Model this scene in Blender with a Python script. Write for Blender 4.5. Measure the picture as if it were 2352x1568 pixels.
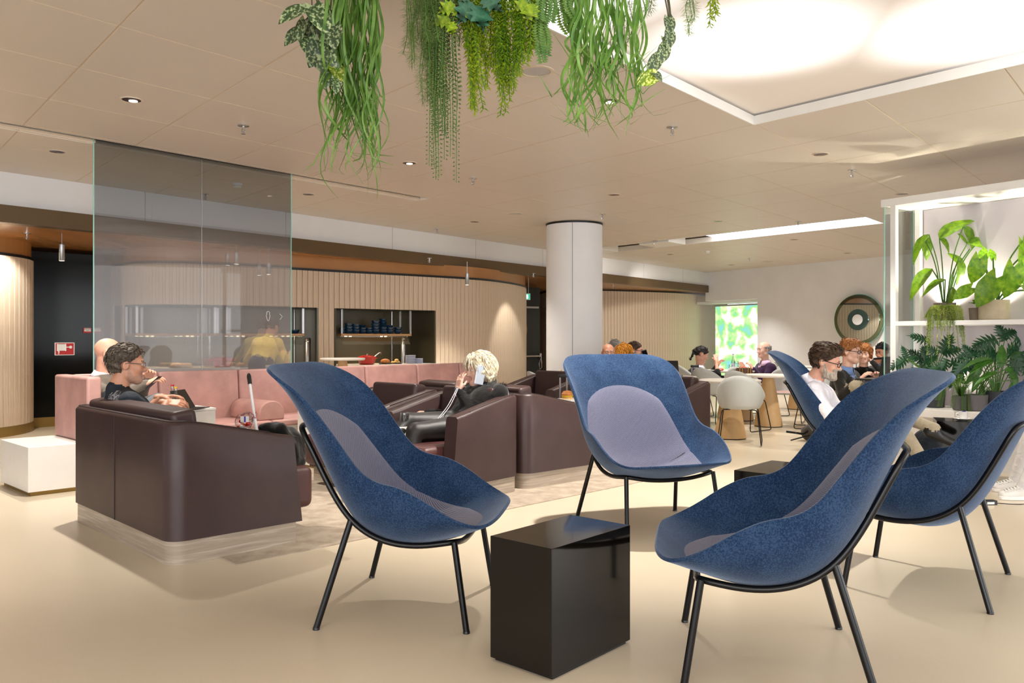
import bpy, bmesh, math, random
import numpy as np
from math import sin, cos, pi, radians, sqrt, atan2
from mathutils import Vector, Matrix
for o in list(bpy.data.objects): bpy.data.objects.remove(o, do_unlink=True)
S = bpy.context.scene
COL = S.collection
# ------------------------------------------------------------------ camera
CAM_H = 1.2
cam_d = bpy.data.cameras.new('camera'); cam = bpy.data.objects.new('camera', cam_d); COL.objects.link(cam)
cam.location = (0, 0, CAM_H); cam.rotation_euler = (pi/2, 0, 0)
cam_d.sensor_width = 36.0; cam_d.lens = 36.0*1900/2352; cam_d.shift_y = -9/2352
cam_d.clip_end = 200; cam_d.clip_start = 0.05
S.camera = cam
# ------------------------------------------------------------------ world: even ambient light entering through the open, unbuilt sides
W = bpy.data.worlds.new('world'); S.world = W; W.use_nodes = True
W.node_tree.nodes['Background'].inputs[0].default_value = (0.93, 0.965, 1.0, 1)
W.node_tree.nodes['Background'].inputs[1].default_value = 1.3
S.view_settings.view_transform = 'Standard'; S.view_settings.look = 'None'
S.view_settings.exposure = 0.38; S.view_settings.gamma = 1.0; S.view_settings.use_curve_mapping = False
H = 2.92           # ceiling
ZC = 2.41          # canopy underside
ZW = 2.19          # timber wall tops
def area_light(name, loc, rot, sx, sy, power, col=(1, 1, 1)):
    l = bpy.data.lights.new(name, 'AREA'); l.shape = 'RECTANGLE'; l.size = sx; l.size_y = sy; l.energy = power; l.color = col
    o = bpy.data.objects.new(name, l); COL.objects.link(o); o.location = loc; o.rotation_euler = rot; return o
# added area fill lights, out of view behind and right of the camera
area_light('area_fill_behind', (-1.5, -5.0, 1.7), (radians(88), 0, 0), 12, 2.4, 420, (0.95, 0.97, 1.0))
area_light('area_fill_right', (8.5, 1.0, 1.7), (radians(88), 0, radians(75)), 8, 2.4, 260, (0.95, 0.97, 1.0))

# ------------------------------------------------------------------ helpers
random.seed(7); RNG = np.random.default_rng(7)
def rgb(r, g, b):
    f = lambda c: (c/255/12.92) if c/255 <= 0.04045 else ((c/255+0.055)/1.055)**2.4
    return (f(r), f(g), f(b), 1)
class NT:
    def __init__(s, name):
        s.m = bpy.data.materials.new(name); s.m.use_nodes = True; s.t = s.m.node_tree
        s.b = s.t.nodes['Principled BSDF']; s.out = s.t.nodes['Material Output']; s._c = None
    def n(s, typ, **kw):
        x = s.t.nodes.new(typ)
        for k, v in kw.items():
            if k.startswith('i_'): x.inputs[k[2:].replace('_', ' ')].default_value = v
            else: setattr(x, k, v)
        return x
    def l(s, a, b): s.t.links.new(a, b)
    def co(s, scale=(1, 1, 1), rot=(0, 0, 0), kind='Object'):
        tc = s.n('ShaderNodeTexCoord'); mp = s.n('ShaderNodeMapping')
        mp.inputs['Scale'].default_value = scale; mp.inputs['Rotation'].default_value = rot
        s.l(tc.outputs[kind], mp.inputs[0]); return mp.outputs[0]
    def noise(s, scale, detail=3, vec=None, rough=0.55, dist=0.0):
        x = s.n('ShaderNodeTexNoise'); x.inputs['Scale'].default_value = scale; x.inputs['Detail'].default_value = detail
        x.inputs['Roughness'].default_value = rough; x.inputs['Distortion'].default_value = dist
        if vec is not None: s.l(vec, x.inputs['Vector'])
        return x.outputs[0]
    def ramp(s, fac, stops):
        r = s.n('ShaderNodeValToRGB'); e = r.color_ramp.elements
        while len(e) < len(stops): e.new(0.5)
        for el, (p, c) in zip(e, stops): el.position = p; el.color = c
        s.l(fac, r.inputs[0]); return r.outputs[0]
    def bump(s, h, strength=0.2, dist=0.01):
        b = s.n('ShaderNodeBump'); b.inputs['Strength'].default_value = strength; b.inputs['Distance'].default_value = dist
        s.l(h, b.inputs['Height']); s.l(b.outputs[0], s.b.inputs['Normal'])
def mat(name, col, rough=0.5, metal=0.0, spec=0.5, var=0.0, vs=8.0, bump=0.0, bs=60.0, sheen=0.0, coat=0.0, trans=0.0, sss=0.0, stretch=None, emit=None, es=0.0):
    x = NT(name); b = x.b
    b.inputs['Base Color'].default_value = col; b.inputs['Roughness'].default_value = rough; b.inputs['Metallic'].default_value = metal
    b.inputs['Specular IOR Level'].default_value = spec; b.inputs['Sheen Weight'].default_value = sheen; b.inputs['Coat Weight'].default_value = coat
    b.inputs['Coat Roughness'].default_value = 0.08; b.inputs['Transmission Weight'].default_value = trans
    if sss: b.inputs['Subsurface Weight'].default_value = sss; b.inputs['Subsurface Radius'].default_value = (0.02, 0.008, 0.004); b.inputs['Subsurface Scale'].default_value = 0.5
    if emit: b.inputs['Emission Color'].default_value = emit; b.inputs['Emission Strength'].default_value = es
    v = x.co(stretch or (1, 1, 1))
    if var:
        f = x.noise(vs, 4, v)
        d = tuple(max(0, c*(1-var)) for c in col[:3])+(1,); l = tuple(min(1, c*(1+var)) for c in col[:3])+(1,)
        x.l(x.ramp(f, [(0.3, d), (0.7, l)]), b.inputs['Base Color'])
    if bump: x.bump(x.noise(bs, 3, v), bump, 0.01)
    return x.m
class G:
    """mesh collector"""
    def __init__(s): s.v = []; s.f = []; s.mi = []; s.cur = 0
    def add(s, vs, fs):
        o = len(s.v); s.v += [tuple(p) for p in vs]
        for f in fs: s.f.append(tuple(i+o for i in f)); s.mi.append(s.cur)
        return s
    def box(s, x0, x1, y0, y1, z0, z1, M=None):
        vs = [(x0, y0, z0), (x1, y0, z0), (x1, y1, z0), (x0, y1, z0), (x0, y0, z1), (x1, y0, z1), (x1, y1, z1), (x0, y1, z1)]
        if M is not None: vs = [M @ Vector(v) for v in vs]
        return s.add(vs, [(3, 2, 1, 0), (4, 5, 6, 7), (0, 1, 5, 4), (1, 2, 6, 5), (2, 3, 7, 6), (3, 0, 4, 7)])
    def prism(s, poly, z0, z1):
        n = len(poly)
        return s.add([(p[0], p[1], z0) for p in poly]+[(p[0], p[1], z1) for p in poly],
                     [tuple(range(n-1, -1, -1)), tuple(range(n, 2*n))]+[(i, (i+1) % n, n+(i+1) % n, n+i) for i in range(n)])
    def lathe(s, prof, n=24, c=(0, 0, 0), caps=True, M=None):
        vs = []
        for r, z in prof:
            for k in range(n):
                a = 2*pi*k/n; vs.append(Vector((c[0]+r*cos(a), c[1]+r*sin(a), c[2]+z)))
        if M is not None: vs = [M @ v for v in vs]
        fs = [(i*n+k, i*n+(k+1) % n, (i+1)*n+(k+1) % n, (i+1)*n+k) for i in range(len(prof)-1) for k in range(n)]
        if caps: fs += [tuple(range(n-1, -1, -1)), tuple((len(prof)-1)*n+k for k in range(n))]
        return s.add(vs, fs)
    def tube(s, pts, r, n=8, closed=False, caps=True, flat=None):
        pts = [Vector(p) for p in pts]; m = len(pts); vs = []; up = None
        rr = r if isinstance(r, (list, tuple)) else [r]*m
        for i in range(m):
            if closed: t = pts[(i+1) % m]-pts[i-1]
            else: t = pts[min(i+1, m-1)]-pts[max(i-1, 0)]
            if t.length < 1e-9: t = Vector((0, 0, 1))
            t.normalize()
            if up is None: up = Vector((0, 0, 1)) if abs(t.z) < 0.9 else Vector((1, 0, 0))
            x = up-t*up.dot(t)
            if x.length < 1e-5: x = Vector((1, 0, 0))-t*t.x
            x.normalize(); y = t.cross(x); up = x
            for k in range(n):
                a = 2*pi*k/n; vs.append(pts[i]+x*(cos(a)*rr[i])+y*(sin(a)*rr[i]*(flat or 1)))
        fs = [(i*n+k, i*n+(k+1) % n, ((i+1) % m)*n+(k+1) % n, ((i+1) % m)*n+k) for i in range(m if closed else m-1) for k in range(n)]
        if caps and not closed: fs += [tuple(range(n-1, -1, -1)), tuple((m-1)*n+k for k in range(n))]
        return s.add(vs, fs)
    def ell(s, c, r, n=12, m=8, M=None):
        vs = []
        for i in range(m+1):
            ph = pi*i/m
            for k in range(n):
                a = 2*pi*k/n; vs.append(Vector((c[0]+r[0]*sin(ph)*cos(a), c[1]+r[1]*sin(ph)*sin(a), c[2]-r[2]*cos(ph))))
        if M is not None: vs = [M @ v for v in vs]
        return s.add(vs, [(i*n+k, i*n+(k+1) % n, (i+1)*n+(k+1) % n, (i+1)*n+k) for i in range(m) for k in range(n)])
    def grid(s, fn, nu, nv):
        vs = [fn(i/nu, j/nv) for j in range(nv+1) for i in range(nu+1)]; w = nu+1
        return s.add(vs, [(j*w+i, j*w+i+1, (j+1)*w+i+1, (j+1)*w+i) for j in range(nv) for i in range(nu)])
    def mesh(s, name, mats=None, smooth=True, ang=40):
        me = bpy.data.meshes.new(name); me.from_pydata([tuple(v) for v in s.v], [], s.f); me.update()
        for m in (mats if isinstance(mats, (list, tuple)) else [mats]):
            if m: me.materials.append(m)
        if any(s.mi): me.polygons.foreach_set('material_index', s.mi)
        if smooth:
            me.polygons.foreach_set('use_smooth', [True]*len(me.polygons)); me.set_sharp_from_angle(angle=radians(ang))
        return me
    def obj(s, name, mats=None, parent=None, loc=(0, 0, 0), rz=0.0, smooth=True, ang=40, bevel=0.0, seg=2):
        o = bpy.data.objects.new(name, s.mesh(name, mats, smooth, ang)); COL.objects.link(o)
        o.location = loc; o.rotation_euler = (0, 0, rz); o.parent = parent
        if bevel: bev(o, bevel, seg)
        return o
def bev(o, w, seg=2):
    m = o.modifiers.new('bevel', 'BEVEL'); m.width = w; m.segments = seg; m.limit_method = 'ANGLE'; m.angle_limit = radians(40); m.harden_normals = False
    return o
def empty(name, loc=(0, 0, 0), rz=0.0):
    o = bpy.data.objects.new(name, None); COL.objects.link(o); o.location = loc; o.rotation_euler = (0, 0, rz); o.empty_display_size = 0.1; return o
def tag(o, label, cat, group=None):
    o['label'] = label; o['category'] = cat
    if group: o['group'] = group
    return o
def struct(o, label=None, cat=None):
    o['kind'] = 'structure'
    if label: o['label'] = label
    if cat: o['category'] = cat
    return o
def inst(name, me, parent=None, M=None):
    o = bpy.data.objects.new(name, me); COL.objects.link(o); o.parent = parent
    if M is not None: o.matrix_local = M
    return o
def dup(root, loc=None, rz=None, label=None, group=None):
    r = root.copy(); COL.objects.link(r)
    if loc is not None: r.location = loc
    if rz is not None: r.rotation_euler = (0, 0, rz)
    if label: r['label'] = label
    if group: r['group'] = group
    for ch in root.children:
        c = ch.copy(); COL.objects.link(c); c.parent = r
        for g in ch.children:
            d = g.copy(); COL.objects.link(d); d.parent = c
    return r
def cat_rom(P, n=8, closed=False):
    P = [Vector(p) for p in P]; out = []; m = len(P)
    for i in range(m if closed else m-1):
        if closed: a, b, c, d = P[i-1], P[i], P[(i+1) % m], P[(i+2) % m]
        else: b, c = P[i], P[i+1]; a = P[i-1] if i else b*2-c; d = P[i+2] if i+2 < m else c*2-b
        for k in range(n):
            t = k/n; out.append(0.5*((2*b)+(c-a)*t+(2*a-5*b+4*c-d)*t*t+(3*b-a-3*c+d)*t**3))
    if not closed: out.append(P[-1])
    return out
def frame(o, y, up=(0, 0, 1)):
    """matrix with local Y along y and local Z near up"""
    y = Vector(y).normalized(); up = Vector(up); x = y.cross(up)
    if x.length < 1e-4: x = y.cross(Vector((1, 0, 0)))
    x.normalize(); z = x.cross(y)
    return Matrix(((x.x, y.x, z.x, o[0]), (x.y, y.y, z.y, o[1]), (x.z, y.z, z.z, o[2]), (0, 0, 0, 1)))
def face(deg): return radians(deg-90)

# ------------------------------------------------------------------ materials
def m_floor():
    x = NT('beige_resin_floor'); v = x.co((1, 1, 1))
    f = x.noise(0.7, 5, v); g = x.noise(140, 2, v)
    c = x.ramp(f, [(0.3, rgb(208, 193, 168)), (0.7, rgb(216, 203, 180))])
    mx = x.n('ShaderNodeMixRGB', blend_type='MULTIPLY'); mx.inputs[0].default_value = 0.35
    x.l(c, mx.inputs[1]); x.l(x.ramp(g, [(0.35, (0.9, 0.9, 0.9, 1)), (0.65, (1, 1, 1, 1))]), mx.inputs[2]); x.l(mx.outputs[0], x.b.inputs['Base Color'])
    x.b.inputs['Roughness'].default_value = 0.3; x.b.inputs['Specular IOR Level'].default_value = 0.45
    return x.m
def m_carpet():
    x = NT('grey_beige_carpet'); v = x.co()
    f = x.noise(9, 5, v); g = x.noise(260, 2, v)
    c = x.ramp(f, [(0.3, rgb(164, 148, 130)), (0.7, rgb(196, 182, 164))])
    mx = x.n('ShaderNodeMixRGB', blend_type='MULTIPLY'); mx.inputs[0].default_value = 0.6
    x.l(c, mx.inputs[1]); x.l(x.ramp(g, [(0.3, (0.7, 0.7, 0.7, 1)), (0.7, (1, 1, 1, 1))]), mx.inputs[2]); x.l(mx.outputs[0], x.b.inputs['Base Color'])
    x.b.inputs['Roughness'].default_value = 0.95; x.b.inputs['Specular IOR Level'].default_value = 0.1; x.bump(g, 0.5, 0.006); return x.m
def m_wood(name, c0, c1, stretch, rough=0.45, scale=4.0, bump=0.08, dist=1.2):
    x = NT(name); v = x.co(stretch)
    f = x.noise(scale, 6, v, 0.6, dist)
    x.l(x.ramp(f, [(0.3, c0), (0.7, c1)]), x.b.inputs['Base Color']); x.b.inputs['Roughness'].default_value = rough
    x.bump(f, bump, 0.005); return x.m
def m_oakbase():
    x = NT('limed_oak'); v = x.co((1.1, 1.1, 26))
    w = x.n('ShaderNodeTexNoise'); w.inputs['Scale'].default_value = 2.2; w.inputs['Detail'].default_value = 6; w.inputs['Distortion'].default_value = 0.9
    x.l(v, w.inputs['Vector'])
    x.l(x.ramp(w.outputs[0], [(0.3, rgb(148, 133, 117)), (0.55, rgb(164, 149, 132)), (0.7, rgb(186, 174, 160))]), x.b.inputs['Base Color'])
    x.b.inputs['Roughness'].default_value = 0.35; return x.m
def m_felt(name, c0, c1, c2, sheen=0.6):
    x = NT(name); v = x.co()
    f = x.noise(7, 3, v); g = x.noise(150, 4, v, 0.7); g2 = x.noise(420, 2, x.co((1, 1, 0.35)))
    a = x.n('ShaderNodeMath', operation='MULTIPLY_ADD'); x.l(g, a.inputs[0]); a.inputs[1].default_value = 1.0; fm = x.n('ShaderNodeMath', operation='MULTIPLY'); x.l(f, fm.inputs[0]); fm.inputs[1].default_value = 0.35; x.l(fm.outputs[0], a.inputs[2])
    a2 = x.n('ShaderNodeMath', operation='MULTIPLY_ADD'); x.l(g2, a2.inputs[0]); a2.inputs[1].default_value = 0.5; x.l(a.outputs[0], a2.inputs[2])
    x.l(x.ramp(a2.outputs[0], [(0.66, c0), (0.9, c1), (1.0, c2)]), x.b.inputs['Base Color'])
    x.b.inputs['Roughness'].default_value = 0.95; x.b.inputs['Specular IOR Level'].default_value = 0.1
    x.b.inputs['Sheen Weight'].default_value = sheen; x.b.inputs['Sheen Tint'].default_value = rgb(176, 190, 212); x.b.inputs['Sheen Roughness'].default_value = 0.4
    x.bump(g, 0.25, 0.004); return x.m
def m_weave():
    x = NT('mauve_blue_weave'); v = x.co((1, 1, 1), (0, 0.0, 0.0))
    mp = x.co((1, 1, 1), (0.5, 0.4, 0.75))
    w = x.n('ShaderNodeTexWave', wave_type='BANDS', bands_direction='X'); w.inputs['Scale'].default_value = 42; w.inputs['Distortion'].default_value = 1.2; w.inputs['Detail'].default_value = 2; w.inputs['Detail Scale'].default_value = 6
    x.l(mp, w.inputs['Vector']); g = x.noise(300, 2, v)
    a = x.n('ShaderNodeMath', operation='MULTIPLY_ADD'); x.l(g, a.inputs[0]); a.inputs[1].default_value = 0.5; x.l(w.outputs[0], a.inputs[2])
    x.l(x.ramp(a.outputs[0], [(0.2, rgb(62, 65, 88)), (1.0, rgb(112, 113, 134))]), x.b.inputs['Base Color'])
    x.b.inputs['Roughness'].default_value = 0.95; x.b.inputs['Specular IOR Level'].default_value = 0.1; x.b.inputs['Sheen Weight'].default_value = 0.3
    x.bump(a.outputs[0], 0.45, 0.004); return x.m
def m_leather(name, col, rough=0.42):
    x = NT(name); v = x.co()
    f = x.noise(5, 4, v); vo = x.n('ShaderNodeTexVoronoi'); vo.inputs['Scale'].default_value = 420; x.l(v, vo.inputs['Vector'])
    d = tuple(c*0.82 for c in col[:3])+(1,); l = tuple(min(1, c*1.15) for c in col[:3])+(1,)
    x.l(x.ramp(f, [(0.3, d), (0.7, l)]), x.b.inputs['Base Color']); x.b.inputs['Roughness'].default_value = rough
    x.b.inputs['Specular IOR Level'].default_value = 0.45; x.bump(vo.outputs[0], 0.12, 0.003); return x.m
def m_leaf(name, c0, c1, scale=6.0, var=None, rough=0.4, transl=0.25):
    x = NT(name); v = x.co()
    f = x.noise(scale, 3, v)
    stops = [(0.3, c0), (0.7, c1)]
    if var: stops = [(0.46, c0), (0.52, c1), (0.58, var)]
    oi = x.n('ShaderNodeObjectInfo'); hs = x.n('ShaderNodeHueSaturation')
    x.l(x.ramp(f, stops), hs.inputs['Color'])
    mr = x.n('ShaderNodeMapRange'); mr.inputs[3].default_value = 0.75; mr.inputs[4].default_value = 1.25; x.l(oi.outputs['Random'], mr.inputs[0]); x.l(mr.outputs[0], hs.inputs['Value'])
    x.l(hs.outputs[0], x.b.inputs['Base Color']); x.b.inputs['Roughness'].default_value = rough
    tr = x.n('ShaderNodeBsdfTranslucent'); mx = x.n('ShaderNodeMixShader'); mx.inputs[0].default_value = transl
    x.l(hs.outputs[0], tr.inputs[0]); x.l(x.b.outputs[0], mx.inputs[1]); x.l(tr.outputs[0], mx.inputs[2]); x.l(mx.outputs[0], x.out.inputs[0]); return x.m
def m_thin_glass(name, tint, refl=0.08, rough=0.0, edge=None):
    x = NT(name); tr = x.n('ShaderNodeBsdfTransparent'); tr.inputs[0].default_value = tint
    gl = x.n('ShaderNodeBsdfGlossy'); gl.inputs['Roughness'].default_value = rough
    fr = x.n('ShaderNodeFresnel'); fr.inputs[0].default_value = 1.45; mx = x.n('ShaderNodeMixShader')
    mt = x.n('ShaderNodeMath', operation='MULTIPLY_ADD'); x.l(fr.outputs[0], mt.inputs[0]); mt.inputs[1].default_value = 0.7; mt.inputs[2].default_value = refl*0.3
    x.l(mt.outputs[0], mx.inputs[0]); x.l(tr.outputs[0], mx.inputs[1]); x.l(gl.outputs[0], mx.inputs[2]); x.l(mx.outputs[0], x.out.inputs[0]); return x.m
def m_emit(name, col, strength):
    x = NT(name); e = x.n('ShaderNodeEmission'); e.inputs[0].default_value = col; e.inputs[1].default_value = strength; x.l(e.outputs[0], x.out.inputs[0]); return x.m
M_FLOOR = m_floor(); M_CARPET = m_carpet()
def m_panel():
    x = NT('tan_perforated_metal_panel'); v = x.co((1, 1, 1), (0, 0, radians(50)))
    vo = x.n('ShaderNodeTexVoronoi'); vo.inputs['Scale'].default_value = 150; vo.inputs['Randomness'].default_value = 0.0; x.l(v, vo.inputs['Vector'])
    x.l(x.ramp(vo.outputs[0], [(0.28, rgb(200, 189, 178)), (0.36, rgb(222, 212, 202))]), x.b.inputs['Base Color'])
    x.b.inputs['Roughness'].default_value = 0.42; x.b.inputs['Specular IOR Level'].default_value = 0.4; return x.m
M_PANEL = m_panel(); M_PANELEDGE = mat('pale_panel_joint', rgb(214, 198, 178), 0.5)
M_WHITE = mat('white_paint', rgb(232, 232, 234), 0.6, var=0.03, vs=2)
M_BAND = mat('white_bulkhead_paint', rgb(228, 228, 229), 0.55, var=0.02, vs=2)
M_WMETAL = mat('white_powder_coat', rgb(232, 231, 228), 0.35, var=0.02)
M_BRONZE = mat('bronze_fascia', rgb(104, 84, 58), 0.35, 0.35, var=0.06, vs=4)
M_CANOPY = mat('glossy_brown_canopy', rgb(172, 120, 68), 0.25, 0.0, var=0.12, vs=2, stretch=(1, 0.3, 1))
M_BOARD = m_wood('pale_oak_board', rgb(196, 174, 150), rgb(216, 196, 173), (6, 6, 0.5), 0.55, 5)
M_BOARDEDGE = mat('board_gap', rgb(70, 58, 46), 0.9)
M_BRASS = mat('brass_plinth', rgb(150, 122, 66), 0.35, 0.6)
M_BLACK = mat('black_lacquer', rgb(12, 10, 8), 0.07, 0.0, 0.42, var=0.15, vs=4)
M_DARKGLASS = mat('dark_glass', rgb(9, 10, 8), 0.12, 0.0, 0.12, var=0.1)
M_DARKVOID = mat('dark_cladding', rgb(20, 19, 15), 0.5, var=0.1)
M_FELT = m_felt('blue_felt', rgb(17, 34, 60), rgb(30, 50, 80), rgb(48, 70, 100), 0.65)
M_PAD = m_weave()
M_BMETAL = mat('black_steel', rgb(18, 18, 20), 0.28, 0.4, var=0.1)
M_LEATHER = m_leather('oxblood_leather', rgb(58, 40, 39)); M_SEAM = mat('dark_seam', rgb(44, 30, 29), 0.7)
M_SEATL = m_leather('maroon_seat_leather', rgb(80, 48, 46))
M_PINK = m_leather('pink_leather', rgb(190, 146, 138), 0.45); M_PINKSEAM = mat('pink_seam', rgb(120, 76, 66), 0.7)
M_OAK = m_oakbase()
M_CORIAN = mat('white_solid_surface', rgb(232, 228, 222), 0.3, var=0.02)
M_CHROME = mat('polished_steel', rgb(200, 200, 202), 0.15, 1.0, var=0.05)
M_STEEL = mat('brushed_steel', rgb(170, 170, 170), 0.32, 0.9, var=0.08)
M_OLIVE = mat('olive_niche_lining', rgb(74, 68, 50), 0.28, 0.3, var=0.08, vs=3)
M_GLASS = m_thin_glass('clear_glass', (0.95, 0.98, 0.97, 1)); M_GEDGE = mat('green_glass_edge', rgb(150, 205, 190), 0.1, var=0.05)
M_GREYPL = mat('pale_grey_plastic', rgb(196, 199, 196), 0.45, var=0.02)
M_CONE = mat('tan_table_cone', rgb(196, 160, 112), 0.5, var=0.05)
M_TTOP = mat('white_table_top', rgb(232, 226, 218), 0.35, var=0.02)
M_BLACKPL = mat('black_plastic', rgb(14, 14, 15), 0.4, var=0.1)
M_RED = mat('red_enamel', rgb(190, 18, 12), 0.2, coat=0.5, var=0.06)
M_BOWL = mat('blue_glaze', rgb(26, 58, 84), 0.15, coat=0.6, var=0.2, vs=20)
M_PLATE = mat('pale_blue_china', rgb(196, 200, 222), 0.2, coat=0.3, var=0.03)
M_SIGNRED = mat('sign_red', rgb(176, 16, 20), 0.4, var=0.03); M_SIGNWHITE = mat('sign_white', rgb(228, 228, 222), 0.45, var=0.02)
# ================================================================== STRUCTURE
def ray(px): return (px-1176)/1900
g = G(); g.box(-30, 30, -14, 36, -0.1, 0); floor = struct(g.obj('floor', M_FLOOR, smooth=False), 'polished beige resin floor', 'floor')
# carpet strip under the leather seats
cf = Vector((0.71, 0.704)); cn = Vector((-0.704, 0.71)); c0 = Vector((-1.45, 4.36))
poly = [c0, c0+cf*4.6, c0+cf*4.6+cn*2.5, c0+cn*2.5]
g = G(); g.prism([(p.x, p.y) for p in poly], 0.0, 0.006); tag(g.obj('carpet', M_CARPET, smooth=False), 'grey beige carpet laid under the leather armchairs', 'carpet')
# ---- ceiling
L0 = Vector((-2.169, 5.973)); U = Vector((0.589, 0.702)); V = Vector((-0.589, 0.702))
def LP(i, j): return L0+U*i+V*j
g = G(); g.box(-30, 30, -14, 36, H+0.22, H+0.3); ceiling = struct(g.obj('ceiling', M_WHITE, smooth=False), 'tan ceiling of large perforated metal panels', 'ceiling')
def visible_cell(i0, i1, j0, j1):
    for i, j in ((i0, j0), (i1, j0), (i1, j1), (i0, j1), ((i0+i1)/2, (j0+j1)/2)):
        p = LP(i, j)
        if p.y > 1.0:
            x = 1176+1900*p.x/p.y; y = 775-1900*(H-CAM_H)/p.y
            if -700 < x < 3050 and y > -900: return True
    return False
_pm = {}
def panel(i0, i1, j0, j1):
    if not visible_cell(i0, i1, j0, j1): return
    k = (round(i1-i0, 3), round(j1-j0, 3))
    if k not in _pm:
        gi = 0.0003/0.917; a, b = k
        c = [U*gi+V*gi, U*(a-gi)+V*gi, U*(a-gi)+V*(b-gi), U*gi+V*(b-gi)]
        q_ = 0.007/0.917; e = [U*q_+V*q_, U*(a-q_)+V*q_, U*(a-q_)+V*(b-q_), U*q_+V*(b-q_)]
        g = G(); g.add([(p.x, p.y, 0.03) for p in c]+[(p.x, p.y, 0.004) for p in c]+[(p.x, p.y, 0.0) for p in e], [(0, 1, 2, 3), (11, 10, 9, 8)])
        g.cur = 1
        for q in range(4):
            r = (q+1) % 4; g.add([], []); g.f.append((q+4, r+4, r, q)); g.mi.append(1); g.f.append((q+8, r+8, r+4, q+4)); g.mi.append(1)
        _pm[k] = g.mesh('ceiling_panel', [M_PANEL, M_PANELEDGE], smooth=False)
    p = LP(i0, j0); o = inst('ceiling_panel', _pm[k], ceiling); o.location = (p.x, p.y, H)
for i in range(-9, 19):
    for j in range(-14, 6):
        if i < 4 and j < -3: continue
        js = [(j, j+1)]; ii = [(i, i+1)]
        if j == 2 and i < 4: js = [(2, 2.08), (2.26, 3)]
        if -2 <= j <= 4:
            if i == 10: ii = [(10, 10.25)]
            elif i == 11: ii = [(11.2, 12)]
        for a, b in ii:
            for c, d in js: panel(a, b, c, d)
# light tray: white upstand, stretched fabric with light pools painted into its emission
def wallstrip(gg, a, b, z0, z1, th):
    a = Vector(a); b = Vector(b); t = (b-a).normalized(); n = Vector((-t.y, t.x))*th
    gg.prism([(a.x, a.y), (b.x, b.y), (b.x+n.x, b.y+n.y), (a.x+n.x, a.y+n.y)], z0, z1)
gt = G(); wallstrip(gt, LP(-9, -3), LP(4, -3), H-0.004, H+0.068, 0.012); wallstrip(gt, LP(4, -3), LP(4, -14), H-0.004, H+0.068, 0.012)
struct(gt.obj('trim_1', M_WMETAL, smooth=False), 'white upstand around the luminous ceiling tray', 'trim')
def m_tray():  # light pools painted as soft discs of emission, no lamps behind the fabric
    x = NT('stretch_fabric_painted_pools'); tc = x.n('ShaderNodeTexCoord'); acc = None
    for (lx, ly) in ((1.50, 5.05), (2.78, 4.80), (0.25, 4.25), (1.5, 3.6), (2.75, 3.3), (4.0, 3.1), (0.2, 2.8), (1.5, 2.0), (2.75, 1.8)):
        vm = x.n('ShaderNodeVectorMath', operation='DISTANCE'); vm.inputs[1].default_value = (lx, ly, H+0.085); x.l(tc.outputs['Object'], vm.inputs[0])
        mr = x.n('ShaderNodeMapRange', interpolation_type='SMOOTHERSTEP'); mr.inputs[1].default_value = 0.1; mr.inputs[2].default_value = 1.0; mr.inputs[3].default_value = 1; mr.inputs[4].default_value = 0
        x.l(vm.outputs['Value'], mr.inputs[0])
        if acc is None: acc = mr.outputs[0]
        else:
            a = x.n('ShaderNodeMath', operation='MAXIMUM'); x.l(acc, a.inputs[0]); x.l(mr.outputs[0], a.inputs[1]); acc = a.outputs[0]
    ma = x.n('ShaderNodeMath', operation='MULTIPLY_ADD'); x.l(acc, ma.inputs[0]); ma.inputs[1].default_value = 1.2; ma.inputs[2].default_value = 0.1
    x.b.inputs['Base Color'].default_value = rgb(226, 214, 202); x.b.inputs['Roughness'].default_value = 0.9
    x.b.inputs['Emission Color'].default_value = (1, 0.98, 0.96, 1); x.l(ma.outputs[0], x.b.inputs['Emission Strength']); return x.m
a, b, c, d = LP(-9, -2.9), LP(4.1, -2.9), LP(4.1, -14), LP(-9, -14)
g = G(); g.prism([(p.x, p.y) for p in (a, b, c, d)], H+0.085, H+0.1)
tag(g.obj('glow_painted_ceiling', m_tray(), smooth=False), 'white stretched ceiling in the tray with painted pools of glow', 'light panel')
# far tray with lamp strip and two blower boxes
g = G(); wallstrip(g, LP(11.2, -2), LP(11.2, 5), H-0.004, H+0.09, 0.02); wallstrip(g, LP(10.25, 5), LP(10.25, -2), H-0.004, H+0.06, 0.02); wallstrip(g, LP(10.25, -2), LP(11.2, -2), H-0.004, H+0.09, 0.02)
struct(g.obj('trim_2', M_WMETAL, smooth=False), 'white upstand around the far ceiling tray', 'trim')
g = G(); g.prism([tuple(LP(10.2, -2)), tuple(LP(11.25, -2)), tuple(LP(11.25, 5)), tuple(LP(10.2, 5))], H+0.11, H+0.13); struct(g.obj('trim_3', M_PANELEDGE, smooth=False), 'recessed floor of the far ceiling tray', 'trim')
g = G(); g.prism([tuple(LP(10.27, -1.9)), tuple(LP(11.18, -1.9)), tuple(LP(11.18, 1.4)), tuple(LP(10.27, 1.4))], H+0.08, H+0.1)
tag(g.obj('light_panel', m_emit('far_lamp_emission', (1, 0.97, 0.93, 1), 4.0), smooth=False), 'long bright lamp panel in the far ceiling tray', 'light panel')
for k, jj in enumerate((1.95, 3.75)):
    g = G(); g.prism([tuple(LP(10.32, jj)), tuple(LP(11.0, jj)), tuple(LP(11.0, jj+0.75)), tuple(LP(10.32, jj+0.75))], H-0.03, H+0.1)
    tag(g.obj('ceiling_unit', M_WMETAL, smooth=False, bevel=0.012), ['white boxed ceiling unit next to the bright lamp panel', 'white boxed ceiling unit nearest the white column'][k], 'ceiling unit')
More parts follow.
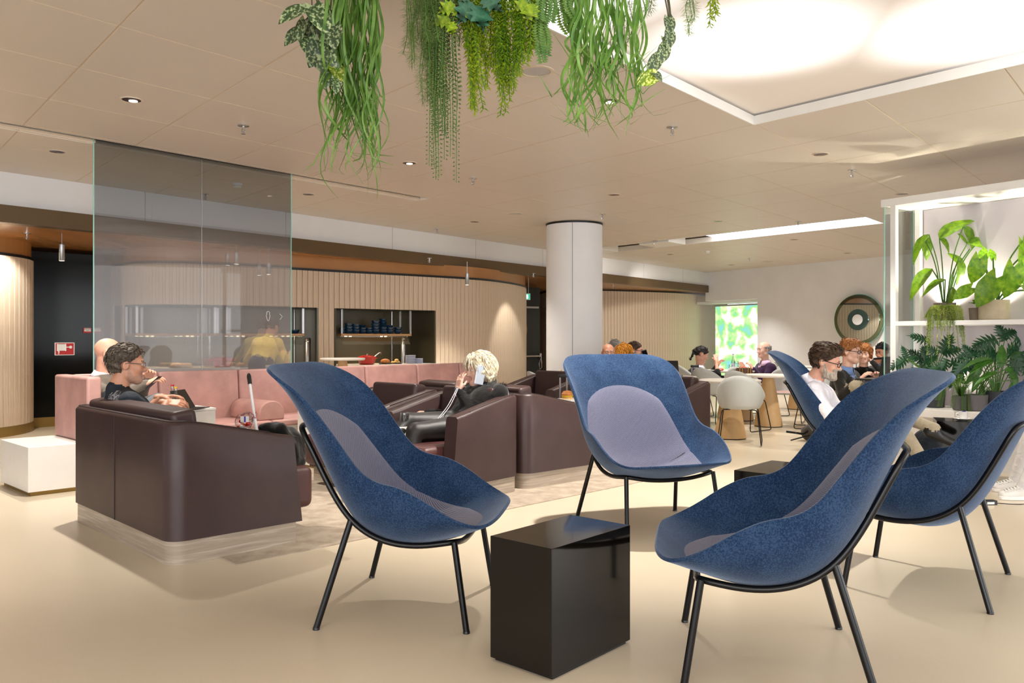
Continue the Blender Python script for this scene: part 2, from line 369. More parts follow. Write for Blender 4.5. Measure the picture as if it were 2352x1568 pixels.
# slot channel above the glass screen
g = G(); wallstrip(g, LP(-9, 2.30), LP(4, 2.30), H-0.002, H+0.12, 0.01); wallstrip(g, LP(4.0, 2.04), LP(4.0, 2.30), H-0.002, H+0.12, 0.01); g.prism([tuple(LP(q[0], q[1])) for q in ((-9, 2.04), (4, 2.04), (4, 2.32), (-9, 2.32))], H+0.045, H+0.06)
struct(g.obj('trim_4', M_WMETAL, smooth=False), 'white lining of the ceiling slot over the glass screen', 'trim')
# ---- bulkhead and bronze fascia
FD = Vector((0.617, 0.787)).normalized(); FN = Vector((FD.y, -FD.x)); FC = Vector((5.16, 21.9)); FS = FC-FD*30
def strip_obj(name, p, q, off, th, z0, z1, m):
    g = G(); a = p+FN*off; b = q+FN*off
    g.prism([(a.x, a.y), (b.x, b.y), (b.x-FN.x*th, b.y-FN.y*th), (a.x-FN.x*th, a.y-FN.y*th)], z0, z1); return g.obj(name, m, smooth=False)
struct(strip_obj('wall_bulkhead', FS, FC, 0, 0.1, 2.5, H+0.05, M_BAND), 'white bulkhead band above the bronze fascia', 'wall')
for k in range(9):   # hairline panel joints in the bulkhead
    p = FS+FD*(12.6+2.0*k); g = G(); a = p+FN*0.002; g.prism([(a.x, a.y), (a.x+FD.x*0.006, a.y+FD.y*0.006), (a.x+FD.x*0.006-FN.x*0.01, a.y+FD.y*0.006-FN.y*0.01), (a.x-FN.x*0.01, a.y-FN.y*0.01)], 2.573, H)
    struct(g.obj('trim_%d' % (10+k), mat('joint_grey_%d' % k, rgb(168, 164, 160), 0.7), smooth=False), 'hairline joint in the white bulkhead', 'trim')
fas = struct(strip_obj('trim_5', FS, FC+FD*0.05, 0.06, 0.16, ZC-0.02, 2.572, M_BRONZE), 'bronze brown fascia running along the canopy edge', 'trim')
g = G(); a = FS; b = FC+FD*3; g.prism([(a.x, a.y), (b.x, b.y), (b.x-FN.x*11, b.y-FN.y*11), (a.x-FN.x*11, a.y-FN.y*11)], ZC, ZC+0.05)
struct(g.obj('ceiling_canopy', M_CANOPY, smooth=False), 'low glossy brown canopy ceiling over the buffet', 'ceiling')
g = G()
for a, b in (((-14, 6), (-9.5, 15.5)), ((-9.5, 15.5), (1.0, 24.5)), ((1.0, 24.5), (5.0, 26.5))): wallstrip(g, a, b, 0, H+0.2, 0.1)
struct(g.obj('wall_enclosing', M_DARKVOID, smooth=False), 'dark enclosing wall behind the timber islands', 'wall')  # dark wall added to stop world light leaking in behind the timber
# ---- timber walls of single boards
_bm = {}
def board_mesh(z0, z1, w=0.082, th=0.022):
    k = (z0, z1)
    if k not in _bm:
        c = 0.005; h = w/2
        sec = [(-h, 0.0), (-h, -th+c), (-h+c, -th), (h-c, -th), (h, -th+c), (h, 0.0)]
        g = G(); g.prism([(p[0], p[1]) for p in sec], z0, z1); _bm[k] = g.mesh('board', M_BOARD, smooth=False)
    return _bm[k]
class Path:
    def __init__(s, pts, n=20):
        s.p = cat_rom([(x, y, 0) for x, y in pts], n); s.l = [0]
        for a, b in zip(s.p, s.p[1:]): s.l.append(s.l[-1]+(b-a).length)
    def at(s, d):
        d = max(0, min(d, s.l[-1]-1e-6)); i = 0
        while s.l[i+1] < d: i += 1
        a, b = s.p[i], s.p[i+1]; t = (d-s.l[i])/max(1e-9, s.l[i+1]-s.l[i]); return a.lerp(b, t), (b-a).normalized()
    def find(s, px):
        best = None
        for k in range(int(s.l[-1]/0.02)):
            p, t = s.at(k*0.02)
            if p.y > 0.5:
                e = abs(p.x/p.y-ray(px))
                if best is None or e < best[0]-1e-6: best = (e, k*0.02)
        return best[1]
def timber(name, label, pts, zt, niches=(), pitch=0.087, plinth=True):
    P = Path(pts); n = int(P.l[-1]/pitch)
    root = G()
    for k in range(n):
        a, _ = P.at(k*pitch); b, _ = P.at((k+1)*pitch); m = (k+0.5)*pitch
        inn = [q for q in niches if q[0] < m < q[1]]
        t = (b-a).normalized(); nn = Vector((-t.y, t.x, 0))*0.04
        for z0, z1 in ([(0, inn[0][2]-0.075), (inn[0][3], zt)] if inn else [(0, zt)]):
            root.prism([(a.x, a.y), (b.x, b.y), (b.x+nn.x, b.y+nn.y), (a.x+nn.x, a.y+nn.y)], z0, z1)
    w = struct(root.obj(name, M_BOARDEDGE, smooth=False), label, 'wall')
    for k in range(n):
        p, t = P.at((k+0.5)*pitch); m = (k+0.5)*pitch
        inn = [q for q in niches if q[0] < m < q[1]]
        for z0, z1 in ([(0.12, inn[0][2]-0.075), (inn[0][3], zt)] if inn else [(0.12 if plinth else 0, zt)]):
            o = inst('board', board_mesh(round(z0, 3), round(z1, 3)), w); o.location = (p.x, p.y, 0); o.rotation_euler = (0, 0, atan2(t.y, t.x))
    step = 0.12; g1 = G(); g2 = G(); g3 = G(); q = int(P.l[-1]/step)
    for k in range(q):
        a, ta = P.at(k*step); b, tb = P.at(min((k+1)*step, P.l[-1])); na = Vector((ta.y, -ta.x, 0)); nb = Vector((tb.y, -tb.x, 0))
        def st(gg, o1, o2, z0, z1):
            A, B, C_, D = a+na*o1, b+nb*o1, b+nb*o2, a+na*o2; gg.prism([(A.x, A.y), (B.x, B.y), (C_.x, C_.y), (D.x, D.y)], z0, z1)
        st(g1, 0.026, -0.05, zt, zt+0.035); st(g2, 0.03, -0.02, 0, 0.118); st(g3, 0.0, -0.05, zt+0.035, ZC)  # black cap drawn as the shadow line above the boards
    g1.obj('shadow_line_cap', M_BLACKPL, w, smooth=False); g3.obj('canopy_infill', M_CANOPY, w, smooth=False)  # added upright infill that reads as the lit canopy above the wall
    if plinth: g2.obj('plinth', M_BRASS, w, smooth=False)
    return w, P
main_pts = [(-5.75, 12.6), (-5.75, 11.9), (-5.3, 11.35), (-4.75, 11.25), (-4.03, 11.55), (-3.22, 12.1), (-2.68, 12.55), (-1.71, 13.3), (-.94, 13.95), (-.45, 14.5), (-.03, 15.4), (.22, 16.3), (.28, 17.2)]
PM = Path(main_pts)
ZN0, ZN1 = 0.775, 1.645
NA = (PM.find(771), PM.find(997)); NB = (PM.find(262), PM.find(728))
wall_main, PM = timber('wall_buffet', 'curved pale timber board wall with buffet niches', main_pts, ZW, [(NA[0], NA[1], ZN0, ZN1), (NB[0], NB[1], ZN0, ZN1)])
r0 = 1.15; cc = Vector((-6.27, 10.8))-Vector((0.865, 0.502))*r0
timber('wall_entry', 'rounded pale timber wall end at the far left', [(cc.x+r0*cos(a), cc.y+r0*sin(a)) for a in [radians(q) for q in range(230, 410, 12)]], ZW)
def up(px, d): return (ray(px)*d, d)
def up2(l): return [up(*q) for q in l]
timber('wall_cafe', 'long pale timber board wall behind the cafe tables', up2([(1236, 22.6), (1262, 21.3), (1320, 20.6), (1388, 20.7), (1502, 21.3), (1573, 22.0), (1621, 23.2), (1672, 24.6)]), 2.365, pitch=0.087)
# dark glazed lobby beside the curved wall
g = G(); wallstrip(g, (-6.55, 10.85), (-5.72, 11.62), 0.13, 2.35, 0.03); struct(g.obj('wall_lobby', M_DARKGLASS, smooth=False), 'dark glass lobby wall with red fire signs', 'wall')
g = G(); wallstrip(g, (-6.56, 10.83), (-5.72, 11.60), 0, 0.13, 0.05); struct(g.obj('baseboard_lobby', M_BRASS, smooth=False), 'brass base under the dark glass', 'baseboard')
# dark door between the timber walls, with push bar, closer and vision panel
def door_far():
    p, q = Vector(up(1196, 18.6)), Vector(up(1240, 18.9)); t = (q-p).normalized()
    root = empty('door_1', (p.x, p.y, 0), atan2(t.y, t.x)); struct(root, 'black escape door with steel push bar', 'door'); L = (q-p).length
    g = G(); g.box(0, L, 0, 0.06, 0, 2.34); g.obj('door_leaf', M_DARKVOID, root, smooth=False)
    g = G(); g.box(0.02, L-0.06, -0.05, -0.01, 1.86, 1.91); g.obj('door_closer', M_STEEL, root, smooth=False, bevel=0.008)
    g = G(); g.tube([(0.02, -0.06, 0.78), (L-0.05, -0.06, 0.78)], 0.022, 8); g.box(L-0.06, L-0.01, -0.08, 0, 0.70, 0.84); pb = g.obj('push_bar', M_CHROME, root)
    g = G(); g.tube([(L-0.03, -0.09, 0.76), (L-0.09, -0.09, 0.6), (L-0.06, -0.09, 0.48), (L-0.01, -0.09, 0.52), (L-0.02, -0.09, 0.7)], 0.009, 6); g.obj('pull_loop', M_CHROME, pb)
    g = G(); g.tube([(0.03+0.13*cos(a), -0.012, 1.38+0.19*sin(a)) for a in [2*pi*k/24 for k in range(24)]], 0.012, 6, closed=True); g.obj('vision_ring', M_BRASS, root)
    g = G(); g.lathe([(0.0, 0), (0.12, 0)], 24, M=Matrix.Translation((0.03, -0.006, 1.38)) @ Matrix.Rotation(pi/2, 4, 'X'), caps=False); g.obj('vision_pane', M_CHROME, root)
door_far()
# ---- white end wall with picture window and opening
WD = Vector((0.534, -0.8455)).normalized(); WN = Vector((-WD.y, WD.x))
def wp(px):
    r = ray(px); t = (r*FC.y-FC.x)/(WD.x-r*WD.y); return t
tw0, tw1 = wp(1626), wp(1740)
def wq(t, o=0.0): p = FC+WD*t+WN*o; return (p.x, p.y)
g = G()
g.prism([wq(tw1), wq(16), wq(16, 0.2), wq(tw1, 0.2)], 0, H+0.05)
g.prism([wq(-0.05), wq(tw1), wq(tw1, 0.2), wq(-0.05, 0.2)], 2.16, H+0.05)
struct(g.obj('wall_right', M_WHITE, smooth=False), 'plain white end wall with the round mirror', 'wall')
g = G(); g.prism([wq(tw0-0.6, 0.2), wq(tw1+0.05, 0.2), wq(tw1+0.05, 0.75), wq(tw0-0.6, 0.75)], 2.10, 2.16); g.prism([wq(tw1, 0.2), wq(tw1+0.06, 0.2), wq(tw1+0.06, 0.75), wq(tw1, 0.75)], 0, 2.16)
struct(g.obj('trim_6', M_WHITE, smooth=False), 'white reveal around the picture window', 'trim')
def m_picture():
    x = NT('backlit_foliage_print'); v = x.co((1, 1, 1))
    f = x.noise(3.2, 2.5, v, 0.45, 0.2)
    a = x.ramp(f, [(0.30, (0.22, 0.55, 0.62, 1)), (0.42, (0.26, 0.62, 0.20, 1)), (0.51, (0.62, 0.85, 0.38, 1)), (0.57, (1, 1, 0.98, 1))])
    e = x.n('ShaderNodeEmission'); e.inputs[1].default_value = 1.15; x.l(a, e.inputs[0]); x.l(e.outputs[0], x.out.inputs[0]); return x.m
wroot = empty('window_1', (*wq(tw0-0.35, 0.62), 0), atan2(WD.y, WD.x)); struct(wroot, 'tall window glowing with blurred green foliage', 'window')
wl = (tw1-tw0)+0.5
g = G(); g.box(0, wl, 0.02, 0.05, 0.06, 2.04); g.obj('pane', m_picture(), wroot, smooth=False)
g = G(); g.box(0, wl, -0.01, 0.06, 2.04, 2.08); g.box(0, wl, -0.01, 0.06, 0, 0.06); g.box(wl-0.03, wl, -0.01, 0.06, 0, 2.08); g.obj('frame', M_STEEL, wroot, smooth=False)
# ---- column
g = G(); g.lathe([(0.425, 0), (0.425, H-0.02)], 64); colm = struct(g.obj('column', M_WHITE, loc=(0.945, 12.55, 0)), 'round white column in the middle of the lounge', 'column')
g = G(); g.lathe([(0.432, H-0.03), (0.432, H-0.004)], 64); g.obj('shadow_ring', M_BLACKPL, colm)
g = G(); a0 = radians(262); g.box(-0.003, 0.003, -0.004, 0.004, 0, H-0.03, Matrix.Translation((0.4255*cos(a0), 0.4255*sin(a0), 0)) @ Matrix.Rotation(a0+pi/2, 4, 'Z')); g.obj('joint', mat('column_joint', rgb(130, 130, 130), 0.7), colm)
# ================================================================== CEILING FITTINGS
SC = 1.211
dl_pos = [(-2.273, 4.941, 'beside the left tray slot corner'), (-3.475, 6.319, ''), (-0.836, 6.728, ''), (-2.02, 8.201, ''), (-0.459, 10.143, ''), (1.017, 8.226, ''), (2.391, 6.409, ''), (2.521, 10.105, ''), (3.856, 8.176, ''), (0.591, 4.969, ''), (4.09, 11.991, ''), (2.706, 14.126, ''), (4.286, 16.156, ''), (5.636, 13.907, '')]
dl_lab = ['lit recessed downlight at upper left, left of the hanging grass', 'recessed downlight left of the glass screen', 'recessed downlight just right of the long bead-like hanging plant tips', 'recessed downlight right of the glass screen top corner', 'recessed downlight above the low canopy, left of the column', 'recessed downlight above and right of the column top',
 'recessed downlight below the tray corner at right', 'recessed downlight in line with the far lamp panel left end', 'recessed downlight just above the plant rack beam', 'lit recessed downlight behind the curly hanging grass tips', 'small far downlight under the middle of the far lamp panel', 'small far downlight beside the far ceiling units', 'farthest small downlight near the white end wall corner', 'small far downlight left of the plant rack post']
M_DLR = mat('downlight_reflector', rgb(70, 44, 36), 0.25, 0.7); M_DLB = m_emit('downlight_bulb', (1, 0.86, 0.7, 1), 14.0)
g = G(); g.lathe([(0.062, -0.003), (0.078, -0.006), (0.078, 0.0), (0.062, 0.0)], 28, caps=False); ring_me = g.mesh('trim_ring', M_PANELEDGE)
g = G(); g.lathe([(0.066, -0.0035), (0.05, -0.003), (0.0, -0.003)], 28, caps=False); refl_me = g.mesh('reflector', M_DLR)
g = G(); g.lathe([(0.0, -0.0048), (0.03, -0.0045)], 20, c=(0, 0.028, 0), caps=False); bulb_me = g.mesh('bulb', M_DLB)
def spot(name, loc, power, ang=95, blend=0.6, size=0.04, col=(1, 0.94, 0.86), aim=None, parent=None):
    l = bpy.data.lights.new(name, 'SPOT'); l.energy = power; l.spot_size = radians(ang); l.spot_blend = blend; l.shadow_soft_size = size; l.color = col
    o = bpy.data.objects.new(name, l); COL.objects.link(o); o.location = loc; o.parent = parent
    if aim is not None:
        d = Vector(aim)-Vector(loc); o.rotation_euler = d.to_track_quat('-Z', 'Y').to_euler()
    return o
g = G(); g.lathe([(0.0, -0.0048), (0.024, -0.0045)], 20, c=(0, 0.03, 0), caps=False); lens_me = g.mesh('bulb', mat('dim_lens', rgb(120, 100, 90), 0.2, 0.5))
for k, (x, y, _) in enumerate(dl_pos):
    e = empty('downlight', (x*SC, y*SC, H)); tag(e, dl_lab[k], 'ceiling light', 'recessed downlights in the tan ceiling')
    inst('trim_ring', ring_me, e); inst('reflector', refl_me, e); inst('bulb', bulb_me if k in (0, 2, 9) else lens_me, e)
    spot('downlight_beam', (0, 0, -0.02), {9: 470, 0: 260, 1: 200, 6: 170, 2: 170, 3: 170, 5: 150, 12: 180, 13: 230, 10: 190, 8: 200, 7: 190}.get(k, 130), parent=e)
# sprinklers
sp_pos = [(-1.799, 5.54, 'sprinkler left of the hanging grass'), (1.082, 5.586, 'sprinkler between the plants and the tray corner'), (2.888, 7.026, 'sprinkler on the leaf-shadowed ceiling at right'), (-0.349, 7.372, 'sprinkler right of the bead-like plant tips'), (1.044, 9.534, 'sprinkler just over the column top'), (-0.981, 10.835, 'sprinkler above the white bulkhead at centre'), (2.098, 12.153, 'sprinkler left of the far lamp panel'), (3.507, 10.143, 'sprinkler right above the far lamp panel'), (4.252, 14.824, 'tiny sprinkler under the far lamp panel'), (-3.039, 8.201, 'sprinkler seen through the glass screen')]
g = G(); g.lathe([(0.0, -0.001), (0.045, -0.001), (0.045, -0.006), (0.0, -0.012)], 20, caps=False); pl_me = g.mesh('cover_plate', M_CHROME)
g = G(); g.lathe([(0.012, -0.008), (0.012, -0.03), (0.007, -0.032), (0.007, -0.055), (0.0, -0.06)], 12, caps=False); g.lathe([(0.0, -0.066), (0.018, -0.066), (0.018, -0.07), (0, -0.07)], 12, caps=False); g.tube([(0.012, 0, -0.03), (0.014, 0, -0.05), (0.004, 0, -0.066)], 0.003, 5); g.tube([(-0.012, 0, -0.03), (-0.014, 0, -0.05), (-0.004, 0, -0.066)], 0.003, 5); hd_me = g.mesh('sprinkler_head', M_CHROME)
def sprinkler(x, y, z, lab):
    e = empty('sprinkler', (x, y, z)); tag(e, lab, 'sprinkler', 'ceiling sprinklers'); inst('cover_plate', pl_me, e); inst('sprinkler_head', hd_me, e)
for x, y, l in sp_pos: sprinkler(x*SC, y*SC, H, l)
for px, d, l in ((62, 9.6, 'sprinkler under the canopy by the curved timber wall'), (986, 12.6, 'sprinkler under the canopy above the buffet niche'), (1225, 15.6, 'sprinkler under the canopy near the exit sign'), (1408, 19.3, 'sprinkler under the canopy right of the column')):
    sprinkler(ray(px)*d, d, ZC, l)
# smoke detectors and flush speakers
g = G(); g.lathe([(0.055, 0), (0.055, -0.012), (0.045, -0.03), (0.04, -0.045), (0, -0.05)], 24, caps=False); sd1 = g.mesh('detector_body', M_WMETAL)
g = G(); g.lathe([(0.046, -0.026), (0.046, -0.03)], 24, caps=False); sd2 = g.mesh('detector_slot', M_BLACKPL)
for x, y, l in ((-2.531, 7.621, 'white smoke detector behind the top of the glass screen'), (3.204, 13.558, 'small white smoke detector below the far ceiling tray')):
    e = empty('smoke_detector', (x*SC, y*SC, H)); tag(e, l, 'smoke detector'); inst('detector_body', sd1, e); inst('detector_slot', sd2, e)
g = G(); g.lathe([(0.115, 0), (0.115, -0.006), (0.095, -0.008), (0.093, -0.003)], 32, caps=False); sk1 = g.mesh('bezel', M_PANELEDGE)
g = G(); g.lathe([(0.0, -0.006), (0.093, -0.004)], 32, caps=False); g.tube([(0, -0.01, -0.006), (0, 0.01, -0.006)], 0.003, 5); sk2 = g.mesh('grille', mat('speaker_grille', rgb(190, 186, 184), 0.5, bump=0.3, bs=900))
for x, y, l in ((0.13, 4.408, 'large round flush ceiling speaker behind the leafy hanging plants'), (0.035, 9.467, 'round flush ceiling speaker left above the column'), (4.763, 15.417, 'far round flush ceiling speaker over the end wall')):
    e = empty('ceiling_speaker', (x*SC, y*SC, H)); tag(e, l, 'speaker'); inst('bezel', sk1, e); inst('grille', sk2, e)
# pendant spots under the canopy
def pendant(px, d, zb, ln, lab, power):
    e = empty('pendant_spot', (ray(px)*d, d, zb)); tag(e, lab, 'lamp', 'cylindrical pendant spots under the canopy')
    g = G(); g.lathe([(0.028, 0.0), (0.03, 0.003), (0.03, ln), (0.0, ln)], 18, caps=False); g.obj('lamp_body', M_STEEL, e)
    g = G(); g.tube([(0, 0, ln), (0, 0, ZC-zb)], 0.005, 6); g.obj('rod', M_STEEL, e)
    g = G(); g.lathe([(0.0, 0.008), (0.028, 0.008)], 16, caps=False); g.obj('bulb', M_DLB, e)
    spot('pendant_beam', (0, 0, -0.01), power, 80, 0.5, 0.03, parent=e)
pendant(142, 9.6, 2.09, 0.19, 'steel cylinder pendant at left by the dark lobby', 45)
pendant(523, 11.0, 2.16, 0.15, 'left of two pendants blurred behind the glass screen', 30)
pendant(596, 11.3, 2.05, 0.15, 'right of two pendants blurred behind the glass screen', 30)
pendant(1073, 13.2, 2.04, 0.18, 'steel cylinder pendant in front of the bare timber wall', 70)
spot('buffet_fill', (ray(1195)*15.4+0.3, 14.6, 2.35), 60, 70, 0.4, 0.03, aim=(0.05, 15.3, 0.6))  # added spots without fittings, brightening the buffet and entry timber
spot('entry_fill', (-5.8, 9.6, 2.38), 90, 90, 0.5, 0.05, aim=(-6.4, 10.2, 0.8))
spot('cafe_fill', (3.3, 17.6, H-0.2), 90, 80, 0.9, 0.1, aim=(3.2, 21.2, 0.8))  # added pair of spots without fittings to lift the cafe wall
spot('cafe_fill', (1.9, 16.0, H-0.2), 90, 80, 0.9, 0.1, aim=(2.0, 20.4, 0.8))
# ================================================================== LOUNGE CHAIRS (felt shell on black steel)
CL = [(.42, .432), (.365, .395), (.2, .325), (.03, .285), (-.10, .30), (-.20, .37), (-.28, .49), (-.36, .66), (-.43, .82), (-.48, .93), (-.54, 1.02), (-.585, 1.075)]
RM = [(.41, .45), (.37, .462), (.255, .513), (.145, .565), (.05, .603), (-.04, .62), (-.118, .668), (-.198, .775), (-.288, .907), (-.36, .99), (-.445, 1.048), (-.53, 1.087)]
WD_ = [.36, .40, .435, .445, .44, .43, .42, .42, .43, .44, .44, .43]
def smooth1(a, n=9):
    k = np.ones(n)/n; return np.convolve(np.pad(a, n//2, mode='edge'), k, 'valid')
_fine = np.array([tuple(p)[:2] for p in cat_rom([(a, b, 0) for a, b in CL], 16)]); _rim = np.array([tuple(p)[:2] for p in cat_rom([(a, b, 0) for a, b in RM], 16)])
_fd = np.r_[0, np.cumsum(np.hypot(*np.diff(_fine, axis=0).T))]; _fd /= _fd[-1]
_wk = smooth1(np.interp(np.linspace(0, 11, len(_fd)), range(12), WD_), 25)
for _q in (_rim, _fine):
    for _c in (0, 1):
        e0, e1 = _q[0, _c], _q[-1, _c]; sm = smooth1(_q[:, _c], 13); sm[0] = e0; sm[-1] = e1; sm[1:6] = _q[1:6, _c]; sm[-6:-1] = _q[-6:-1, _c]; _q[:, _c] = sm
def shell(s, t, off=0.0):
    def raw(s, t):
        s = min(max(s, 0), 1); I = lambda A: float(np.interp(s, _fd, A))
        a = t*pi/2; q = 1-cos(a); sg = math.copysign(abs(sin(a))**0.95, a); cy, cz, ry, rz = I(_fine[:, 0]), I(_fine[:, 1]), I(_rim[:, 0]), I(_rim[:, 1])
        return Vector((I(_wk)*sg, cy+(ry-cy)*q, cz+(rz-cz)*q))
    p = raw(s, t)
    if off:
        e = 0.004; a = raw(min(1, s+e), t)-raw(max(0, s-e), t); b = raw(s, t+e)-raw(s, t-e); n = a.cross(b)
        if n.length > 0: n.normalize()
        if n.y+n.z < 0 and abs(t) < 0.9: n = -n
        p = p+n*off
    return p
def squirc4(a, b, k): return a*sqrt(1-k*b**4/2), b*sqrt(1-k*a**4/2)
def squirc(a, b, k): return a*sqrt(1-k*b*b/2), b*sqrt(1-k*a*a/2)
def build_lounge():
    root = empty('lounge_chair')
    g = G()
    def fn(u, v):
        a, b = squirc4(u*2-1, v*2-1, 0.667); return shell((b+1)/2, a)
    g.grid(fn, 34, 52)
    o = g.obj('shell', M_FELT, root, ang=180)
    m = o.modifiers.new('thickness', 'SOLIDIFY'); m.thickness = 0.014; m.offset = 1.0 if False else -1.0
    bev(o, 0.004, 2).modifiers[-1].angle_limit = radians(60)
    g = G()
    def pf(u, v, h):
        a, b = squirc(u*2-1, v*2-1, 0.95); r = max(abs(u*2-1), abs(v*2-1)); s = 0.055+(b+1)/2*0.80
        wq_ = 0.585+0.06*sin(pi*min(1, max(0, (s-0.05)/0.82)))
        hh = h*(1-r**7)
        if h > 0: hh -= 0.012*math.exp(-((s-0.40)/0.012)**2)*(1-r**3)
        return shell(s, a*wq_, 0.004+hh)
    g.grid(lambda u, v: pf(u, v, 0.03), 26, 50)
    p = g.obj('seat_pad', M_PAD, root, ang=180)
    g = G(); g.tube([pf(u/24, (0.40-0.055)/0.80, 0.031)+Vector((0, 0, 0.001)) for u in range(2, 23)], 0.0016, 5); g.obj('stitch', M_SEAM, p)
    # frame tube hugging the shell
    T = 0.48; off = -0.014-0.008; P = []
    for k in range(15): P.append(shell(0.13+0.66*k/14, T, off))
    for k in range(1, 8): P.append(shell(0.79+0.015*sin(pi*k/8), T*(1-2*k/8), off))
    for k in range(15): P.append(shell(0.79-0.66*k/14, -T, off))
    for k in range(1, 8): P.append(shell(0.13-0.005*sin(pi*k/8), -T*(1-2*k/8), off))
    Q = [(P[i-1]+P[i]*2+P[(i+1) % len(P)])/4 for i in range(len(P))]
    g = G(); g.tube(cat_rom(Q, 3, True), 0.0125, 10, closed=True); g.obj('frame', M_BMETAL, root)
    for sx in (-1, 1):
        for (sa, foot) in ((0.12, (0.328, 0.31)), (0.425, (0.372, -0.31))):
            a = shell(sa+0.045 if sa > 0.3 else sa+0.02, T*sx, off); b = Vector((foot[0]*sx, foot[1], 0.006))
            g = G(); g.tube([a, a.lerp(b, 0.5), b], 0.0135, 12); lg = g.obj('leg', M_BMETAL, root)
            g = G(); g.lathe([(0.0145, 0), (0.0145, 0.008), (0.012, 0.012)], 12, c=(b.x, b.y, 0)); g.obj('foot_cap', M_BLACKPL, lg)
    return root
lc = build_lounge(); tag(lc, 'blue felt shell lounge chair left of the black cube, facing right', 'chair', 'blue felt lounge chairs')
lc.location = (-0.446, 3.726, 0); lc.rotation_euler[2] = face(-8)
dup(lc, (0.885, 5.31, 0), face(-70), 'blue felt lounge chair facing the camera behind the black cube')
dup(lc, (0.965, 3.108, 0), face(168), 'large blue felt lounge chair at right front, facing left')
dup(lc, (2.046, 4.077, 0), face(144), 'blue felt lounge chair cut by the right edge, seen from behind')
chair_man = (2.786, 7.0)
dup(lc, (2.786, 7.0, 0), face(-25), 'blue felt lounge chair holding the man in the white shirt')
# ================================================================== black cubes
def cube_table(poly, label, z=0.463):
    c = sum((Vector(p) for p in poly), Vector((0, 0)))/4
    e = empty('cube_table', (c.x, c.y, 0)); tag(e, label, 'side table', 'black lacquer cube tables')
    q = [(p[0]-c.x, p[1]-c.y) for p in poly]
    g = G(); g.prism(q, 0.012, z); g.obj('body', M_BLACK, e, smooth=False, bevel=0.002)
    g = G(); g.prism([(a*0.93, b*0.93) for a, b in q], 0, 0.012); g.obj('plinth', M_BLACKPL, e, smooth=False)
    return e
cube_table([(.139, 2.884), (.465, 3.253), (.244, 3.446), (-.081, 3.078)], 'glossy black cube table in front, left of the large blue chair')
cube_table([(1.456, 4.411), (1.782, 4.78), (1.562, 4.975), (1.236, 4.606)], 'glossy black cube table half hidden behind the large blue chair')
cube_table([(3.62, 7.05), (3.98, 6.86), (4.12, 7.2), (3.76, 7.39)], 'black cube table carrying the white coffee cup', 0.49)
# coffee cup and saucer
def lathe_obj(name, prof, m, loc, parent=None, n=24): g = G(); g.lathe(prof, n, caps=False); return g.obj(name, m, parent, loc=loc)
M_CHINA = mat('white_china', rgb(236, 234, 230), 0.15, coat=0.3, var=0.01)
cx, cy = 3.87, 7.1
sau = lathe_obj('saucer', [(0, 0.004), (0.03, 0.0), (0.05, 0.008), (0.078, 0.018), (0.076, 0.02), (0.05, 0.012), (0, 0.008)], M_CHINA, (cx, cy, 0.49)); tag(sau, 'white saucer under the coffee cup on the black cube', 'saucer')
cup = empty('coffee_cup', (cx, cy, 0.50)); tag(cup, 'white coffee cup standing on its saucer', 'cup')
lathe_obj('cup_body', [(0, 0), (0.026, 0.0), (0.036, 0.012), (0.04, 0.066), (0.038, 0.066), (0.034, 0.014), (0, 0.01)], M_CHINA, (0, 0, 0), cup)
g = G(); g.tube([(-0.037, 0, 0.052), (-0.058, 0, 0.05), (-0.06, 0, 0.03), (-0.036, 0, 0.022)], 0.0045, 8); g.obj('handle', M_CHINA, cup)
g = G(); g.ell((0.01, 0, 0.064), (0.016, 0.012, 0.008)); g.obj('wrapper', mat('blue_foil', rgb(40, 50, 140), 0.3), cup)
